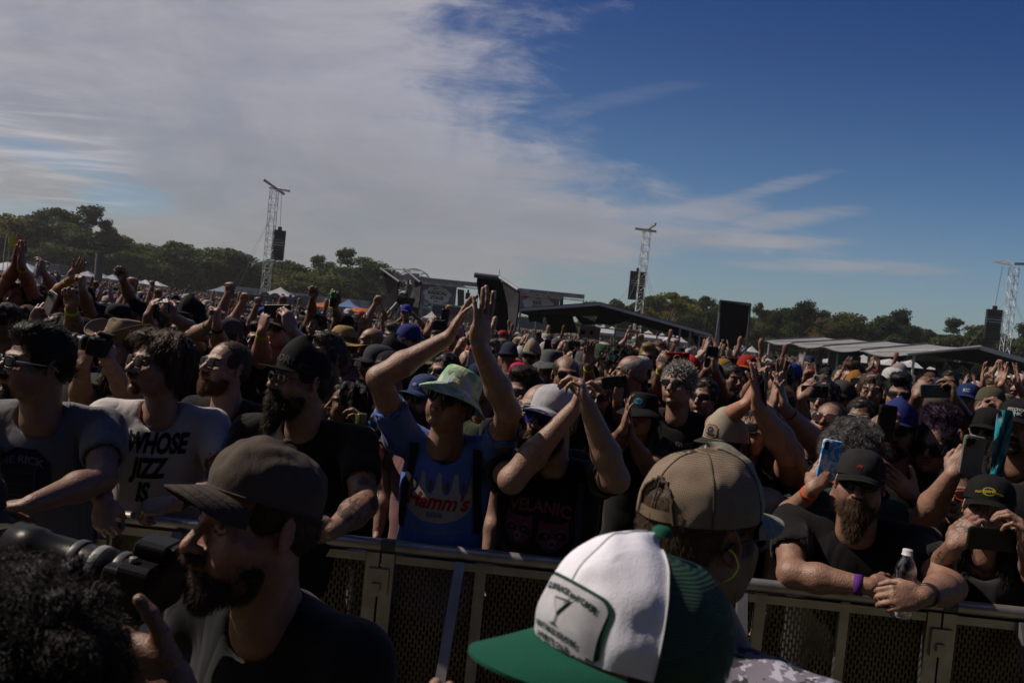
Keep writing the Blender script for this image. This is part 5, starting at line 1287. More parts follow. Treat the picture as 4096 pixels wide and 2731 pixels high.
P('d16', 'person filming with a black phone and a smart watch left of the big raised hands', 1748, 1365, 6.8, 20, 0, hair=('short', BL), skin=S2, arml=1.1,
  arms=[('R', (1700, 1395), (1708, 1330), 'grip', (.2, 0, 1), (.7, .5, 0), 1.15)], bands=[('R', 'watch', .03)])
kid = P('kid', 'boy in a blue cap riding on shoulders above the crowd', 1624, 1250, 12.2, 15, 0, hair=CAPH, hat=('cap', (.07, .06, .36), (.07, .06, .36)), skin=S2, hv='kid', b=.8, sw=.28, lod=3, legs_=False)
P('carrier', 'man in a black shirt carrying the boy in the blue cap on his shoulders', 1640, 1352, 12.45, 15, 0, hair=('short', BL), skin=S3, arms=[('L', (1712, 1320), (1665, 1268), 'fist', (-.6, 0, .6), 'L', 1.3), ('R', (1560, 1325), (1592, 1285), 'fist', (.5, 0, .6), 'R', 1.3)])
# ---- close foreground
f1 = P('f1', 'bearded man in a faded black cap in profile in the near foreground', 1030, 2092, 1.38, 62, 4, hair=('crop', (.05, .035, .025)), beard=('beard_m', (.075, .048, .034)), hat=('dad', (.115, .09, .075), (.085, .070, .062), 0, 1.0, .014, 8), skin=(.40, .20, .135), hv='m1', shirt=(.018, .020, .024), sw=.35, b=.95, tyaw=38, lean=4, stub=.7, iris=(.05, .03, .02), neck=.062)
f3 = P('f3', 'man in a tan mesh cap facing away with a yellow corded earplug', 2800, 2128, 1.33, -124, 0, hair=('crop', (.09, .055, .035)), beard=('beard_s', (.07, .045, .03)), skin=(.27, .13, .09), hv='m2', shirt=(.5, .5, .55), sw=.42, b=1.1, tyaw=-128, lean=6, toff=(.095, .02, -.008), glasses=('way', dk))
f4 = P('f4', 'person with black curly hair facing away in the bottom left corner', -15, 2890, .86, 172, 0, hair=('bigcurl', (.020, .016, .013)), skin=S3, hv='m1', shirt=(.02, .02, .02), noeyes=True,
  arms=[('L', at(-700, 3700, .9), at(-600, 3300, 1.0), 'relax', None, (0, -1, 0)), ('R', at(880, 3420, 1.02), at(690, 2720, 1.05), 'relax', (-1, .05, .35), (0, -1, .1), 1.0, .95)])
f2 = P('f2', 'person in a green and white mesh-back cap in the near foreground', 2490, 2715, .83, 56, 4, hair=('capped', DBR), skin=S5, hv='m1', shirt=(.02, .022, .03), tyaw=50, noeyes=False,
  arms=[('R', at(1930, 3700, .85), at(1840, 3440, .80), 'relax', (-.35, -.1, 1), (.3, .9, 0))])
f6 = P('f6', 'person in an olive cap at the far left edge near the camera', -170, 2075, 1.75, -62, -4, hair=('capped', BL), hat=('cap', (.06, .06, .04), (.06, .06, .04)), skin=S2, shirt=(.02, .05, .28), noeyes=True)
# ------------------------------------------------------------------ custom caps of the two nearest people
def mesh_cloth(name, col, q=52.0):
    m = bpy.data.materials.new(name); m.use_nodes = True; t = m.node_tree; n = N(t); b = t.nodes['Principled BSDF']; out = t.nodes['Material Output']
    tc = n.node('ShaderNodeTexCoord'); s = n.node('ShaderNodeSeparateXYZ'); n.link(tc.outputs['Object'], s.inputs[0])
    a = n.math('MULTIPLY', n.math('ARCTAN2', s.outputs[0], s.outputs[1]), q); z = n.math('MULTIPLY', s.outputs[2], q*10)
    row = n.math('MULTIPLY', n.math('MODULO', n.math('FLOOR', z), 2.0), .5)
    fa = n.math('SUBTRACT', n.math('FRACT', n.math('ADD', a, row)), .5); fz = n.math('SUBTRACT', n.math('FRACT', z), .5)
    d = n.math('SQRT', n.math('ADD', n.math('POWER', fa, 2.0), n.math('POWER', fz, 2.0)))
    vc = n.node('ShaderNodeVertexColor', layer_name='Col'); n.link(n.mix(1.0, vc.outputs[0], col, 'MULTIPLY'), b.inputs['Base Color'])
    b.inputs['Roughness'].default_value = .7; b.inputs['Specular IOR Level'].default_value = .3
    bp = n.node('ShaderNodeBump'); bp.inputs['Distance'].default_value = .09/q; n.link(d, bp.inputs['Height']); n.link(bp.outputs[0], b.inputs['Normal'])
    tr = n.node('ShaderNodeBsdfTransparent'); mx = n.node('ShaderNodeMixShader'); n.link(n.math('MULTIPLY', n.math('LESS_THAN', d, .30), .6), mx.inputs[0]); n.link(b.outputs[0], mx.inputs[1]); n.link(tr.outputs[0], mx.inputs[2]); n.link(mx.outputs[0], out.inputs[0])
    return m
def split_crown(front_mat, back_mat, tall, seed, arch=None, fdeg=62, h=.106, **kw):
    g, C = cap_crown(96, 30, tall=tall, h=h, seam=.0018, seed=seed, puff=.5, **kw)
    g = np.concatenate([g, g[:, :1]], 1); a, b = g.shape[:2]; idx = np.arange(a*b).reshape(a, b)
    F = np.column_stack([idx[:-1, :-1].ravel(), idx[1:, :-1].ravel(), idx[1:, 1:].ravel(), idx[:-1, 1:].ravel()])
    j = np.tile(np.arange(b-1), a-1)+.5; i = np.repeat(np.arange(a-1), b-1)+.5
    ang = np.degrees(2*math.pi*j/(b-1)); ang = np.where(ang > 180, ang-360, ang)
    isf = np.abs(ang) < fdeg; keep = np.ones(len(F), bool)
    if arch:
        da = (180-np.abs(ang))/arch[0]; dt = (i/(a-1)*90)/arch[1]; keep = da**2+dt**2 > 1
    out = []
    for msk in (isf & keep, ~isf & keep):
        m = MB(); u, inv = np.unique(F[msk], return_inverse=True); m.add(g.reshape(-1, 3)[u], inv.reshape(-1, 4)); out.append(m)
    return out[0], out[1], g
def seams(g, col, angs, mats, parent, r=.0011):
    m = MB(); k = g.shape[1]-1
    for a in angs:
        j = int(round((a % 360)/360*k)); P_ = g[:-2, j]*1.004; m.tube(P_, r, 5, 0, col, cap=False)
    return m.build('seam', mats, parent)
GREEN = (.007, .062, .040)
Mh2 = Matrix(f2[0]['Mh']) if isinstance(f2, tuple) else Matrix(f2['Mh'])
hatM = Mh2 @ Matrix(m4(np.array(Matrix.Rotation(R(-2), 3, 'X')), (0, 0, .0), 1.06))
fr, bk, g = split_crown(None, None, .55, 3, h=.101)
capo = fr.build('cap', [mat('cap_white', (.62, .62, .70), .85, spec=.15, fold=.006, fscale=12, bump=.0006, bscale=500, var=.05, objcol=False)], f2['root']); capo.matrix_local = hatM
bk.build('mesh_back', [mesh_cloth('green_mesh', (.006, .050, .032), 34.0)], capo)
gb = mat('green_cloth', GREEN, .85, spec=.15, bump=.0006, bscale=400, var=.10, objcol=False)
bt = MB(); t_, b_ = brim_grid(L=.078, curve=.016, down=.2, na=41, nb=13); bt.grid(t_, 0, flip=True); bt.grid(b_, 0, (.7, .7, .7)); bt.grid(np.stack([t_[-1], b_[-1]]), 0, flip=True)
bt.build('brim', [gb], capo)
bn = MB(); bn.lathe([(.0005, .007), (.006, .0065), (.010, .003), (.011, -.003)], 20, 0, (1, 1, 1), tuple(g[-1, 0])); bn.build('button', [gb], capo)
seams(g, (.9, .9, .95), (0, 62, -62), [PRINT], capo, .0009)
bv = bvh_of(capo); up = nz((0, .42, .91)); c = np.array([.004, -.13, .082])
def rrect(w, h, r, n_=6, skew=0.0):
    P_ = []
    for cx, cz, a0 in ((1, 1, 0), (-1, 1, 90), (-1, -1, 180), (1, -1, 270)):
        for i in range(n_): a = R(a0+90*i/(n_-1)); x, y = cx*(w/2-r)+r*math.cos(a), cz*(h/2-r)+r*math.sin(a); P_.append((x+skew*y, y))
    return P_
def ell(cx, cy, rx, ry, n_=24, a0=0): return [(cx+rx*math.cos(a0+2*math.pi*i/n_), cy+ry*math.sin(a0+2*math.pi*i/n_)) for i in range(n_)]
def PL(pts, col, lay=0): v, f = poly2d(pts); return (v, f, col, lay)
def TX(s, size, col, x=0, y=0, bold=0, shear=0, sx=1.0, lay=1, arc=0.0, rot=0.0):
    v, f = text2d(s, size, bold, shear, sx)
    if arc: v = np.column_stack([v[:, 0], v[:, 1]-arc*v[:, 0]**2])
    if rot: cr, sr = math.cos(rot), math.sin(rot); v = np.column_stack([v[:, 0]*cr-v[:, 1]*sr, v[:, 0]*sr+v[:, 1]*cr])
    return (v+np.array([x, y]), f, col, lay)
dg = (.01, .07, .045)
parts = [PL(rrect(.088, .066, .012), dg, 0), PL(rrect(.081, .059, .010), (.66, .66, .72), 1),
         TX("CLUB BLACK and CAFE", .0072, (.02, .05, .04), 0, .021, .0004, 0, .9, 2, 2.0), TX("NIGHT SALE LIQUORS", .0062, (.02, .05, .04), 0, -.0155, .0003, 0, .9, 2), TX("LA PUENTE, CALIF.", .0060, (.02, .05, .04), 0, -.0235, .0003, 0, .9, 2)]
gl = [(-.010, .012), (-.009, .013), (.011, .0155), (.0105, .0145), (.002, -.001), (.0015, -.008), (.006, -.010), (-.006, -.0105), (.0, -.008), (.0005, -.001)]
parts += [PL(gl, (.05, .09, .08), 2), PL([(-.0075, .0112), (.0085, .0130), (.0012, .0008)], (.6, .6, .66), 3), PL([(.004, .010), (.012, .021), (.0128, .0205), (.0052, .0095)], (.05, .09, .08), 3)]
decal(capo, bv, c, np.array([1.0, 0, 0]), up, parts, .0016, 'patch', .006)
# tan mesh cap
Mh3 = Matrix(f3['Mh']) if not isinstance(f3, tuple) else Matrix(f3[0]['Mh'])
fr, bk, g = split_crown(None, None, .45, 9, arch=(26, 38), fdeg=60, h=.10)
tan = (.235, .175, .125)
cap3 = bk.build('cap', [mesh_cloth('tan_mesh', tan, 34.0)], f3['root']); cap3.matrix_local = Mh3 @ Matrix(m4(np.array(Matrix.Rotation(R(4), 3, 'X')), (0, 0, .002), 1.05))
camo_ = mat('camo_front', (.17, .155, .12), .85, var=.5, vscale=90, objcol=False)
fr.build('front_panel', [camo_], cap3)
bt = MB(); t_, b_ = brim_grid(L=.074, curve=.022, na=33, nb=9); bt.grid(t_, 0, flip=True); bt.grid(b_, 0, (.7, .7, .7)); bt.grid(np.stack([t_[-1], b_[-1]]), 0, flip=True); bt.build('brim', [camo_], cap3)
seams(g, (.10, .085, .065), (60, -60, 120, -120, 180), [PRINT], cap3, .0014)
m = MB(); k = g.shape[1]-1; J = [int(k/2+q) for q in range(-9, 10)]; P_ = g[0, J]*1.01; 
m.grid(np.stack([P_+np.array([0, 0, .002]), P_+np.array([0, 0, .018])]), 0, tan); m.grid(np.stack([P_*.98+np.array([0, 0, .002]), P_*.98+np.array([0, 0, .018])]), 0, tan, flip=True); m.build('strap', [PLAST], cap3)
m = MB(); ar = []
for q in np.linspace(-1, 1, 25):
    aa = 180+26*q; tt = 38*math.sqrt(max(1-q*q, 0)); i = int(round(tt/90*30)); j = int(round((aa % 360)/360*k)); ar.append(g[min(i, 30), j]*1.005)
m.tube(ar, .0028, 6, 0, (.12, .09, .07)); m.build('edging', [CAPC], cap3)
# yellow earplug with its cord
Mn = np.array(Mh3); ear = lambda x, y, z: (Mn @ np.array([x, y, z, 1]))[:3]
e0 = ear(.088, -.006, -.006)
props_root = f3['root']
m = MB(); m.tube([ear(.078, -.004, -.006), e0], [.006, .0075], 10); m.build('earplug', [mat('neon_foam', (.62, .68, .02), .6, objcol=False)], props_root)
wO = f3['O']; cpts = [e0+wO, at(2935, 2200, 1.24), at(2958, 2270, 1.235), at(2925, 2315, 1.25), at(2860, 2335, 1.29)]
cs = np.array(cpts); tt = np.linspace(0, 4, 40); sm = np.column_stack([np.interp(tt, range(5), cs[:, q]) for q in range(3)])
for _ in range(6): sm[1:-1] = (sm[:-2]+sm[2:]+sm[1:-1]*2)/4
m = MB(); m.tube(sm-wO, .0012, 6); m.build('earplug_cord', [mat('neon_cord', (.55, .60, .02), .5, objcol=False)], props_root)
# digital camouflage shirt
def camo_mat():
    m = bpy.data.materials.new('digital_camo'); m.use_nodes = True; t = m.node_tree; n = N(t); b = t.nodes['Principled BSDF']
    tc = n.node('ShaderNodeTexCoord'); sn = n.node('ShaderNodeVectorMath', operation='SNAP'); n.link(tc.outputs['Object'], sn.inputs[0]); sn.inputs[1].default_value = (.0055, .0055, .0055)
    a = n.noise(sn.outputs[0], 24, 3, .6); c = n.noise(n.mapping(sn.outputs[0], (1, 1, 1), (0, 0, 0), (4, 2, 9)), 27, 3, .6)
    col = n.mix(n.ramp(a, .46, .47), (.25, .25, .31), (.10, .09, .12)); col = n.mix(n.ramp(c, .555, .56), col, (.012, .012, .016))
    n.link(col, b.inputs['Base Color']); b.inputs['Roughness'].default_value = .9
    f = n.noise(n.mapping(tc.outputs['Object'], (1.5, 1.5, .8), (.5, .5, 0)), 8, 2, .5); bp = n.node('ShaderNodeBump'); bp.inputs['Distance'].default_value = .02; n.link(f, bp.inputs['Height']); n.link(bp.outputs[0], b.inputs['Normal'])
    return m
f3['shirt'].data.materials[0] = camo_mat()

# ------------------------------------------------------------------ prints on shirts and caps
def tdecal(key, x, z, parts, name='print', off=.0025):
    r = ppl_of(key); T = r['T']; return decal(r['shirt'], cached(('bvh', key), lambda: bvh_of(r['shirt'])), r['t'](x, 0, z), T[:, 0], T[:, 2], parts, off, name)
def cdecal(key, parts, name='emblem', x=0.0, zc=.085, lean=.42):
    r = ppl_of(key); h = r['hat']; return decal(h, bvh_of(h), np.array([x, -.13, zc]), np.array([1.0, 0, 0]), nz((0, lean, .91)), parts, .0016, name, .008)
def ppl_of(k): return ppl[k][0]
ink = (.015, .014, .018)
tdecal('a2', .012, -.115, [TX('WHOSE', .100, ink, 0, 0, .0045, .22, .58), TX('JIZZ', .100, ink, -.02, -.092, .0045, .22, .62), TX('IS', .100, ink, -.035, -.184, .0045, .22, .62)])
nav = (.025, .022, .05); hel = [(-.085, -.10), (-.095, 0), (-.075, .065), (-.02, .10), (.045, .095), (.085, .05), (.095, -.02), (.07, -.075), (.02, -.10)]
tdecal('a1', -.02, -.20, [PL(hel, nav, 0), TX('ME RICK', .036, (.30, .28, .36), 0, .062, .001, 0, 1, 1, 4.0)]+[PL([(x, .04), (x+.006, .04), (x+.006, -.07), (x, -.07)], (.10, .09, .12), 1) for x in (-.055, .04)]+[PL([(-.05, y), (.04, y), (.04, y-.004), (-.05, y-.004)], (.10, .09, .12), 1) for y in (.02, -.02, -.06)])
W_ = (.42, .42, .47); pk = [(-.125, -.02), (-.125, .09)]
for i in range(4):
    x = -.10+i*.062; pk += [(x-.012, .085), (x-.004, .03), (x+.006, .012), (x+.018, .012), (x+.028, .03), (x+.036, .09)]
pk += [(.135, .10), (.135, -.02)]+[(.132*math.cos(a), -.02-.075*math.sin(a)) for a in np.linspace(.15, math.pi-.15, 14)]
tdecal('a5', -.012, -.185, [PL(pk, W_, 0), TX("Hamm's", .080, (.40, .02, .03), 0, -.018, .0022, .30, .92), TX('BEER', .024, (.10, .12, .2), .0, -.066, .0004, 0, 1.25), TX('A BEER...REFRESHING', .022, (.30, .33, .45), .0, -.132, .0003, 0, 1.15, 1, -1.5)]+[PL(ell(-.10+i*.062+.012, .042, .007, .020, 12), (.14, .10, .04), 1) for i in range(4)])
def raccoon(cx, cy, r, c1=(.13, .035, .085), c2=(.02, .008, .018), c3=(.22, .12, .17)):
    q = lambda P_: [(cx+x*r, cy+y*r) for x, y in P_]
    o = [PL(q([(-.9, .2), (-.85, .95), (-.4, .75), (0, .8), (.4, .75), (.85, .95), (.9, .2), (.95, -.2), (.4, -.75), (0, -.9), (-.4, -.75), (-.95, -.2)]), c1, 0)]
    for s in (-1, 1): o += [PL(q([(s*.1, .12), (s*.5, .28), (s*.85, .0), (s*.75, -.28), (s*.3, -.15)]), c2, 1), PL(ell(cx+s*.38*r, cy+.04*r, .09*r, .09*r, 10), c3, 2), PL(q([(s*.12, .22), (s*.5, .42), (s*.8, .22), (s*.5, .32)]), c3, 1)]
    return o+[PL(q([(-.28, -.3), (0, -.1), (.28, -.3), (.12, -.7), (-.12, -.7)]), c3, 1), PL(ell(cx, cy-.42*r, .13*r, .10*r, 10), c2, 2)]
rc = []
for (x, y, r) in ((-.075, -.02, .062), (.06, -.03, .062), (-.085, -.15, .06), (.045, -.155, .064)): rc += raccoon(x, y, r)
tdecal('a6', -.01, -.22, rc+[TX('VELANIC', .062, (.25, .05, .12), 0, .075, .0018, 0, .95, 1, 1.4)])
tdecal('a8', .0, -.16, [TX('TAYLOR SWIFT', .042, (.30, .29, .28), 0, 0, .0004, .1, .82), TX('II', .05, (.30, .29, .28), .0, -.05, .0, 0, .6)])
tdecal('a13', -.04, -.30, [TX('I', .07, (.01, .20, .03), -.03, 0, .001, 0, 1.6), PL(ell(.02, 0, .024, .024, 16), (.01, .20, .03), 0), PL(ell(.02, 0, .015, .015, 16), BLK, 1), PL([(-.05, .034), (.0, .034), (.0, .027), (-.05, .027)], (.01, .20, .03), 1)])
tdecal('a13', .085, -.38, [TX('RSVLTS', .022, (.16, .16, .17), 0, -.02, .0002, 0, 1.0), PL([(.026*math.cos(a), .002+.018*math.sin(a)) for a in np.linspace(0, math.pi, 12)], (.22, .02, .02), 0)], 'print')
cdecal('a4', [TX('WORLD', .036, (.07, .065, .065), .0, 0, .001, .12, 1.1)], x=.018)
cdecal('a14', [PL(ell(0, 0, .024, .015), (.5, .48, .5), 0), PL(ell(0, 0, .022, .0135), (.45, .02, .03), 1), PL(ell(0, 0, .017, .010), (.03, .06, .3), 2), TX('CUBS', .0105, (.6, .6, .62), 0, 0, .0003, 0, 1.1, 3)])
cdecal('a17', [PL(ell(0, 0, .022, .016), (.42, .34, .02), 0), PL(ell(0, 0, .018, .012), BLK, 1), TX('spirit', .017, (.45, .37, .02), 0, 0, .0006, .1, 1.1, 2), TX('FREE', .010, (.45, .37, .02), -.034, -.004, .0003, 0, 1, 1), TX('FORM', .010, (.45, .37, .02), .034, -.004, .0003, 0, 1, 1)])
cdecal('a13', [PL([(-.010, .004), (.0, .009), (.008, .003), (.013, .006), (.006, -.006), (-.002, -.003), (-.012, -.008)], (.22, .02, .02), 0)])
cdecal('a18', [TX('PSYCHO', .018, (.45, .45, .45), 0, .006, .0008, 0, .9, 1), TX('PUNK', .018, (.45, .45, .45), 0, -.012, .0008, 0, 1.1, 1)])
cdecal('a10', [PL([(-.034, -.02), (-.034, .014), (-.02, .026), (.02, .026), (.034, .014), (.034, -.02), (.02, -.028), (-.02, -.028)], (.30, .02, .02), 0), PL([(-.030, -.018), (-.030, .012), (-.018, .022), (.018, .022), (.030, .012), (.030, -.018), (.018, -.025), (-.018, -.025)], (.34, .30, .24), 1), PL(ell(0, .002, .016, .014), (.03, .03, .03), 2), PL([(-.026, -.006), (-.012, -.02), (.012, -.02), (.026, -.006), (.016, -.010), (-.016, -.010)], (.04, .04, .04), 3), TX('EST', .008, (.4, .36, .3), 0, .003, .0002, 0, 1, 3)])
cdecal('a7', [PL(ell(0, 0, .024, .016), (.02, .30, .42), 0), TX('GULCH', .011, (.01, .03, .06), 0, .002, .0006, 0, 1, 1), TX('CREST', .008, (.01, .03, .06), 0, -.008, .0004, 0, 1, 1)])
cdecal('b15', [TX('T', .045, (.6, .6, .6), 0, 0, .002)]); cdecal('b32', [TX('KC', .034, (.55, .55, .6), 0, 0, .0014)]); cdecal('c4', [PL(ell(0, 0, .016, .016), (.25, .25, .25), 0), TX('B', .022, BLK, 0, 0, .001)])
cdecal('c2', [TX('CHICAGO', .013, (.4, .4, .4), 0, -.004, .0004), PL(ell(0, .012, .006, .006, 10), (.4, .02, .02), 0)]); cdecal('c1', [PL(ell(0, 0, .022, .014), (.02, .03, .22), 0), PL(ell(0, 0, .015, .009), (.2, .2, .35), 1)])
cdecal('d1', [PL(ell(-.0, 0, .026, .024), (.55, .50, .42), 0), PL(ell(-.0, 0, .021, .019), (.40, .12, .12), 1), TX('VOTE', .014, (.6, .55, .5), 0, 0, .0006, 0, 1, 2)], x=-.03, zc=.07)
cdecal('a5', [TX('ay', .03, (.45, .5, .45), -.02, 0, .001), PL(ell(.018, .0, .018, .014), (.45, .5, .46), 0)], x=.0, zc=.09, lean=.15)
for s, sh in ((-1, .0), (1, .0)):   # backpack straps of the blue beer shirt man
    tdecal('a5', s*.118, -.12, [PL([(-.016+s*.0, .12), (.014, .12), (.014+s*.035, -.20), (-.012+s*.035, -.20)], (.018, .018, .02), 0)], 'backpack_strap', .012)
tdecal('a13', -.175, -.16, [PL([(-.02, .13), (.03, .13), (.035, -.10), (-.015, -.12)], (.07, .07, .075), 0)], 'backpack_strap', .012)
tdecal('a6', .13, -.18, [PL([(-.012, .13), (.012, .13), (.03, -.30), (.006, -.30)], (.04, .05, .08), 0)], 'backpack_strap', .010)
tdecal('f1', -.05, -.22, [PL([(-.17, .035), (.06, -.055), (.06, -.10), (-.17, -.01)], (.30, .02, .03), 0), PL([(-.17, -.03), (.06, -.13), (.06, -.35), (-.17, -.35)], (.12, .12, .12), 0)])
# bandana hanging beside the right-edge man and the hand-lettered patch
m = MB(); gg = np.zeros((9, 6, 3)); r18 = ppl_of('a18')
for i in range(9):
    for j in range(6):
        gg[i, j] = at(4005-30*(i/8)-12+j*14*(1-.35*i/8), 1640+i*34, 3.22+.02*math.sin(j*1.9+i))-r18['O']
cc = np.array([[(.02, .35, .45) if (i*3+j*5) % 4 else (.35, .03, .07) if (i+j) % 2 else (.35, .36, .4) for j in range(6)] for i in range(9)]).reshape(-1, 3)
m.grid(gg, 0, cc); g2 = gg+np.array([0, .008, 0]); m.grid(g2, 0, cc, flip=True); m.build('bandana', [CLOTH], r18['root'])
tdecal('a18', -.11, -.16, [PL(rrect(.10, .10, .006), (.42, .42, .44), 0), TX("PONY'S", .028, ink, 0, .022, .0010, .1, .8), TX('DAD.', .032, ink, 0, -.022, .0012, .1, .9)])
m = MB(); b9O = b9['O']; a_ = np.linspace(0, 2*math.pi, 40)[:-1]; Mb = np.array(b9['Mh'])
rg = [np.column_stack([.090*np.sin(a_), -.116*np.cos(a_)+.01, np.full(39, z)-.012*np.cos(a_)*-1]) for z in (.038, .085)]
G = np.stack(rg) @ Mb[:3, :3].T+Mb[:3, 3]; m.grid(G, 0, np.array([[(.03, .12, .3), (.25, .03, .05), (.03, .03, .03), (.05, .3, .35)][(i+k*2) % 4] for k in range(2) for i in range(39)]), closed=True); m.build('headband', [PRINT], b9['root'])
# tattoos
def tattoo(key, side, n_=14, sd=1):
    pass

def dye(o, c1, c2, c3):
    m = bpy.data.materials.new('tie_dye'); m.use_nodes = True; t = m.node_tree; n = N(t); b = t.nodes['Principled BSDF']; tc = n.node('ShaderNodeTexCoord')
    a_ = n.noise(tc.outputs['Object'], 13, 3, .6, .6); c_ = n.noise(n.mapping(tc.outputs['Object'], (1, 1, 1), (0, 0, 0), (3, 1, 2)), 11, 3, .6, .5)
    col = n.mix(n.ramp(a_, .42, .58), c1, c2); col = n.mix(n.ramp(c_, .52, .64), col, c3); vc = n.node('ShaderNodeVertexColor', layer_name='Col'); col = n.mix(1.0, col, vc.outputs[0], 'MULTIPLY'); n.link(col, b.inputs['Base Color'])
    b.inputs['Roughness'].default_value = .9; b.inputs['Specular IOR Level'].default_value = .15; h = n.math('MULTIPLY', n.noise(tc.outputs['Object'], 40, 4, .6), .006); bp = n.node('ShaderNodeBump'); bp.inputs['Distance'].default_value = 1; n.link(h, bp.inputs['Height']); n.link(bp.outputs[0], b.inputs['Normal'])
    o.data = o.data.copy(); o.data.materials.clear(); o.data.materials.append(m)
for o_ in (a5['hat'], a5['brim']): dye(o_, (.16, .30, .19), (.38, .44, .26), (.30, .36, .42))
dye(ppl['a21'][0]['shirt'], (.08, .03, .18), (.16, .06, .28), (.05, .04, .16))
# ------------------------------------------------------------------ held things
def handpos(key, side): r = ppl_of(key); a = r['arms'][0 if side == 'R' else 1]; return a[2]+r['O'], a
def hold_phone(key, side, px, py, label, dy=-.03, **k):
    w, a = handpos(key, side); Y = (a[2]+a[3][:3, :3] @ np.array([0, -.02, .08])+ppl_of(key)['O'])[1]
    return phone(label, at(px, py, Y+dy), **k)
LS = 84.3   # landscape in a picture whose camera leans
ph12 = hold_phone('a12', 'R', 3319, 1838, 'blue and white marbled phone held in front of frizzy grey hair', yaw=10, case=(.10, .35, .62), cams=2, roll=5)
hold_phone('a14', 'R', 3545, 1692, 'black phone held upright before the blue cap man', yaw=5, case=(.012, .012, .014), cams=3, roll=2, dy=-.05)
hold_phone('a16', 'R', 3889, 1824, 'pale grey phone with five camera holes held up by a bare arm', yaw=8, case=(.26, .25, .23), cams=4, roll=3, w=.080, h=.158, dy=-.045)
p17 = (at(3972, 2155, handpos('a17', 'R')[0][1]-.06)); phone('black phone held sideways by the woman with the yellow cap emblem', p17, yaw=3, pitch=-8, roll=LS+4, case=(.02, .02, .022), cams=3, w=.078, h=.165)
hold_phone('a21', 'R', 3259, 1566, 'dark speckled phone held sideways above the white beard', yaw=10, roll=LS, case=(.04, .045, .045), cams=3)
hold_phone('a24', 'R', 3741, 1564, 'sage green phone with a ring held sideways in two hands', yaw=5, roll=LS, case=(.12, .16, .14), cams=3, ring=(.2, .25, .22), h=.16, dy=-.05)
hold_phone('b7', 'R', 2411, 1437, 'black phone raised in front of the green bucket hat', yaw=10, roll=2)
hold_phone('b14', 'R', 2708, 1432, 'red phone with a white ring held sideways above spiky grey hair', yaw=10, roll=LS, case=(.45, .02, .015), cams=2, ring=(.6, .5, .5), h=.16)
hold_phone('b17', 'L', 2458, 1528, 'phone in a calculator-style case held sideways by a braceleted hand', yaw=10, roll=LS-8, case=(.03, .035, .035), cams=3)
hold_phone('b19', 'R', 2845, 1428, 'black phone held upright between two hands in mid crowd', yaw=5, roll=3, w=.085)
hold_phone('b27', 'R', 3450, 1532, 'phone held above the orange and black cap', yaw=30, roll=LS)
hold_phone('b34', 'R', 3972, 1658, 'black phone showing its back held sideways below the camouflage cap', yaw=5, roll=LS+5, dy=-.05)
hold_phone('c9', 'R', 1110, 1246, 'large dark blue phone held sideways over the camouflage cap man', yaw=8, roll=LS, case=(.02, .025, .04), cams=3, w=.082, h=.168)
hold_phone('d5', 'R', 640, 1231, 'phone showing a white sketch on its black case held sideways', yaw=25, roll=LS, case=(.015, .015, .017), cams=0, ring=(.5, .5, .5))
hold_phone('d8', 'L', 200, 1212, 'cream phone with a black camera block at the left of the crowd', yaw=20, roll=24, case=(.42, .39, .33), cams=3)
hold_phone('d16', 'R', 1748, 1300, 'black phone held sideways left of the clapping hands', yaw=5, roll=LS, w=.08)
w, a = handpos('a11', 'R'); phone('thin black phone held edge-on between clapping hands', at(3044, 1560, w[1]-.02), yaw=78, roll=-12, cams=1)
phone('black upright phone above the crowd left of the clapping hands', at(1779, 1268, 7.5), yaw=5, roll=3)
ho, ha = handpos('a13', 'R')
bottle('clear water bottle with a purple label in the hands of the big bearded man', at(3616, 2335, ho[1]-.03), rotm(0, 0, 0), 1.14)
w, a = handpos('d12', 'R'); bottle('clear water bottle lifted above the crowd on the left', at(157, 1085, w[1]-.03), np.eye(3), 1.0, (.4, .42, .45))
w, a = handpos('d14', 'R'); can('green and black drink can raised in a fist', at(1333, 1192, w[1]-.02), c1=(.05, .35, .08), h=.175)
w, a = handpos('a4b', 'L'); can('yellow drink can held by the long black-haired person', at(1442, 1700, w[1]-.03), c1=(.16, .15, .03), c2=(.16, .15, .03), h=.11, r=.027); bottle('small water bottle beside the yellow drink can', at(1490, 1695, w[1]+.02), rotm(0, 0, R(12)), .7, (.03, .12, .3))
PLASM = mat('matte_plastic', (.45, .45, .45), rough=.33, spec=.10, bump=.0004, bscale=300)
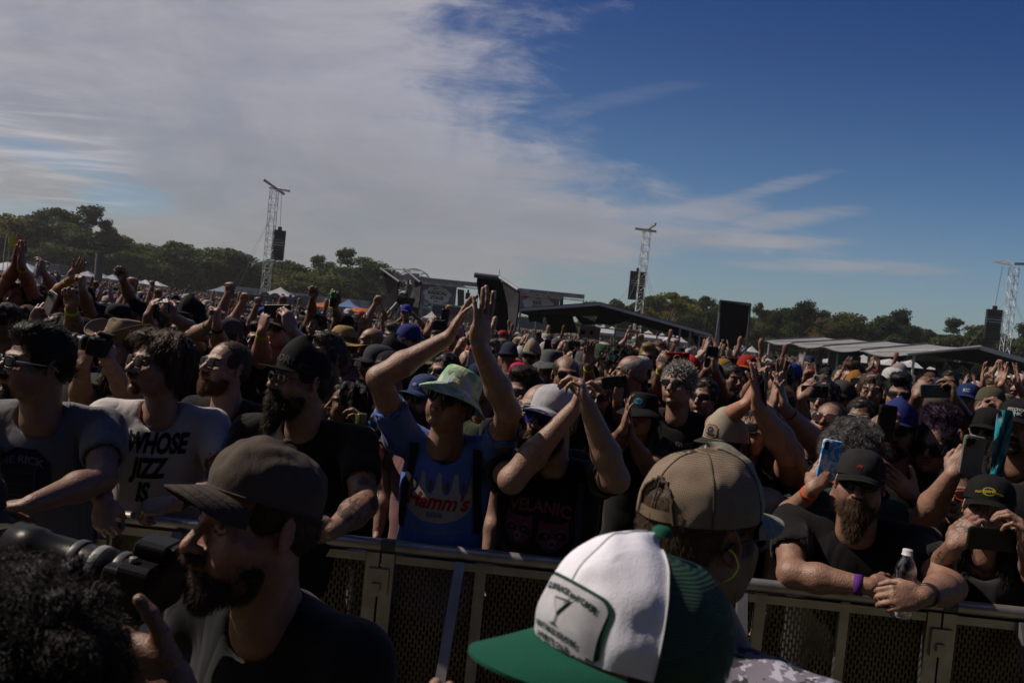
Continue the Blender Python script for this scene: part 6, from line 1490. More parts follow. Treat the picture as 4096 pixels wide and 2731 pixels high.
def camera_thing(label, P_, d, s=1.0, hood=.05, length=.17):
    z = nz(d); x = nz(np.cross(z, (0, 0, 1))); y = np.cross(x, z)   # lens along z, y up, x sideways
    Rm = np.column_stack([x, -z, y])   # local: -Y is the lens axis
    b = MB(); b.rbox((0, 0, 0), (.14, .062, .098), .018, 0, None, (.018, .018, .02), 5); b.rbox((0, .002, .058), (.062, .058, .036), .012, 0, None, (.016, .016, .018), 5); b.rbox((-.052, -.028, -.004), (.034, .046, .085), .012, 0, None, (.02, .02, .02), 4)
    o = b.build('camera', [PLASM]); o.matrix_world = Matrix(m4(Rm, P_, s)); props(o, label, 'camera')
    l = MB(); pr = [(.030, .03), (.034, .034), (.034, .07), (.038, .074), (.038, .10), (.036, .102), (.036, length), (hood*.5/.05+.0*0 if False else .040, length+.006), (.041, length+.055), (.038, length+.055), (.036, length+.01), (.0, length+.008)]
    l.lathe(pr, 28, 0, (.022, .022, .024)); v = l.v[0]; l.v[0] = np.column_stack([v[:, 0], -v[:, 2], v[:, 1]]); l.f[0] = l.f[0][:, ::-1]; l.build('lens', [PLASM], o)
    r = MB()
    for q in (.045, .086, .125): r.lathe([(.0385+.0*q, q), (.0395, q+.002), (.0395, q+.012), (.0385, q+.014)], 28, 0, (.09, .09, .09) if q != .086 else (.35, .35, .36))
    for i in range(len(r.v)): v = r.v[i]; r.v[i] = np.column_stack([v[:, 0], -v[:, 2], v[:, 1]])
    r.build('focus_ring', [PLAST], o)
    k = MB(); k.lathe([(.009, .049), (.010, .050), (.010, .060), (.001, .061)], 16, 0, (.05, .05, .05), (.045, 0, 0)); k.build('dial', [PLAST], o)
    k = MB(); k.lathe([(.006, .049), (.007, .056), (.001, .057)], 12, 0, (.3, .3, .3), (-.05, -.01, 0)); k.build('shutter_button', [PLAST], o)
    e = MB(); e.rbox((0, .034, .060), (.036, .012, .026), .006, 0, None, (.01, .01, .01)); e.build('eyepiece', [PLAST], o)
    return o
camera_thing('black camera with a long zoom lens in the near left foreground', at(600, 2330, 1.33), (-.96, .10, .12), 1.0, length=.20)
camera_thing('black telephoto camera raised by the young man in the cowboy hat', at(408, 1388, handpos('d1', 'L')[0][1]-.03), (-.95, -.15, .16), .85, length=.17)

_m = mat('marbled_case', rough=.35, spec=.4); t = _m.node_tree; n = N(t); tc = n.node('ShaderNodeTexCoord'); col = n.mix(n.ramp(n.noise(tc.outputs['Object'], 26, 3, .6, 1.2), .45, .58), (.04, .28, .60), (.55, .58, .68)); n.link(col, t.nodes['Principled BSDF'].inputs['Base Color'])
ph12.data.materials[0] = _m
# ------------------------------------------------------------------ ground
m = MB(); gx = np.concatenate([-np.geomspace(3000, 2, 45), np.geomspace(2, 3000, 45)]); gy = np.concatenate([[-80, 0, 6], np.linspace(9, 70, 40), np.geomspace(75, 4000, 20)]); GX, GY = np.meshgrid(gx, gy); m.grid(np.stack([GX, GY, GZ(GX, GY)], -1), flip=True)
gr = m.build('ground', [mat('ground', (.075, .07, .035), .95, var=.35, vscale=.4, bump=.01, bscale=30)]); props(gr, kind='structure')
rng = np.random.default_rng(5); rnd = random.Random(4)
PAINT = mat('painted_metal', rough=.5, spec=.3, var=.08); TARP = mat('tarp', rough=.85, spec=.04, fold=.03, fscale=1.2, var=.12, vscale=1.5)
TENTM = mat('tent_cloth', rough=.7, spec=.2, var=.05, vscale=2); WOODM = mat('bark', (.06, .045, .032), .9, bump=.03, bscale=6, var=.3, vscale=3)
# unseen stage the crowd faces, added behind the photographer to darken camera-facing sides
st = empty('concert_stage', (0, -13, 0)); props(st, 'unseen roofed stage the crowd faces, added behind the camera to block sky light', 'stage')
m = MB(); m.box((0, -2, .8), (26, 9, 1.6), 0, None, (.02, .02, .02)); m.build('deck', [PAINT], st)
m = MB(); m.box((0, -6.6, 6), (26, .1, 12), 0, None, (.012, .012, .013)); m.build('backdrop', [TARP], st)
m = MB(); m.box((0, -1, 11.6), (27, 11, .5), 0, None, (.015, .015, .016)); m.build('roof', [TARP], st)
for s in (-1, 1):
    m = MB(); m.box((s*13.2, -1.5, 6), (.3, 11, 12), 0, None, (.013, .013, .014)); m.build('side_curtain', [TARP], st)
# ------------------------------------------------------------------ lattice towers
def truss(m, a, b, w, step, r=.03, br=.016, col=(.50, .50, .52), side=None):
    a, b = np.array(a, float), np.array(b, float); d = b-a; L = np.linalg.norm(d); z = d/L
    x = nz(np.cross(z, (0, 1, 0) if abs(z[1]) < .9 else (1, 0, 0))) if side is None else nz(side); y = np.cross(z, x)
    cs = [x*w/2*i+y*w/2*j for i, j in ((-1, -1), (1, -1), (1, 1), (-1, 1))]
    for c in cs: m.tube([a+c, b+c], r, 5, 0, col)
    n_ = max(int(L/step), 1)
    for k in range(n_+1):
        p = a+z*(L*k/n_)
        for i in range(4):
            m.tube([p+cs[i], p+cs[(i+1) % 4]], br, 4, 0, col, cap=False)
            if k < n_: m.tube([p+cs[i if k % 2 else (i+1) % 4], p+z*(L/n_)+cs[(i+1) % 4 if k % 2 else i]], br, 4, 0, col, cap=False)
STEEL = mat('galvanised_steel', (1, 1, 1), .45, .35, var=.12, vscale=3)
def tower(label, px, Y, H, beams, arr, guys, w=.95):
    p = atg(px, Y, 0); root = empty('speaker_tower', tuple(p)); props(root, label, 'speaker tower', 'delay speaker towers beyond the crowd')
    m = MB(); truss(m, (0, 0, -1), (0, 0, H), w, .95, .045, .024); m.build('mast', [STEEL], root)
    for (a, b) in beams:
        m = MB(); truss(m, a, b, .26, .5, .04, .02); A, B = np.array(a), np.array(b); m.box((A+B)/2, (.22, .22, np.linalg.norm(B-A)), 0, np.array(Vector(B-A).to_track_quat('Z', 'Y').to_matrix()), (.45, .46, .48)); m.build('cross_beam', [STEEL], root)
    ax, ay, zt, zb, aw, yaw = arr; n_ = 12; Rm = rotm(R(yaw))
    m = MB(); m.tube([(ax, ay, zt+.3), (ax*.8, ay*.8, H+.1)], .03, 5, 0, (.1, .1, .1)); m.box((ax, ay, zt+.25), (.5, .3, .45), 0, None, (.02, .02, .02)); m.build('chain_hoist', [STEEL], root)
    for k in range(n_):
        z0 = zt-(zt-zb)*(k+.5)/n_; t = (k/n_)**2*.35; hh = (zt-zb)/n_
        m = MB(); m.box((0, 0, 0), (aw, .8, hh*.93), 0, None, (.014, .014, .018)); m.box((0, -.405, 0), (aw*.96, .01, hh*.75), 0, None, (.03, .03, .034)); o = m.build('speaker_box', [PAINT], root); o.matrix_local = Matrix(m4(rotm(R(yaw), -R(k*.8)), np.array([ax, ay, z0])+Rm @ np.array([0, t*.6, 0])))
    for (q, gx, gy, z0) in guys:
        m = MB(); m.tube([(0, 0, H*z0), (gx, gy, -1)], .016, 4, 0, (.15, .15, .15)); m.build('guy_wire', [STEEL], root)
    return root
tower('lattice speaker tower on the left, its speaker stack hanging at its right side', 1054, 110, 16.4, [((-.8, .3, 16.8), (2.2, -.4, 16.55)), ((-.9, -2.4, 17.5), (.9, 1.6, 16.3))], (.95, 1.0, 11.2, 7.1, 1.6, -28), [(0, -7.5, 4, .80), (0, -4.0, -3, .8), (0, 5.2, 2, .78)])
tower('lattice speaker tower in the middle, its speaker stack hanging at its left side', 2541, 112, 16.2, [((-1.7, .3, 16.5), (1.3, .2, 16.35)), ((-.2, 2.6, 16.4), (.6, -2.6, 17.0))], (-.55, .95, 10.6, 6.6, 2.1, 12), [(0, -6.5, 4, .70), (0, -4.6, -3, .7), (0, 3.6, -2, .72), (0, 6.2, 3, .72)])
tower('lattice speaker tower near the right edge beside the pale canopy', 4003, 103, 15.1, [((-1.2, -1.6, 15.4), (2.4, .8, 15.9)), ((-2.0, .9, 15.9), (-.4, -.3, 15.5))], (-1.35, .9, 9.6, 5.7, 1.75, 14), [(0, -6.8, 3, .78), (0, 7.8, 3, .80), (0, 5.0, -3, .8)], w=.85)
# ------------------------------------------------------------------ helpers for cloth panels standing where the survey sees them
def panel(m, pts, th=.06, mi=0, col=(1, 1, 1)):
    """pts: list of (px, py, Y); builds a closed thin slab"""
    A = np.array([at(*p) for p in pts]); nrm = nz(np.cross(A[1]-A[0], A[-1]-A[0])); 
    if nrm[1] > 0: nrm = -nrm
    F = poly_tess(A, nrm); B = A-nrm*th; n_ = len(A); base = np.vstack([A, B])
    fs = [list(f) for f in F]+[[x+n_ for x in f[::-1]] for f in F]+[[i, (i+1) % n_, n_+(i+1) % n_, n_+i] for i in range(n_)]
    m.add(base, fs, mi, col, False)
def poly_tess(A, nrm):
    from mathutils.geometry import tessellate_polygon
    return [tuple(t) for t in tessellate_polygon([[Vector(a) for a in A]])]
def pbar(m, a, b, r=.06, col=(.3, .3, .32), seg=6): m.tube([at(*a), at(*b)], r, seg, 0, col)
def post(m, px, py, Y, r=.05, col=(.3, .3, .32)):
    p = at(px, py, Y); m.tube([p, (p[0], p[1], float(GZ(p[0], p[1])))], r, 6, 0, col)
GC, BK = (.060, .062, .070), (.012, .012, .014)
def thing0(name, label, cat, group=None): o = empty(name); return props(o, label, cat, group)
# left camera platform
cp = thing0('camera_platform', 'camera platform with black left curtain and grey right curtain, left of the stage banner', 'platform')
m = MB(); panel(m, [(1532, 1090, 42), (1592, 1132, 40), (1588, 1210, 40), (1560, 1230, 41), (1524, 1234, 42), (1552, 1180, 42)], col=BK); m.build('curtain', [TARP], cp)
m = MB(); panel(m, [(1636, 1090, 43), (1684, 1132, 40), (1678, 1200, 40), (1668, 1266, 40), (1652, 1266, 41), (1622, 1238, 42), (1650, 1160, 43)], col=GC); m.build('curtain', [TARP], cp)
for a, b in (((1522, 1074, 42), (1598, 1128, 40)), ((1616, 1076, 42), (1682, 1130, 40))):
    m = MB(); pbar(m, a, b, .07, (.05, .05, .055)); m.build('roof_beam', [STEEL], cp)
m = MB(); pbar(m, (1524, 1076, 42), (1618, 1078, 42), .03); pbar(m, (1594, 1120, 41), (1634, 1145, 41), .03); pbar(m, (1594, 1150, 41), (1634, 1158, 41), .02); pbar(m, (1590, 1175, 41), (1634, 1170, 41), .02); m.build('brace', [STEEL], cp)
m = MB(); panel(m, [(1570, 1190, 41), (1655, 1192, 41), (1640, 1222, 41), (1570, 1226, 41)], 1.6, col=BK); m.build('deck', [PAINT], cp)
for px, py in ((1592, 1125), (1633, 1120), (1548, 1228), (1660, 1230), (1600, 1225)):
    m = MB(); post(m, px, py, 41.5, .07, (.12, .12, .13)); m.build('post', [STEEL], cp)
for a, b in (((1590, 1212, 40), (1545, 1262, 40)), ((1610, 1222, 40), (1580, 1270, 40))):
    m = MB(); pbar(m, a, b, .10, (.16, .17, .18)); m.build('ramp', [STEEL], cp)
# middle dark tower
ct = thing0('wing_tower', 'tall dark wing tower with grey right curtain behind the raised hands', 'tower')
m = MB(); panel(m, [(1908, 1112, 33), (2000, 1120, 33), (2010, 1130, 33), (2036, 1240, 33), (2030, 1330, 33), (1960, 1335, 33), (1925, 1240, 33), (1906, 1130, 33)], col=BK); m.build('curtain', [TARP], ct)
m = MB(); panel(m, [(2008, 1124, 32.8), (2074, 1166, 31), (2072, 1232, 31), (2058, 1325, 31), (2036, 1325, 32), (2030, 1220, 32.5)], col=GC); m.build('curtain', [TARP], ct)
m = MB(); pbar(m, (1897, 1100, 33), (1998, 1112, 33), .12, (.09, .09, .10)); m.build('roof_beam', [STEEL], ct)
m = MB(); pbar(m, (1996, 1108, 33), (2074, 1160, 31), .07, (.2, .21, .22)); m.build('roof_beam', [STEEL], ct)
m = MB(); panel(m, [(1897, 1099, 33), (1996, 1109, 33), (2006, 1124, 34), (1912, 1114, 35)], col=(.03, .03, .03)); m.build('roof', [TARP], ct)
m = MB(); pbar(m, (1981, 1162, 32.9), (1979, 1195, 32.9), .05, (.45, .45, .47)); pbar(m, (1996, 1105, 33), (1998, 1080, 33), .02, (.5, .5, .5)); m.build('work_light', [STEEL], ct)
for px, py in ((1930, 1200), (2034, 1230), (2068, 1200)):
    m = MB(); post(m, px, py, 33.2, .06, (.08, .08, .08)); m.build('post', [STEEL], ct)
# right dark tower
ct = thing0('wing_tower', 'tall black wing tower with a white edge between the two canopies', 'tower')
m = MB(); panel(m, [(2884, 1206, 52), (2998, 1220, 52), (2990, 1300, 52), (2980, 1350, 52), (2960, 1362, 52), (2955, 1395, 52), (2900, 1396, 52), (2876, 1390, 52), (2878, 1290, 52)], col=BK); m.build('curtain', [TARP], ct)
m = MB(); panel(m, [(2876, 1248, 51.5), (2880, 1248, 51.5), (2876, 1395, 51.5), (2860, 1390, 51.5), (2866, 1320, 51.5)], col=(.42, .42, .44)); m.build('side_cloth', [TARP], ct)
for a, b in (((2880, 1202, 51.6), (3003, 1216, 51.6)), ((2881, 1202, 51.6), (2874, 1300, 51.6)), ((3002, 1216, 51.6), (2986, 1400, 51.6)), ((2945, 1380, 51), (2965, 1425, 51)), ((2980, 1395, 51), (2952, 1430, 51))):
    m = MB(); pbar(m, a, b, .07, (.05, .05, .055)); m.build('frame', [STEEL], ct)
for px in (2884, 2925, 2984): m = MB(); post(m, px, 1385, 52.3, .08, (.1, .1, .1)); m.build('post', [STEEL], ct)
# dark canopy
ca = thing0('stage_canopy', 'wide low gabled canopy with black underside in the middle distance', 'canopy')
yn, yf = 44, 56
m = MB(); panel(m, [(2036, 1240, yn), (2399, 1213, yn), (2425, 1262, yf), (2150, 1272, yf)], .08, col=(.020, .020, .023)); panel(m, [(2399, 1213, yn), (2845, 1338, yn), (2740, 1352, yf), (2425, 1262, yf)], .08, col=(.020, .020, .023)); m.build('roof', [TARP], ca)
for a, b in (((2036, 1242, yn-.1), (2399, 1216, yn-.1)), ((2399, 1216, yn-.1), (2846, 1341, yn-.1))):
    m = MB(); A, B = at(*a), at(*b); d = B-A; X = nz(d); Rm = np.column_stack([X, (0, 1, 0), np.cross(X, (0, 1, 0))]); m.box((A+B)/2, (np.linalg.norm(d), .12, .16), 0, Rm, (.30, .30, .32)); m.build('roof_beam', [STEEL], ca)
for k, (px, py, yy) in enumerate(((2082, 1240, yn), (2148, 1245, yf), (2210, 1250, yf), (2463, 1300, yf), (2630, 1330, yf), (2722, 1308, yn), (2762, 1322, yn), (2800, 1330, yn), (2832, 1338, yn+2))):
    m = MB(); post(m, px, py, yy, .06, (.16, .16, .17)); m.build('post', [STEEL], ca)
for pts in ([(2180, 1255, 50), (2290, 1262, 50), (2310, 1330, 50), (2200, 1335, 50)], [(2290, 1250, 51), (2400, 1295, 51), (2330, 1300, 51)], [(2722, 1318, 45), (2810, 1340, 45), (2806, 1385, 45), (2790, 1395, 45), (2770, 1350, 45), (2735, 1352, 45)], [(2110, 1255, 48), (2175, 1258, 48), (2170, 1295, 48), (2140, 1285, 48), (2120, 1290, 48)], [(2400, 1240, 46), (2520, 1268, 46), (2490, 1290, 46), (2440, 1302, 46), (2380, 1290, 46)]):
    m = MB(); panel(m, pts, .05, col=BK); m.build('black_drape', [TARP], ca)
m = MB(); pbar(m, (2250, 1290, yf), (2720, 1352, yf), .05, (.03, .03, .03)); m.build('rear_rail', [STEEL], ca)
for k in range(4): m = MB(); m.lathe([(.02, .15), (.18, 0), (.16, -.05), (.01, -.06)], 12, 0, (.45, .45, .45)); o = m.build('flood_lamp', [STEEL], ca); o.location = at(2782+k*18, 1336+k*5, yn+1)
# pale canopy on the right
cb = thing0('stage_canopy', 'long pale grey roofed canopy at the right with four sagging bays', 'canopy')
A0, A1, B0, B1 = at(3920, 1390, 55), at(3298, 1350, 84), at(3627, 1419, 55), at(3062, 1361, 80)
for k in range(4):
    g = np.zeros((9, 7, 3))
    for i in range(9):
        t = (k+i/8)/4
        for j in range(7):
            u = j/6; p = (A0*(1-t)+A1*t)*(1-u)+(B0*(1-t)+B1*t)*u; p = p+np.array([0, 0, -.28*math.sin(math.pi*i/8)*(.35+.65*u)]); g[i, j] = p
    m = MB(); m.grid(g, 0, (.34, .34, .36)); m.grid(g-np.array([0, 0, .05]), 0, (.34, .34, .36), flip=True); m.build('roof_bay', [TENTM], cb)
for k in range(5):
    t = k/4; m = MB(); m.tube([A0*(1-t)+A1*t+np.array([0, 0, .05]), B0*(1-t)+B1*t+np.array([0, 0, .05])], .07 if k else .12, 6, 0, (.12, .12, .13) if k else (.32, .32, .34)); m.build('rafter', [STEEL], cb)
m = MB(); R0, R1 = at(4400, 1530, 55), at(4300, 1500, 84); g = np.array([[A0, R0], [A1, R1]]); m.grid(g, 0, (.05, .05, .055)); m.grid(g-np.array([0, 0, .06]), 0, (.03, .03, .033), flip=True); m.build('roof_bay', [TENTM], cb)
m = MB(); d = R0-A0; X = nz(d); m.box((A0+R0)/2, (np.linalg.norm(d), .2, .3), 0, np.column_stack([X, (0, 1, 0), np.cross(X, (0, 1, 0))]), (.32, .32, .34)); m.build('rafter', [STEEL], cb)
for (px, py, yy) in ((3657, 1420, 55.5), (3478, 1404, 62), (3355, 1388, 69), (3235, 1375, 75), (3078, 1366, 79.5), (3320, 1395, 80), (3480, 1410, 78), (3790, 1440, 72), (3940, 1470, 56), (4010, 1480, 70)):
    m = MB(); post(m, px, py, yy, .09, (.30, .30, .32)); m.build('post', [STEEL], cb)
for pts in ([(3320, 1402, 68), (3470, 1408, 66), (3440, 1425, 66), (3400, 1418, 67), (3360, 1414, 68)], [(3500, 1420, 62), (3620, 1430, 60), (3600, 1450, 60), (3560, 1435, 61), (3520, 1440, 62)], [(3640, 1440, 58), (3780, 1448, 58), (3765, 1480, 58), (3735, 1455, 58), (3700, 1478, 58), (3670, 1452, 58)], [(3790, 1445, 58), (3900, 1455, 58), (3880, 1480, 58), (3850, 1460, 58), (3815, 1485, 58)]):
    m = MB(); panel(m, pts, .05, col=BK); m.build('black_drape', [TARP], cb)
m = MB(); g = np.zeros((8, 9, 3))
for i in range(8):
    for j in range(9): g[i, j] = at(3196+j*12.5-(i*2 if j > 5 else 0), 1388+i*15+3*j/2-10*math.sin(j/8*3.14)*(i == 0)*-1, 72+.5*math.sin(j*1.7+i*.5))
m.grid(g, 0, (.36, .37, .40)); m.grid(g+np.array([0, .05, 0]), 0, (.3, .3, .3), flip=True); m.build('hanging_sheet', [TARP], cb)
m = MB(); a_, b__ = at(3850, 1452, 57), at(3780, 1470, 60); m.box(at(3800, 1520, 62)*np.array([1, 1, 0])+np.array([0, 0, .2]), (16, 2.2, 2.4), 0, None, (.015, .015, .017)); m.build('black_riser', [PAINT], cb)
for (px, py, w_, h_, c_) in ((3790, 1488, 1.6, .7, (.10, .10, .11)), (3870, 1506, 1.0, .45, (.35, .35, .36)), (3700, 1500, 1.4, .6, BK), (3560, 1478, 1.2, .6, BK), (3960, 1520, 1.2, .5, BK)): m = MB(); m.rbox(at(px, py, 60), (w_, .6, h_), .06, 0, None, c_); m.build('flight_case', [PAINT], cb)
m = MB(); m.box(at(3330, 1500, 74)*np.array([1, 1, 0])+np.array([0, 0, -.1]), (14, .1, 1.7), 0, None, (.02, .02, .022)); m.build('side_barrier', [PAINT], cb)
for k in range(5): m = MB(); m.tube([A0*(1-k/4)+A1*k/4-np.array([0, 0, .1]), B0*(1-(k+1 if k < 4 else k)/4)+B1*(k+1 if k < 4 else k)/4-np.array([0, 0, .1])], .04, 5, 0, (.2, .2, .2)); m.build('roof_brace', [STEEL], cb)

# ------------------------------------------------------------------ far stages with their banners
def banner_parts(root, px0, px1, py0, py1, slope, Y, lines, base, cloud, seed, bulge=.8):
    """a real flat printed backdrop at depth Y"""
    x0, x1 = at(px0, py0, Y), at(px1, py0+slope*(px1-px0), Y); zt, zb = x0[2], at(px0, py1, Y)[2]
    w, h = x1[0]-x0[0], zt-zb; c = np.array([(x0[0]+x1[0])/2, Y, (zt+zb)/2])
    m = MB(); m.box(c+np.array([0, .1, 0]), (w, .12, h), 0, None, base); m.build('backdrop', [PRINT], root)
    m = MB(); r_ = np.random.default_rng(seed)
    def add2(P_, col, lay):
        v, f = poly2d(P_); m.add(np.column_stack([c[0]+v[:, 0], np.full(len(v), Y-.01-lay*.012), c[2]+v[:, 1]]), [list(q) if True else q for q in f], 0, col, False)
        # make sure faces look at the crowd
    cols = [(.05, .18, .50), (.55, .05, .10), (.04, .36, .46), (.60, .48, .08), (.24, .08, .40), (.08, .16, .40)]
    for k in range(44):
        cx, cy = r_.uniform(-.49, .49)*w, r_.uniform(-.48, .48)*h; rr = r_.uniform(.03, .09)*h
        n_ = 9; P_ = [(np.clip(cx+rr*(1+.5*r_.uniform(-1, 1))*1.6*math.cos(2*math.pi*i/n_), -w/2, w/2), np.clip(cy+rr*(1+.5*r_.uniform(-1, 1))*math.sin(2*math.pi*i/n_), -h/2, h/2)) for i in range(n_)]
        add2(P_, cols[k % 6], 1+(k % 5)*.3)
    for k, (sc_, col) in enumerate(((1.16, (.50, .04, .10)), (1.08, (.04, .26, .50)), (1.0, cloud))):
        n_ = 40; add2([(sc_*w*.36*math.cos(2*math.pi*i/n_)*(1+.07*math.sin(7*2*math.pi*i/n_)), h*.02+sc_*h*.38*math.sin(2*math.pi*i/n_)*(1+.08*math.sin(9*2*math.pi*i/n_+1))) for i in range(n_)], col, 3+k)
    for (s, size, x, y, col, bold) in lines:
        v, f = text2d(s, size*h, bold*h, 0, 1.0); m.add(np.column_stack([c[0]+v[:, 0]+x*w, np.full(len(v), Y-.1), c[2]+v[:, 1]+y*h]), [list(q) for q in f], 0, col, False)
    m.build('backdrop_art', [PRINT], root)
def top_banner(root, px0, py0, px1, py1, hpx, Y, text, mirrored=True):
    A, B = at(px0, py0, Y), at(px1, py1, Y); zt = (A[2]+B[2])/2; h = hpx/FPX*Y; w = B[0]-A[0]; c = np.array([(A[0]+B[0])/2, Y, zt-h/2])
    m = MB(); m.box(c, (w, .08, h), 0, None, (.42, .40, .46)); m.build('header_banner', [PRINT], root)
    m = MB(); r_ = np.random.default_rng(int(px0)); cols = [(.45, .14, .2), (.18, .32, .45), (.45, .40, .2), (.5, .3, .4), (.2, .2, .4)]
    for k in range(26):
        cx = r_.choice([r_.uniform(-.5, -.32), r_.uniform(.25, .5)])*w; cy = r_.uniform(-.35, .35)*h; P_ = [(np.clip(cx+h*r_.uniform(.15, .4)*math.cos(a), -w/2, w/2), np.clip(cy+h*r_.uniform(.1, .3)*math.sin(a), -h/2, h/2)) for a in np.linspace(0, 6.28, 8)[:-1]]
        v, f = poly2d(P_); m.add(np.column_stack([c[0]+v[:, 0], np.full(len(v), Y-.05-.006*(k % 4)), c[2]+v[:, 1]]), [list(q) for q in f], 0, cols[k % 5], False)
    m.build('banner_art', [PRINT], root); m = MB()
    v, f = text2d(text, h*.8, h*.02, 0, 1.0); 
    if mirrored: v[:, 0] *= -1
    m.add(np.column_stack([c[0]+v[:, 0], np.full(len(v), Y-.08), c[2]+v[:, 1]]), [list(q) for q in f], 0, (.16, .15, .2), False); m.build('banner_lettering', [PRINT], root)
    m = MB(); truss(m, c+np.array([-w/2, .5, -h*.55]), c+np.array([w/2, .5, -h*.55]), .6, 1.0, .05, .03, (.25, .25, .27)); m.build('roof_truss', [STEEL], root)
    for q in (-.5, -.25, 0, .25, .5): m = MB(); m.tube([c+np.array([w*q, .5, h*.6]), (c[0]+w*q, Y+.5, 0) if abs(q) == .5 else c+np.array([w*q, .5, -h*.8])], .07, 5, 0, (.25, .25, .27)); m.build('post', [STEEL], root)
YS = 135
sg = thing0('concert_stage', 'far concert stage with a blue and pink cloud banner left of the raised hands', 'stage')
banner_parts(sg, 1678, 1828, 1128, 1222, .10, YS, [('RADICAL', .20, -.0, .10, (.05, .06, .05), .010), ('STAGE', .19, .0, -.10, (.05, .06, .05), .010), ('RIOT', .10, -.05, .27, (.16, .03, .25), .004), ('FEST', .09, -.02, -.27, (.1, .05, .25), .004)], (.10, .22, .55), (.70, .76, .84), 3)
top_banner(sg, 1575, 1097, 1915, 1131, 17, YS-3, 'RIOT FEST  RADICAL STAGE')
for (a, b) in (((1672, 1124), (1682, 1128)),): pass
for x0, x1 in ((1628, 1656), (1830, 1856)):
    m = MB(); panel(m, [(x0, 1136+.1*(x0-1640), YS), (x1, 1138+.1*(x1-1640), YS), (x1, 1225, YS), (x0, 1225, YS)], .5, col=(.05, .052, .06)); m.build('side_curtain', [TARP], sg)
m = MB(); panel(m, [(1672, 1122, YS-2), (1852, 1139, YS-2), (1852, 1146, YS-2), (1672, 1129, YS-2)], 6, col=(.32, .32, .34)); m.build('roof', [PAINT], sg)
m = MB(); panel(m, [(1735, 1222, 120), (1845, 1230, 120), (1845, 1262, 120), (1720, 1252, 120)], 8, col=(.06, .025, .11)); m.build('deck', [TARP], sg)
m = MB(); panel(m, [(1784, 1219, 119.5), (1812, 1221, 119.5), (1808, 1230, 119.5), (1782, 1227, 119.5)], .1, col=(.5, .5, .5)); m.build('small_banner', [PRINT], sg)
m = MB(); pbar(m, (1729, 1213, 118), (1843, 1226, 118), .10, (.05, .18, .12)); pbar(m, (1727, 1216, 118), (1843, 1230, 118), .06, (.05, .18, .12)); pbar(m, (1729, 1213, 118), (1722, 1270, 118), .10, (.05, .18, .12)); m.build('green_truss', [STEEL], sg)
m = MB(); m.box(at(1871, 1184, 128), (.75, .6, 1.05), 0, None, BK); m.box(at(1873, 1165, 128), (.3, .3, .5), 0, None, BK); p = at(1871, 1195, 128); m.tube([p, (p[0], p[1], 0)], .08, 6, 0, BK); m.build('speaker_stack', [PAINT], sg)
sg = thing0('concert_stage', 'far concert stage with a purple and yellow banner right of the raised hands', 'stage')
banner_parts(sg, 2072, 2240, 1168, 1250, .10, YS, [('RISE', .24, -.02, .06, (.04, .03, .07), .010), ('STAGE', .18, 0, -.14, (.04, .03, .07), .010), ('RIOT', .09, 0, .26, (.3, .03, .05), .004)], (.34, .12, .42), (.64, .66, .78), 8)
top_banner(sg, 2040, 1147, 2338, 1180, 17, YS-3, 'RIOT FEST  RISE STAGE')
m = MB(); panel(m, [(2240, 1186, YS), (2254, 1188, YS), (2252, 1240, YS), (2238, 1240, YS)], .5, col=(.03, .03, .035)); m.build('side_curtain', [TARP], sg)
m = MB(); panel(m, [(2070, 1160, YS-2), (2258, 1180, YS-2), (2258, 1188, YS-2), (2070, 1168, YS-2)], 6, col=(.34, .34, .36)); m.build('roof', [PAINT], sg)
m = MB(); panel(m, [(2060, 1272, 100), (2180, 1285, 100), (2178, 1318, 100), (2060, 1308, 100)], 5, col=(.20, .22, .25)); m.build('deck', [TARP], sg)
# big wheel behind the left stage
fw = thing0('ferris_wheel', 'small ferris wheel top with gondolas rising behind the far left stage', 'ferris wheel')
c0 = at(1654, 1150, 200); Rw = 74/FPX*200
for dy in (-.9, .9):
    m = MB(); m.tube([c0+np.array([Rw*math.cos(a), dy, Rw*math.sin(a)]) for a in np.linspace(0, 2*math.pi, 49)[:-1]], .10, 5, 0, (.2, .2, .22), closed=True); m.build('rim', [STEEL], fw)
for k in range(14):
    a = 2*math.pi*(k+.35)/14; p = c0+np.array([Rw*math.cos(a), 0, Rw*math.sin(a)])
    m = MB(); m.tube([c0, p], .05, 4, 0, (.2, .2, .22)); m.build('spoke', [STEEL], fw)
    m = MB(); m.box(p-np.array([0, 0, 1.5]), (1.7, 1.4, .8), 0, None, (.32, .34, .38)); m.lathe([(1.15, -.35), (.1, 0)], 8, 0, (.3, .32, .36), tuple(p)); m.tube([p-np.array([.7, 0, 1.2]), p-np.array([.7, 0, .3])], .05, 4); m.tube([p-np.array([-.7, 0, 1.2]), p-np.array([-.7, 0, .3])], .05, 4); m.build('gondola', [PAINT], fw)
for s in (-1, 1): m = MB(); m.tube([c0, (c0[0]+s*3, c0[1], 0)], .2, 6, 0, (.2, .2, .22)); m.build('leg', [STEEL], fw)
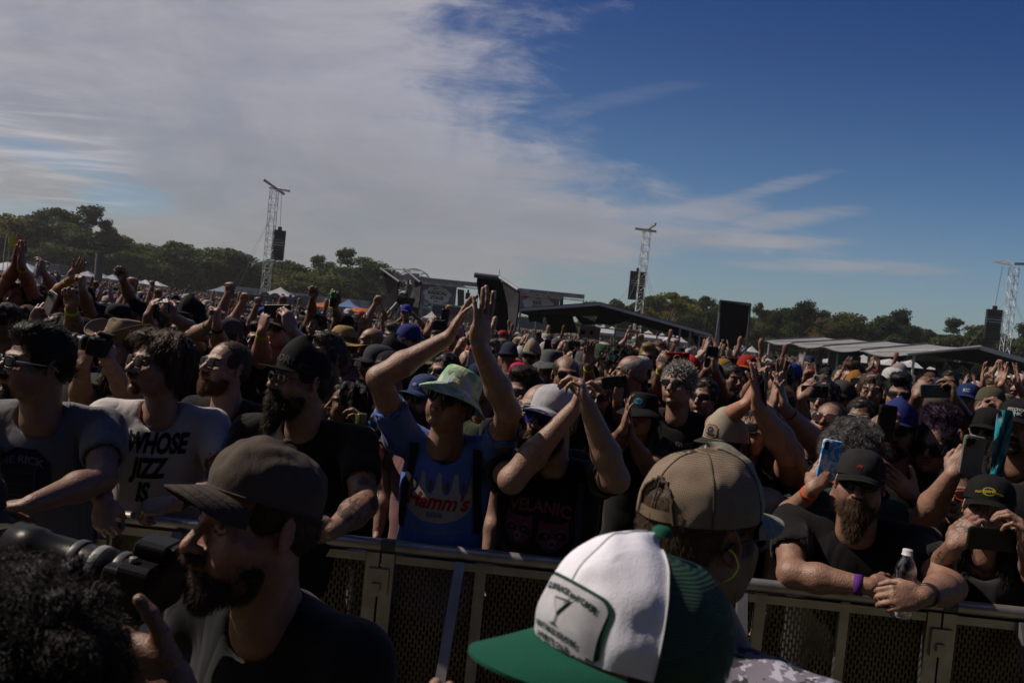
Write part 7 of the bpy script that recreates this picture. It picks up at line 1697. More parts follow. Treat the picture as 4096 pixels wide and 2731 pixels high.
# ------------------------------------------------------------------ tents
def tent(label, px, Y, w, h, col=(.62, .62, .65), eave=2.3, group=None, flat=False, wall=True, top=None):
    if top: h = at(px, top, Y)[2]; eave = h*.70
    p = atg(px, Y); h -= p[2]; eave = h*.70 if top else eave; root = empty('event_tent', tuple(p)); props(root, label, 'tent', group)
    m = MB(); n_ = 7; k = w/2; g = []
    for i in range(n_):
        t = i/(n_-1); r_ = k*(1-t) if not flat else k*(1-t*.6); z = eave+(h-eave)*(t**1.5 if not flat else t)
        g.append([(-r_, -r_, z), (r_, -r_, z), (r_, r_, z), (-r_, r_, z)])
    m.grid(np.array(g, float), 0, col, closed=True, smooth=False)
    m.grid(np.array([[(-k, -k, eave-.35), (k, -k, eave-.35), (k, k, eave-.35), (-k, k, eave-.35)], [(-k, -k, eave), (k, -k, eave), (k, k, eave), (-k, k, eave)]]), 0, col, closed=True, smooth=False)
    m.build('tent_roof', [TENTM], root)
    for sx in (-1, 1):
        for sy in (-1, 1): m = MB(); m.tube([(sx*k*.97, sy*k*.97, 0), (sx*k*.97, sy*k*.97, eave)], .04, 5, 0, (.5, .5, .5)); m.build('tent_pole', [STEEL], root)
    if wall: m = MB(); m.box((0, k*.9, eave/2), (w*.9, .04, eave), 0, None, tuple(x*.7 for x in col)); m.build('tent_wall', [TENTM], root)
GT = 'event tents beyond the crowd'
WT = (.66, .66, .70)
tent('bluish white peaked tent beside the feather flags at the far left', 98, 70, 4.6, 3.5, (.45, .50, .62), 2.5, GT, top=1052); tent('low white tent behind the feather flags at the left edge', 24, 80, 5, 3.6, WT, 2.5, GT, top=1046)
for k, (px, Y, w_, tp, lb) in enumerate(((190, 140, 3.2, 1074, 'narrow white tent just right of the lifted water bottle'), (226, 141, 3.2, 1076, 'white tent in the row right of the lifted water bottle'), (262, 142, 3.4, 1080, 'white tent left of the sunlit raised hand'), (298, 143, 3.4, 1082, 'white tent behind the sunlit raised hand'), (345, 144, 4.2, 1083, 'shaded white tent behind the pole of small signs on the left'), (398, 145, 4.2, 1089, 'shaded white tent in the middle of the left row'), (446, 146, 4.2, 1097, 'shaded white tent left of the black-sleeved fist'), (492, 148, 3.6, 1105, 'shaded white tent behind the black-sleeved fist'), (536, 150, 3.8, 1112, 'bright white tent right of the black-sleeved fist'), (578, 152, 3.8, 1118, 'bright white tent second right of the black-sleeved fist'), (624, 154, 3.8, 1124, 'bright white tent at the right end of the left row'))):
    tent(lb, px, Y, w_, 4.6, WT if k in (0, 1, 2, 3, 8, 9, 10) else (.42, .44, .52), 2.9, GT, top=tp)  # shaded tents carry their shade in a darker, bluer cloth colour
tent('blue-grey peaked tent between the trees and the white trailer', 886, 115, 3.4, 4.3, (.25, .30, .38), 2.9, GT, top=1141); tent('tall silver peaked tent right of the left speaker tower', 1113, 100, 4.2, 5.0, (.50, .50, .52), 2.6, GT, top=1147)
tent('small pale blue tent below the white trailers', 1182, 105, 1.8, 3.9, (.4, .46, .55), 2.7, GT, top=1176); tent('white peaked tent among the orange umbrellas', 1316, 95, 2.6, 3.9, WT, 2.5, GT, top=1192); tent('blue and silver domed tent right of the raised can', 1386, 90, 2.8, 3.9, (.16, .26, .52), 2.4, GT, top=1195)
tent('small white peaked tent in front of the far left stage', 1718, 95, 2.0, 3.6, WT, 2.3, GT, top=1243)
for k, (px, Y, w_, tp) in enumerate(((2400, 120, 4, 1300), (2440, 122, 4, 1304), (2585, 118, 4, 1320), (2640, 118, 3, 1330), (2678, 116, 2.6, 1334), (2706, 116, 2.4, 1337))):
    tent(('white tent behind the cardboard sign', 'white tent left of the lounge banner', 'white tent behind the middle speaker tower', 'white tent above the green generator', 'white tent second above the green generator', 'white tent at the right end under the dark canopy')[k], px, Y, w_, 3, WT, 2.6, GT, top=tp)
for k, (px, Y, w_, tp) in enumerate(((3365, 92, 3.6, 1414), (3440, 92, 4.2, 1416), (3560, 94, 5, 1428), (3640, 94, 5, 1436), (4070, 90, 4, 1492), (3985, 100, 4, 1482))):
    tent(('white peaked tent behind the hanging white sheet', 'white peaked tent under the middle of the pale canopy', 'low white tent right of the blue toilet block', 'low white tent behind the pale canopy post', 'white tent with green sign at the right edge', 'white tent behind the right speaker tower')[k], px, Y, w_, 3, WT, 2.5, GT, top=tp)
tent('white market umbrella tent right of the black wing tower', 2960, 110, 1.8, 3.2, WT, 2.4, GT, wall=False, top=1378); tent('second white market umbrella tent right of the black wing tower', 3000, 110, 1.8, 3.1, WT, 2.4, GT, wall=False, top=1382)
# umbrellas
for k, (px, Y) in enumerate(((1275, 66), (1300, 64), (1418, 62), (1440, 60))):
    p = atg(px, Y); root = empty('market_umbrella', tuple(p)); props(root, ('orange umbrella left of the raised can', 'orange umbrella just left of the white peaked tent', 'orange umbrella right of the blue domed tent', 'rightmost orange umbrella beyond the crowd')[k], 'umbrella', 'orange umbrellas')
    m = MB(); m.lathe([(1.1, 2.0), (.7, 2.15), (.05, 2.3)], 8, 0, (.55, .14, .03), smooth=False); m.build('umbrella_top', [TENTM], root); m = MB(); m.tube([(0, 0, 0), (0, 0, 2.25)], .03, 5); m.build('pole', [STEEL], root)
# feather flags
for k, (px, col) in enumerate(((6, (.55, .58, .03)), (24, (.55, .42, .02)), (42, (.62, .10, .03)))):
    p = atg(px-6, 40); root = empty('feather_flag', tuple(p)); props(root, ('yellow-green feather flag at the far left edge', 'golden yellow feather flag between the other two', 'orange-red feather flag right of the yellow ones')[k], 'flag', 'feather flags on the left')
    g = np.zeros((12, 4, 3))
    for i in range(12):
        t = i/11; z = 3.85-1.0*t; ww = .28*math.sin(math.pi*min(t*.9+.08, 1))**.6
        for j in range(4): g[i, j] = (.25*math.sin(t*2.4)-.18*t+ww*(j/3), .05*math.sin(j*2+i*.6), z)
    m = MB(); m.grid(g, 0, col); m.grid(g+np.array([0, .012, 0]), 0, col, flip=True); m.build('flag_cloth', [TENTM], root)
    m = MB(); m.tube([(0, 0, 0), (-.03, 0, 2.8), (.0, 0, 3.5), (.12, 0, 3.88)], .02, 5, 0, (.4, .4, .4)); m.build('pole', [STEEL], root)
# trailers, fence, generator, toilets, lounge banner
def trailer(label, px0, py0, px1, py1, Y, zb=.9, col=(.50, .51, .54)):
    A, B = at(px0, py0, Y), at(px1, py1, Y); h = (A[2]+B[2])/2; w = B[0]-A[0]; root = empty('trailer', ((A[0]+B[0])/2, Y, 0)); props(root, label, 'trailer', 'white box trailers behind the crowd')
    m = MB(); m.box((0, 1.2, (h+zb)/2), (w, 2.5, h-zb), 0, None, col); m.box((0, 1.2, h+.02), (w+.1, 2.6, .1), 0, None, (.6, .6, .62)); m.build('box_body', [PAINT], root)
    for q in (-.3, .05, .35): m = MB(); m.box((w*q, -.07, zb+.9), (.9, .04, 1.4), 0, None, (.34, .35, .38)); m.build('door', [PAINT], root)
    for q in (-.42, -.36, .36, .42):
        m = MB(); m.lathe([(.05, -.15), (.45, -.15), (.48, 0), (.45, .15), (.05, .15)], 16, 0, (.03, .03, .03)); o = m.build('wheel', [PAINT], root); o.rotation_euler = (math.pi/2, 0, 0); o.location = (w*q, .2, .48)
trailer('long white trailer behind the left speaker tower', 938, 1146, 1058, 1160, 118); trailer('white trailer right of the left speaker tower', 1064, 1160, 1212, 1176, 118); trailer('long white box trailer left of the camera platform', 1222, 1172, 1466, 1214, 100); trailer('grey trailer behind the tents at the far left', 100, 1046, 238, 1062, 120, col=(.22, .25, .29))
fc = empty('fence', (0, 0, 0)); props(fc, 'black fence with white graffiti lettering below the left speaker tower', 'fence')
A, B = at(905, 1166, 80), at(1245, 1206, 80); m = MB(); m.box(((A[0]+B[0])/2, 80, (A[2]+B[2])/4), (B[0]-A[0], .08, (A[2]+B[2])/2), 0, None, (.028, .03, .036)); m.build('fence_panel', [TARP], fc)
v, f = text2d('GONGBS', 1.5, .10, .25, .95); c_ = at(1140, 1203, 79.8); m = MB(); m.add(np.column_stack([c_[0]+v[:, 0], np.full(len(v), 79.94), c_[2]+v[:, 1]]), [list(q) for q in f], 0, (.16, .18, .21), False); m.build('graffiti', [PRINT], fc)
for k in range(9): m = MB(); x = A[0]+(B[0]-A[0])*k/8; m.tube([(x, 80.1, 0), (x, 80.1, A[2]+.1)], .05, 5, 0, (.2, .2, .2)); m.build('post', [STEEL], fc)
lb = thing0('banner', 'white banner reading COBRA LOUNGE behind the dark canopy', 'banner')
A, B = at(2466, 1312, 92), at(2556, 1320, 92); hh = 27/FPX*92; c_ = np.array([(A[0]+B[0])/2, 92, A[2]-hh/2]); w_ = B[0]-A[0]
m = MB(); m.box(c_, (w_, .06, hh), 0, None, (.50, .48, .44)); m.build('banner_cloth', [PRINT], lb)
m = MB(); v, f = text2d('COBRA LOUNGE', hh*.42, .004, 0, .9); m.add(np.column_stack([c_[0]+.3+v[:, 0], np.full(len(v), 91.93), c_[2]+hh*.24+v[:, 1]]), [list(q) for q in f], 0, (.06, .05, .05), False)
v, f = text2d('RIOT', hh*.36, .02, 0, .9); m.add(np.column_stack([c_[0]+v[:, 0]+w_*.08, np.full(len(v), 91.90), c_[2]-hh*.24+v[:, 1]]), [list(q) for q in f], 0, (.5, .08, .04), False)
m.box(c_+np.array([w_*.16, -.05, -hh*.25]), (w_*.36, .02, hh*.42), 0, None, (.5, .33, .05)); m.build('banner_print', [PRINT], lb)
for s in (-1, 1): m = MB(); m.tube([(c_[0]+s*w_/2, 92.05, 0), (c_[0]+s*w_/2, 92.05, A[2]+.4)], .06, 5, 0, (.1, .1, .1)); m.build('pole', [STEEL], lb)
gnr = thing0('generator', 'green container generator below the middle speaker tower', 'generator')
p = at(2543, 1357, 70); q = at(2673, 1366, 70); m = MB(); m.box(((p[0]+q[0])/2, 71, p[2]/2+.1), (q[0]-p[0], 2, p[2]-.2), 0, None, (.02, .16, .09)); m.build('housing', [PAINT], gnr)
for k in range(4): m = MB(); m.box((p[0]+(q[0]-p[0])*(k+.5)/4, 69.97, p[2]/2), (.5, .04, .7), 0, None, (.012, .09, .05)); m.build('louvre', [PAINT], gnr)
tb = thing0('toilet_block', 'blue portable toilet block with white roof under the pale canopy', 'toilet block'); p = at(3342, 1462, 70); q = at(3444, 1470, 70)
m = MB(); m.box(((p[0]+q[0])/2, 71, 1.0), (q[0]-p[0]-.3, 1.6, 2.0), 0, None, (.02, .07, .16)); m.build('cabin', [PAINT], tb)
m = MB(); c_ = np.array([(p[0]+q[0])/2, 71, 2.0]); k_ = (q[0]-p[0])/2; m.grid(np.array([[c_+(-k_, -1.2, 0), c_+(k_, -1.2, 0), c_+(k_, 1.2, 0), c_+(-k_, 1.2, 0)], [c_+(-k_*.5, -.3, .75), c_+(k_*.5, -.3, .75), c_+(k_*.5, .3, .75), c_+(-k_*.5, .3, .75)], [c_+(0, 0, .8)]*4]), 0, (.6, .6, .62), closed=True, smooth=False); m.build('roof', [PAINT], tb)
for k in range(3): m = MB(); m.box((p[0]+(q[0]-p[0])*(k+.5)/3, 70.17, 1.0), (.7, .03, 1.7), 0, None, (.03, .10, .22)); m.build('door', [PAINT], tb)
# slatted signpost in front of the left tents
sp = thing0('signpost', 'slim grey pole hung with small signs among the left tents', 'signpost'); p = atg(384, 70); 
m = MB(); m.tube([p, p+np.array([0, 0, 4.2])], .35, 8, 0, (.2, .19, .18)); m.build('pole', [PAINT], sp)
for k, (dx, dz, ww) in enumerate(((-.6, 4.6, 1.0), (.0, 4.9, 1.3), (-.5, 4.0, .9), (.4, 4.3, .8), (-.9, 3.2, 1.0))): m = MB(); m.box(p+np.array([dx, 0, dz]), (ww, .06, .16), 0, None, (.06, .06, .06)); m.build('sign_board', [PAINT], sp)
# cardboard sign held above the crowd
cs_ = thing0('cardboard_sign', 'brown cardboard sign with a black drawing held above the crowd', 'sign'); c_ = at(2358, 1329, 12); ca_, sa_ = math.cos(R(-5)), math.sin(R(-5)); Rm = np.array([[ca_, 0, -sa_], [0, 1, 0], [sa_, 0, ca_]])
m = MB(); m.box(c_, (.31, .006, .17), 0, Rm, (.24, .18, .14)); m.box(c_+np.array([0, .004, 0]), (.318, .004, .178), 0, Rm, (.5, .48, .45)); m.build('board', [PRINT], cs_)
m = MB(); m.box(c_+Rm @ np.array([-.10, -.005, -.015]), (.07, .004, .06), 0, Rm, (.01,)*3); m.box(c_+Rm @ np.array([.03, -.005, .0]), (.05, .004, .06), 0, Rm, (.01,)*3); m.build('drawing', [PRINT], cs_)
m = MB(); m.tube([c_, c_-np.array([0, -.02, .45])], .008, 6, 0, (.3, .22, .14)); m.build('handle', [PRINT], cs_)

# ------------------------------------------------------------------ trees
LEAF = mat('leaf', (1, 1, 1), .65, spec=.15, var=.25, vscale=.8)
def _tl():
    t = LEAF.node_tree; n = N(t); b = t.nodes['Principled BSDF']; o = t.nodes['Material Output']; tr = n.node('ShaderNodeBsdfTranslucent'); src = b.inputs['Base Color'].links[0].from_socket
    n.link(n.mix(1.0, src, (1.5, 1.6, .7), 'MULTIPLY'), tr.inputs[0]); mx = n.node('ShaderNodeMixShader'); mx.inputs[0].default_value = .38; n.link(b.outputs[0], mx.inputs[1]); n.link(tr.outputs[0], mx.inputs[2]); n.link(mx.outputs[0], o.inputs[0])
_tl()
def tree_mesh(seed, kind):
    r_ = np.random.default_rng(seed); T_ = MB(); H = 1.0
    T_.tube([(0, 0, 0), (.01, .0, .18), (-.01, .01, .38), (.015, 0, .62)], [.028, .022, .017, .008], 8)
    nb = 24 if kind != 'open' else 20; B = []
    for k in range(nb):
        a = r_.uniform(0, 6.28); t = (k+.5)/nb; z = (.30 if kind != 'open' else .42)+.60*t
        prof = {'round': math.sin(math.pi*(.10+.83*t))**.6, 'tall': math.sin(math.pi*(.2+.75*t))**.7*.75, 'open': (.55+.65*math.sin(math.pi*min(t+.12, 1))), 'wide': 1.15*math.sin(math.pi*(.2+.72*t))**.45}[kind]
        rr = .34*prof*math.sqrt(r_.uniform(.15, 1)); B.append((rr*math.cos(a), rr*math.sin(a), z, r_.uniform(.085, .15)*(1 if kind != 'open' else .75)))
        b = np.array(B[-1][:3]); s0 = np.array([0, 0, max(.22, z*.55)]); T_.tube([s0, (s0+b)/2+np.array([0, 0, .03]), b], [.009, .006, .003], 5)
    V, F, C = [], [], []; n0 = 0
    for (x, y, z, rr) in B:
        n_ = 330 if kind != 'open' else 210
        d = r_.normal(0, 1, (n_, 3)); d /= np.linalg.norm(d, axis=1, keepdims=True); p = np.array([x, y, z])+d*(rr*r_.uniform(.35, 1.12, (n_, 1)))*np.array([1.15, 1.15, .72])
        s_ = r_.uniform(.008, .018, n_); u = r_.normal(0, 1, (n_, 3)); u /= np.linalg.norm(u, axis=1, keepdims=True); w_ = np.cross(u, d+r_.normal(0, .4, (n_, 3))); w_ /= np.maximum(np.linalg.norm(w_, axis=1, keepdims=True), .1)
        q = np.stack([p-u*s_[:, None]-w_*s_[:, None]*.6, p+u*s_[:, None]*.7-w_*s_[:, None], p+u*s_[:, None]+w_*s_[:, None]*.6, p-u*s_[:, None]*.8+w_*s_[:, None]], 1)
        V.append(q.reshape(-1, 3)); F.append(np.arange(n_*4).reshape(-1, 4)+n0); n0 += n_*4
        base = r_.uniform(.75, 1.3); yel = r_.uniform(0, 1); c = np.array([1, 1, 1])*base*(np.array([1.25, 1.1, .8]) if yel > .75 else 1)
        C.append(np.repeat(c[None]*r_.uniform(.75, 1.25, (n_, 1)), 4, 0))
    L_ = MB(); L_.add(np.vstack(V), np.vstack(F), 0, np.vstack(C), False)
    return T_.mesh('trunk', [WOODM]), L_.mesh('crown', [LEAF])
TP = {(k, s): tree_mesh(i*7+s+1, k) for i, k in enumerate(('round', 'tall', 'open', 'wide')) for s in (0, 1)}
TG = 'trees beyond the crowd'
def tree(label, px, top, Y, wpx, kind='round', col=(.045, .062, .022), s=0, base=0):
    g0 = atg(px, Y); z = at(px, top, Y)[2]-g0[2]; root = empty('tree', tuple(g0), rnd.uniform(0, 6)); props(root, label, 'tree', TG)
    tm, cm = TP[(kind, s)]; h = z/.98; w = wpx/FPX*Y/.86
    for nme, me, c in (('trunk', tm, None), ('crown', cm, col)):
        o = link_mesh(nme, me, root, c); o.scale = (w*(1 if nme == 'crown' else max(.6, 1)), w, h)
D1, D2, D3, D4, D5 = (.022, .036, .015), (.032, .046, .017), (.047, .054, .018), (.056, .044, .020), (.082, .084, .025)
TL = [('broad tree at the left edge of the photo', -20, 850, 165, 190, 'round', D3), ('tall dark tree above the feather flags', 75, 852, 170, 150, 'wide', D1), ('pointed dark tree right above the raised red hands', 135, 842, 172, 120, 'tall', D1),
  ('bare-limbed flat-topped tree over the lifted bottle', 205, 856, 175, 130, 'open', D2), ('wide flat-topped tree, highest of the left wood', 305, 846, 175, 180, 'open', D1), ('dark tree under the highest flat top', 345, 900, 172, 190, 'wide', D2),
  ('small layered tree on the shoulder of the left wood', 415, 905, 176, 90, 'open', D1), ('yellowish green tree sloping down from the left wood', 468, 940, 180, 130, 'round', D3), ('olive tree in the dip of the left wood', 550, 972, 185, 130, 'wide', D2),
  ('reddish brown tree behind the signpost', 590, 1010, 180, 90, 'round', D4), ('bushy dark tree left of the two domed trees', 668, 985, 185, 110, 'round', D1), ('high domed dark tree left of the left speaker tower', 780, 976, 178, 170, 'wide', D1), ('large domed tree nearest the left speaker tower', 875, 990, 176, 170, 'round', D1),
  ('small brown-tinged tree behind the left speaker tower', 990, 1075, 200, 90, 'round', D4), ('dark tree just right of the left speaker tower', 1120, 1040, 178, 150, 'round', D1), ('low olive tree left of the open-branched tree', 1190, 1078, 172, 130, 'wide', D3), ('open-branched tree in the gap of the middle wood', 1275, 1044, 185, 110, 'open', D2),
  ('yellow-green low tree in front of the middle wood', 1255, 1095, 160, 170, 'wide', D3), ('tall airy tree, highest right of the left speaker tower', 1395, 1022, 172, 150, 'open', D2), ('full dark tree behind the camera platform', 1478, 1048, 170, 170, 'round', D1), ('dark tree touching the camera platform', 1535, 1105, 168, 90, 'tall', D1),
  ('low tree behind the far left stage', 1610, 1170, 170, 60, 'round', D2), ('tiny tree top behind the dark canopy roof', 2350, 1204, 190, 60, 'wide', D2), ('yellowish tree left of the middle speaker tower', 2475, 1222, 185, 70, 'round', D5), ('low tree touching the middle speaker tower', 2530, 1228, 185, 60, 'wide', D3),
  ('pale yellow-green airy tree right of the middle speaker tower', 2662, 1188, 150, 130, 'open', D5), ('olive tree with pointed clumps left of the black wing tower', 2745, 1222, 160, 90, 'round', D3), ('dark spreading tree left of the black wing tower', 2812, 1203, 165, 110, 'open', D1), ('dark tree just behind the black wing tower', 2870, 1210, 168, 110, 'wide', D2), ('thin tree right of the black wing tower', 3008, 1228, 160, 60, 'open', D2),
  ('brown-green tree above the far canopy end', 3055, 1290, 160, 100, 'round', D3), ('layered tree left of the tall right tree', 3118, 1248, 175, 110, 'open', D1), ('tall dark tree, highest right of the black wing tower', 3195, 1200, 165, 110, 'tall', D1), ('slim-topped dark tree beside the tall right tree', 3250, 1232, 166, 90, 'round', D1), ('brownish round tree above the pale canopy', 3375, 1252, 160, 150, 'round', D3), ('brown-olive tree at the foot of the round one', 3320, 1275, 158, 100, 'wide', D4),
  ('rounded dark tree with a knobbed top above the pale canopy', 3575, 1234, 158, 110, 'tall', D1), ('dense dark tree left of the knobbed one', 3520, 1262, 157, 130, 'round', D1), ('small drooping tree right of the knobbed one', 3640, 1325, 158, 60, 'open', D2), ('low scrubby tree above the canopy ridge', 3720, 1345, 170, 70, 'open', D2), ('flat-topped open tree above the canopy ridge', 3830, 1296, 160, 130, 'open', D2),
  ('dark rounded tree left of the right speaker tower', 3950, 1332, 158, 110, 'round', D1), ('green tree at the right edge of the photo', 4085, 1290, 150, 100, 'tall', D2), ('tree beyond the right edge of the photo', 4190, 1300, 150, 120, 'round', D1)]
for k, (lb_, px, top, Y, w_, kd, c_) in enumerate(TL): tree(lb_, px, top-4, Y, w_*1.85, kd, c_, k % 2)
# lower growth that closes the wood, one mass nobody could count
V, F, C = [], [], []; n0 = 0; r_ = np.random.default_rng(77)
for (xa, xb, hh, Y) in ((-250, 960, 9.0, 180), (940, 1570, 8.5, 184), (2420, 3050, 8.5, 182), (3030, 4350, 7.0, 172), (-200, 640, 6.2, 160), (1560, 2420, 3.2, 230)):
    n_ = int((xb-xa)*60); px = r_.uniform(xa, xb, n_); t = r_.uniform(0, 1, n_)
    X = (px-CX)/FPX*Y*1.0; P_ = np.column_stack([X, Y+r_.uniform(-4, 4, n_), np.zeros(n_)]); top = hh*(1+.35*vnoise(np.column_stack([X*.12, np.zeros(n_), np.zeros(n_)+Y]))+.2*vnoise(np.column_stack([X*.4, np.zeros(n_), np.zeros(n_)+Y]))); P_[:, 2] = top*t**.7
    u = r_.normal(0, 1, (n_, 3)); u /= np.linalg.norm(u, axis=1, keepdims=True); w_ = r_.normal(0, 1, (n_, 3)); w_ = np.cross(u, w_); w_ /= np.linalg.norm(w_, axis=1, keepdims=True); s_ = r_.uniform(.14, .34, n_)[:, None]
    q = np.stack([P_-u*s_, P_-w_*s_, P_+u*s_, P_+w_*s_], 1); V.append(q.reshape(-1, 3)); F.append(np.arange(n_*4).reshape(-1, 4)+n0); n0 += n_*4
    c = np.array(D2)[None]*(1+.3*vnoise(P_*.3))[:, None]*r_.uniform(.7, 1.3, (n_, 1))*np.where((vnoise(P_*.15, 3) > .25)[:, None], np.array([1.35, 1.1, .9]), 1.0); C.append(np.repeat(c, 4, 0))
m = MB(); m.add(np.vstack(V), np.vstack(F), 0, np.vstack(C), False); o = m.build('undergrowth', [LEAF]); props(o, 'low mixed undergrowth closing the foot of the distant woods', 'undergrowth', kind='stuff')

# ------------------------------------------------------------------ thin dusty air over the field
hb = MB(); hb.box((0, 160, 34), (700, 420, 72)); hm = bpy.data.materials.new('haze'); hm.use_nodes = True; t = hm.node_tree; t.nodes.remove(t.nodes['Principled BSDF'])
vn = t.nodes.new('ShaderNodeVolumePrincipled'); vn.inputs['Density'].default_value = .00022; vn.inputs['Color'].default_value = (.86, .88, .92, 1); vn.inputs['Anisotropy'].default_value = .3
t.links.new(vn.outputs[0], t.nodes['Material Output'].inputs['Volume'])
hz_ = hb.build('haze', [hm]); props(hz_, kind='stuff'); hz_['label'] = 'thin dusty haze over the festival field'
sc.cycles.volume_bounces = 0; sc.cycles.volume_step_rate = 4
# ------------------------------------------------------------------ the crowd between: copies of a dozen people, each recoloured and relabelled
crng = random.Random(11)
SK = [S1, S1, S2, S2, S3, S4, S5, S5, (.48, .26, .18)]
def proto(i):
    A_ = np.array; H = 1.62; k = dict(lod=3, seed=i)
    r = crng.random
    specs = [
        dict(yaw=25, hair=('short', (1, 1, 1)), glasses=('way', dk), shirt=(1, 1, 1), n='bare-headed'),
        dict(yaw=35, hair=CAPH, hat=('cap', (1, 1, 1), (1, 1, 1)), glasses=('way', dk), n='capped'),
        dict(yaw=15, hair=CAPH, hat=('cap', (1, 1, 1), (1, 1, 1)), beard=('beard_m', DBR), n='capped and bearded'),
        dict(yaw=30, hair=('long', (1, 1, 1)), hv='f1', b=.88, sw=.33, n='long-haired'),
        dict(yaw=20, hair=('long', (1, 1, 1)), hv='f2', b=.9, sw=.34, tank=True, glasses=('big', dk), n='long-haired'),
        dict(yaw=40, hair=CAPH, hat=('snap', (1, 1, 1), (1, 1, 1)), arms=[('R', (-.22, -.22, 1.42), (-.12, -.32, 1.66), 'grip', (.3, 0, 1), (.7, .6, 0)), ('L', (.22, -.22, 1.42), (.12, -.32, 1.66), 'grip', (-.3, 0, 1), (-.7, .6, 0))], n='capped, arms lifted,'),
        dict(yaw=20, hair=('quiff', (1, 1, 1)), glasses=('wrap', dk), arms=[('R', (-.30, -.12, 1.70), (-.20, -.18, 1.94), 'fist', None, (0, -1, 0))], n='bare-headed, fist raised,'),
        dict(yaw=30, hair=('curly', (1, 1, 1)), n='curly-haired'),
        dict(yaw=10, hair=CAPH, hat=('bucket', (1, 1, 1), (1, 1, 1)), glasses=('way', dk), n='bucket-hatted'),
        dict(yaw=35, hair=('short', (1, 1, 1)), beard=('beard_s', DBR), arms=[('R', (-.24, -.16, 1.62), (-.07, -.22, 1.82), 'clap', (.2, 0, 1), 'R'), ('L', (.24, -.16, 1.62), (.07, -.22, 1.82), 'clap', (-.2, 0, 1), 'L')], n='bare-headed, clapping,'),
        dict(yaw=25, hair=('rim', (1, 1, 1)), hv='m2', glasses=('round', dk), n='balding'),
        dict(yaw=45, hair=CAPH, hat=('panama', (1, 1, 1), (1, 1, 1)), glasses=('way', dk), n='brimmed-hat'),
        dict(yaw=15, hair=('cappedlong', (1, 1, 1)), hat=('cap', (1, 1, 1), (1, 1, 1)), hv='f1', b=.88, sw=.33, arms=[('R', (-.20, -.2, 1.5), (-.14, -.26, 1.78), 'flat', None, (0, -1, 0))], n='long-haired, capped, waving,'),
        dict(yaw=30, hair=CAPH, hat=('cap', (1, 1, 1), (1, 1, 1), 180), beard=('beard_s', BL), glasses=('clear', dk), n='backwards-capped'),
    ]
    s = dict(specs[i]); nm = s.pop('n'); s.setdefault('shirt', (1, 1, 1)); s['arms'] = [(a[0], A_(a[1]), A_(a[2]))+tuple(a[3:]) for a in s.get('arms', [])]
    return make_person('x', (0, 0, H), skin=(1, 1, 1), lod=3, seed=i, **s)['root'], nm
NP = 14
protos = [proto(i) for i in range(NP)]
HC = [BL, BL, DBR, DBR, BRN, (.12, .07, .04), (.22, .14, .06), (.18, .17, .16)]
CAPC_ = [((.014, .014, .016), 'black'), ((.014, .014, .016), 'black'), ((.02, .03, .09), 'navy'), ((.5, .48, .46), 'white'), ((.35, .02, .02), 'red'), ((.10, .10, .11), 'grey'), ((.22, .17, .11), 'tan'), ((.55, .5, .45), 'cream'), ((.05, .07, .03), 'olive'), ((.03, .07, .3), 'blue')]
SHC = [((.014, .014, .016), 'black'), ((.014, .014, .016), 'black'), ((.014, .014, .016), 'black'), ((.03, .03, .035), 'charcoal'), ((.5, .48, .5), 'white'), ((.03, .05, .12), 'navy'), ((.35, .30, .12), 'yellow'), ((.30, .18, .22), 'pink'), ((.12, .12, .13), 'grey'), ((.22, .04, .04), 'red'), ((.06, .08, .05), 'olive'), ((.06, .14, .24), 'blue')]
HN = {0: 'black', 1: 'black', 2: 'dark brown', 3: 'dark brown', 4: 'brown', 5: 'brown', 6: 'blond', 7: 'grey'}
def copy_person(root, loc, rz, s, skin, cap, shirt, hairc, group):
    r = root.copy(); COL.objects.link(r); r.location = loc; r.rotation_euler = (0, 0, rz); r.scale = (s, s, s); r['group'] = group
    for ch in root.children:
        c = ch.copy(); COL.objects.link(c); c.parent = r; nm = c.name.split('.')[0]
        if nm == 'body': c.color = (*skin, 1)
        elif nm in ('t_shirt', 'tank_top'): c.color = (*shirt, 1)
        elif nm == 'hair' and c.color[0] > .9: c.color = (*hairc, 1)
        elif nm in ('cap', 'bucket_hat', 'sun_hat'): c.color = (*cap, 1)
        for g in ch.children:
            d = g.copy(); COL.objects.link(d); d.parent = c
            if nm in ('cap', 'bucket_hat', 'sun_hat'): d.color = (*cap, 1)
    return r
def project(p):
    d = np.asarray(p)-CPOS; z = d @ FWD
    return CX+FPX*(d @ RIGHT)/z, CY-FPX*(d @ UP)/z
taken = []
for k_, (r, x, y, Y) in ppl.items():
    taken.append((r['O'][0], r['O'][1]))
cand = []
Y = 4.2
while Y < 16.5:
    half = .66*Y; x = -half-.2+crng.random()*.3
    while x < half+.2:
        cand.append((x+crng.uniform(-.10, .10), Y+crng.uniform(-.14, .14))); x += .50
    Y += .50 if Y < 9 else .58
MARKS = [(150, 'the lifted water bottle'), (300, 'the sunlit raised hand'), (490, 'the black-sleeved fist'), (650, 'the white-sketched phone'), (870, 'the clasped hands on the left'), (1060, 'the left speaker tower'), (1250, 'the raised bare fist'), (1380, 'the straw hat'), (1625, 'the boy in the blue cap'), (1760, 'the phone beside the clapping hands'), (1990, 'the middle wing tower'), (2130, 'the tan trucker cap'), (2358, 'the cardboard sign'), (2540, 'the middle speaker tower'), (2720, 'the spiky grey hair'), (2935, 'the black wing tower'), (3160, 'the royal blue cap'), (3280, 'the hanging white sheet'), (3400, 'the toilet block'), (3590, 'the striped beanie'), (3745, 'the sage green phone'), (3960, 'the raised bare arms'), (4090, 'the right edge of the photo')]
good = []
for (x, y) in cand:
    if all((x-a)**2+((y-b)*1.0)**2 > .36**2 for a, b in taken):
        good.append((x, y)); 
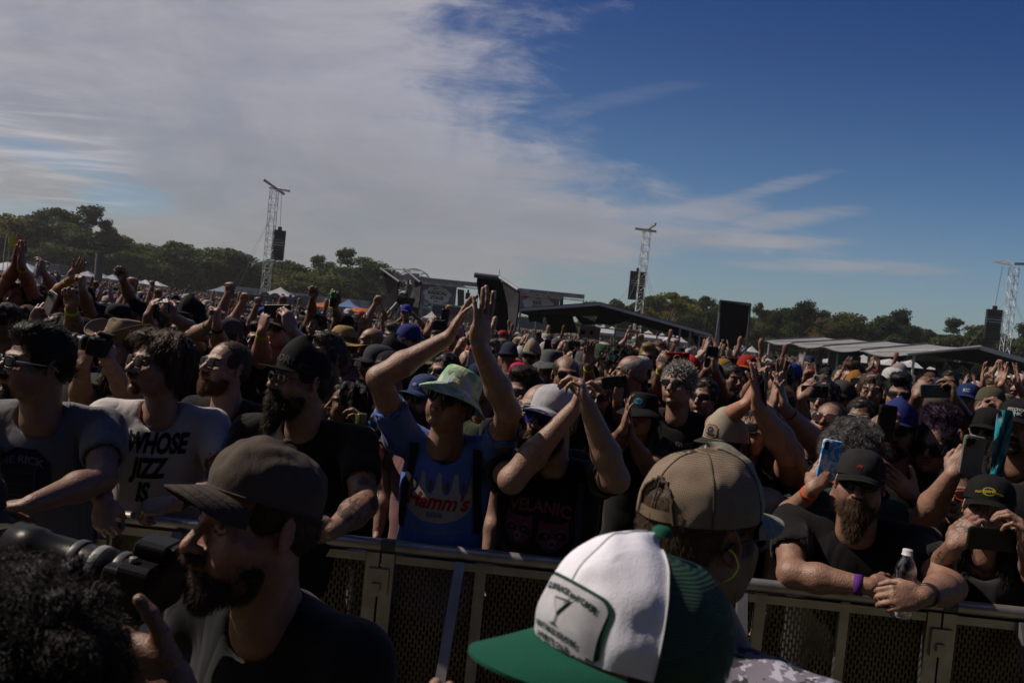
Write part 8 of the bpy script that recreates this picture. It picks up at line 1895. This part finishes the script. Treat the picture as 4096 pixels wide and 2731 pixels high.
# keep heads that would hide a named face a little clear
named = [(x, y, Y) for (r, x, y, Y) in ppl.values()]
fin = []
for (x, y) in good:
    hpx = 0; bad = False
    hz = crng.gauss(1.60, .055)
    u, v = project((x, y, hz)); rad = .125*FPX/y
    for (nx, ny, nY) in named:
        if nY > y+.05:
            dx, dy = abs(u-nx), v-ny; rr = .10*FPX/nY
            if dx < rad+rr*.6 and dy < rad+rr*.4: 
                # would cover the named head: lower or drop
                if dy > -rr*3: bad = True; break
    if bad: continue
    fin.append((x, y, hz))
fin.sort(key=lambda q: q[1]); NIND = 300-len(ppl)
GRP = 'people filling the crowd behind the front row'
ind = fin[:NIND]; rest = fin[NIND:]
info = []
for i, (x, y, hz) in enumerate(ind):
    k = crng.randrange(NP) if y > 6 else crng.choice([0, 1, 2, 3, 4, 7, 8, 0, 11, 13, 1, 2])
    if y > 5.5 and crng.random() < .36: k = crng.choice([5, 5, 6, 9, 12, 5])
    root, nm = protos[k]; hi = crng.randrange(len(HC)); cp_, cn = crng.choice(CAPC_); sh, sn = crng.choice(SHC); sk = crng.choice(SK)
    s = hz/1.62; hat = any(c.name.split('.')[0] in ('cap', 'bucket_hat', 'sun_hat') for c in root.children)
    r = copy_person(root, (x, y, float(GZ(x, y))), R(crng.uniform(-22, 22)), s, sk, cp_, sh, HC[hi], GRP)
    px, py = project((x, y, hz)); mk = min(MARKS, key=lambda q: abs(q[0]-px))
    side = 'left of' if px < mk[0]-25 else 'right of' if px > mk[0]+25 else 'near'
    look = (cn if hat else HN[hi]+' hair')
    info.append((r, nm, cn if hat else None, HN[hi], sn, side, mk[1], y, px))
    if k == 5: 
        ph = phone('x', np.array([x, y, 0])+s*np.array([0, -.37, 1.74]), yaw=crng.uniform(0, 30), roll=crng.choice([LS, 3]), cams=2, case=crng.choice([(.02,)*3, (.03, .03, .05), (.35, .35, .36), (.25, .05, .08)])); ph['label'] = None; info[-1] += (ph,)
from collections import Counter
def base_label(t): return f"{t[1]} person in {t[4]} top"+(f" with {t[2]} hat" if t[2] else f" with {t[3]} hair" if 'hair' not in t[1] and 'bald' not in t[1] else '')
seen = {}
for t in info: seen.setdefault((base_label(t).replace(', ', ' ').replace(',', ''), t[5], t[6]), []).append(t)
ORD = ['nearest', 'second nearest', 'third nearest', 'fourth nearest', 'fifth nearest', 'sixth nearest', 'seventh nearest']
for (bl, sd, mk), ts in seen.items():
    ts.sort(key=lambda t: t[7])
    for j, t in enumerate(ts):
        t[0]['label'] = (f"{ORD[min(j, 6)]} " if len(ts) > 1 else '')+f"{bl} {sd} {mk}"
        if len(t[0]['label'].split()) > 16: t[0]['label'] = t[0]['label'].replace(' person in ', ' in ').replace(' hair ', ' ').replace('dark brown', 'brown').replace(' with ', ', ')
        if len(t[0]['label'].split()) > 16: t[0]['label'] = t[0]['label'].replace(' in '+t[4]+' top', '')
        if len(t) > 9: t[9]['label'] = f"phone raised by one {t[2]}-capped person {sd} {mk}"; t[9]['group'] = 'phones held up in the crowd'
labs = Counter(o['label'] for o in bpy.data.objects if o.parent is None and o.get('label'))
cnt = {}
for o in [o for o in bpy.data.objects if o.parent is None and o.get('label')]:
    if labs[o['label']] > 1:
        cnt[o['label']] = cnt.get(o['label'], 0)+1
        if cnt[o['label']] > 1: o['label'] = ('another '+o['label']) if cnt[o['label']] == 2 else f"further back {o['label']}"
for root, nm in protos:   # the patterns themselves leave the scene
    for ch in list(root.children):
        for g in list(ch.children): bpy.data.objects.remove(g)
        bpy.data.objects.remove(ch)
    bpy.data.objects.remove(root)

# ------------------------------------------------------------------ everyone further back: one mass
def far_person(res, arms, hat, long_=False, seed=0):
    h = np.array([0, 0, 1.60]); P_ = [E_((0, 0, 1.62), (.078, .098, .115)), C_((0, .03, 1.55), (0, .04, 1.44), .055, .06, .02)]
    S_ = [E_((0, .04, 1.28), (.18, .12, .22)), E_((0, .03, 1.0), (.17, .13, .26), .06)]
    for s in (-1, 1): S_.append(C_((s*.05, .05, 1.42), (s*.18, .04, 1.38), .05, .065, .04))
    A_ = []
    for s in (-1, 1):
        if (arms == 1 and s < 0) or arms == 2: S_.append(C_((s*.19, .04, 1.40), (s*.25, -.06, 1.52), .065, .06, .02)); A_ += [C_((s*.25, -.06, 1.52), (s*.24, -.12, 1.68), .045, .04), C_((s*.24, -.12, 1.68), (s*.17, -.16, 1.95), .04, .03), E_((s*.165, -.16, 2.0), (.045, .03, .075), .02)]
        else: S_.append(C_((s*.20, .04, 1.38), (s*.23, .03, 1.10), .06, .055, .02)); A_.append(C_((s*.23, .03, 1.10), (s*.18, -.14, .98), .045, .04))
    M_ = [E_((0, .02, 1.665), (.086, .106, .088)), E_((0, -.14, 1.58), (.075, .10, .07), .005, -1)]
    if long_: M_.append(C_((0, .06, 1.6), (0, .08, 1.42), .08, .08, .02))
    if hat: M_ = [E_((0, .01, 1.70), (.09, .11, .075)), E_((0, -.11, 1.675), (.065, .075, .012), .01)]
    G_ = [E_((0, -.085, 1.625), (.068, .022, .018))]
    out = []
    for k, Q_ in enumerate((P_+A_, S_, M_, G_)):
        V, F = sdf_mesh(Q_, (res if k != 1 else res*1.5) if k != 3 else min(res, .02)); out.append((V, F, k))
    return out
fp = {}
for L_, res in ((0, .020), (1, .034), (2, .055)):
    fp[L_] = [far_person(res, a, h, l) for a, h, l in ((0, 1, 0), (0, 0, 0), (1, 1, 0), (2, 0, 0), (0, 0, 1), (0, 1, 0))]
nr = np.random.default_rng(21); VV, FF, CC = [], [], []; n0 = 0
def put_far(x, y, hz, L_):
    global n0
    q = nr.choice(6, p=[.32, .27, .04, .01, .16, .20] if y < 22 else [.35, .27, .025, .005, .16, .19] if y < 40 else [.35, .28, .012, 0, .168, .19]); yaw = nr.uniform(-.7, .3); s = hz/1.62; ca, sa = math.cos(yaw), math.sin(yaw)
    sk = np.array(SK[nr.integers(len(SK))]); sh = np.array(SHC[nr.integers(len(SHC))][0]); hc = np.array(HC[nr.integers(len(HC))]) if q in (1, 3, 4) else np.array(CAPC_[nr.integers(len(CAPC_))][0])
    for V, F, k in fp[L_][q]:
        W_ = np.column_stack([V[:, 0]*ca-V[:, 1]*sa, V[:, 0]*sa+V[:, 1]*ca, V[:, 2]])*s+np.array([x, y, float(GZ(x, y))]); VV.append(W_.astype(np.float32)); FF.append(F+n0); n0 += len(V)
        CC.append(np.broadcast_to((sk, sh, hc, np.array((.015, .015, .015)))[k], (len(V), 3)))
for (x, y, hz) in rest: put_far(x, y, hz, 0)
Y = 3.5
while Y < 16.5:
    for sgn in (-1, 1):
        for q in range(6): put_far(sgn*(.66*Y+.75+q*.52+nr.uniform(-.1, .1)), Y+nr.uniform(-.15, .15), nr.normal(1.58, .06), 0)
    Y += .6
Y = 16.5
nfar = 0
while Y < 150:
    half = .665*Y; st_ = .56+.006*max(Y-16, 0)+(.02*(Y-60) if Y > 60 else 0); x = -half+nr.uniform(0, st_)
    while x < half:
        yy = Y+nr.uniform(-.2, .2); xx = x+nr.uniform(-.18, .18)
        u, v = project((xx, yy, 1.6))
        blocked = (yy > 15 and yy < 86 and 3150 < u) or (yy > 50 and yy < 82 and 3060 < u) or (39 < yy < 44 and 1540 < u < 1670) or (30 < yy < 35 and 1900 < u < 2080) or (45 < yy < 55 and 2180 < u < 2330) or (50 < yy < 54 and 2870 < u < 3010)
        if not blocked: put_far(xx, yy, nr.normal(1.56 if Y > 24 else 1.59, .06), 0 if Y < 24 else 1 if Y < 48 else 2); nfar += 1
        x += st_
    Y += st_*1.15
m = MB(); m.v = VV; m.f = FF; m.c = CC; m.m = [np.zeros(len(f), int) for f in FF]; m.sm = [np.ones(len(f), bool) for f in FF]; m.n = n0
o = m.build('crowd', [mat('far_crowd', rough=.8, spec=.2, objcol=False)]); props(o, 'dense festival crowd filling the field behind the front rows', 'crowd', kind='stuff')
print('far people', nfar, 'verts', n0, 'individuals', len(ind), 'named', len(ppl))
print('SCRIPT', time.time()-T0)
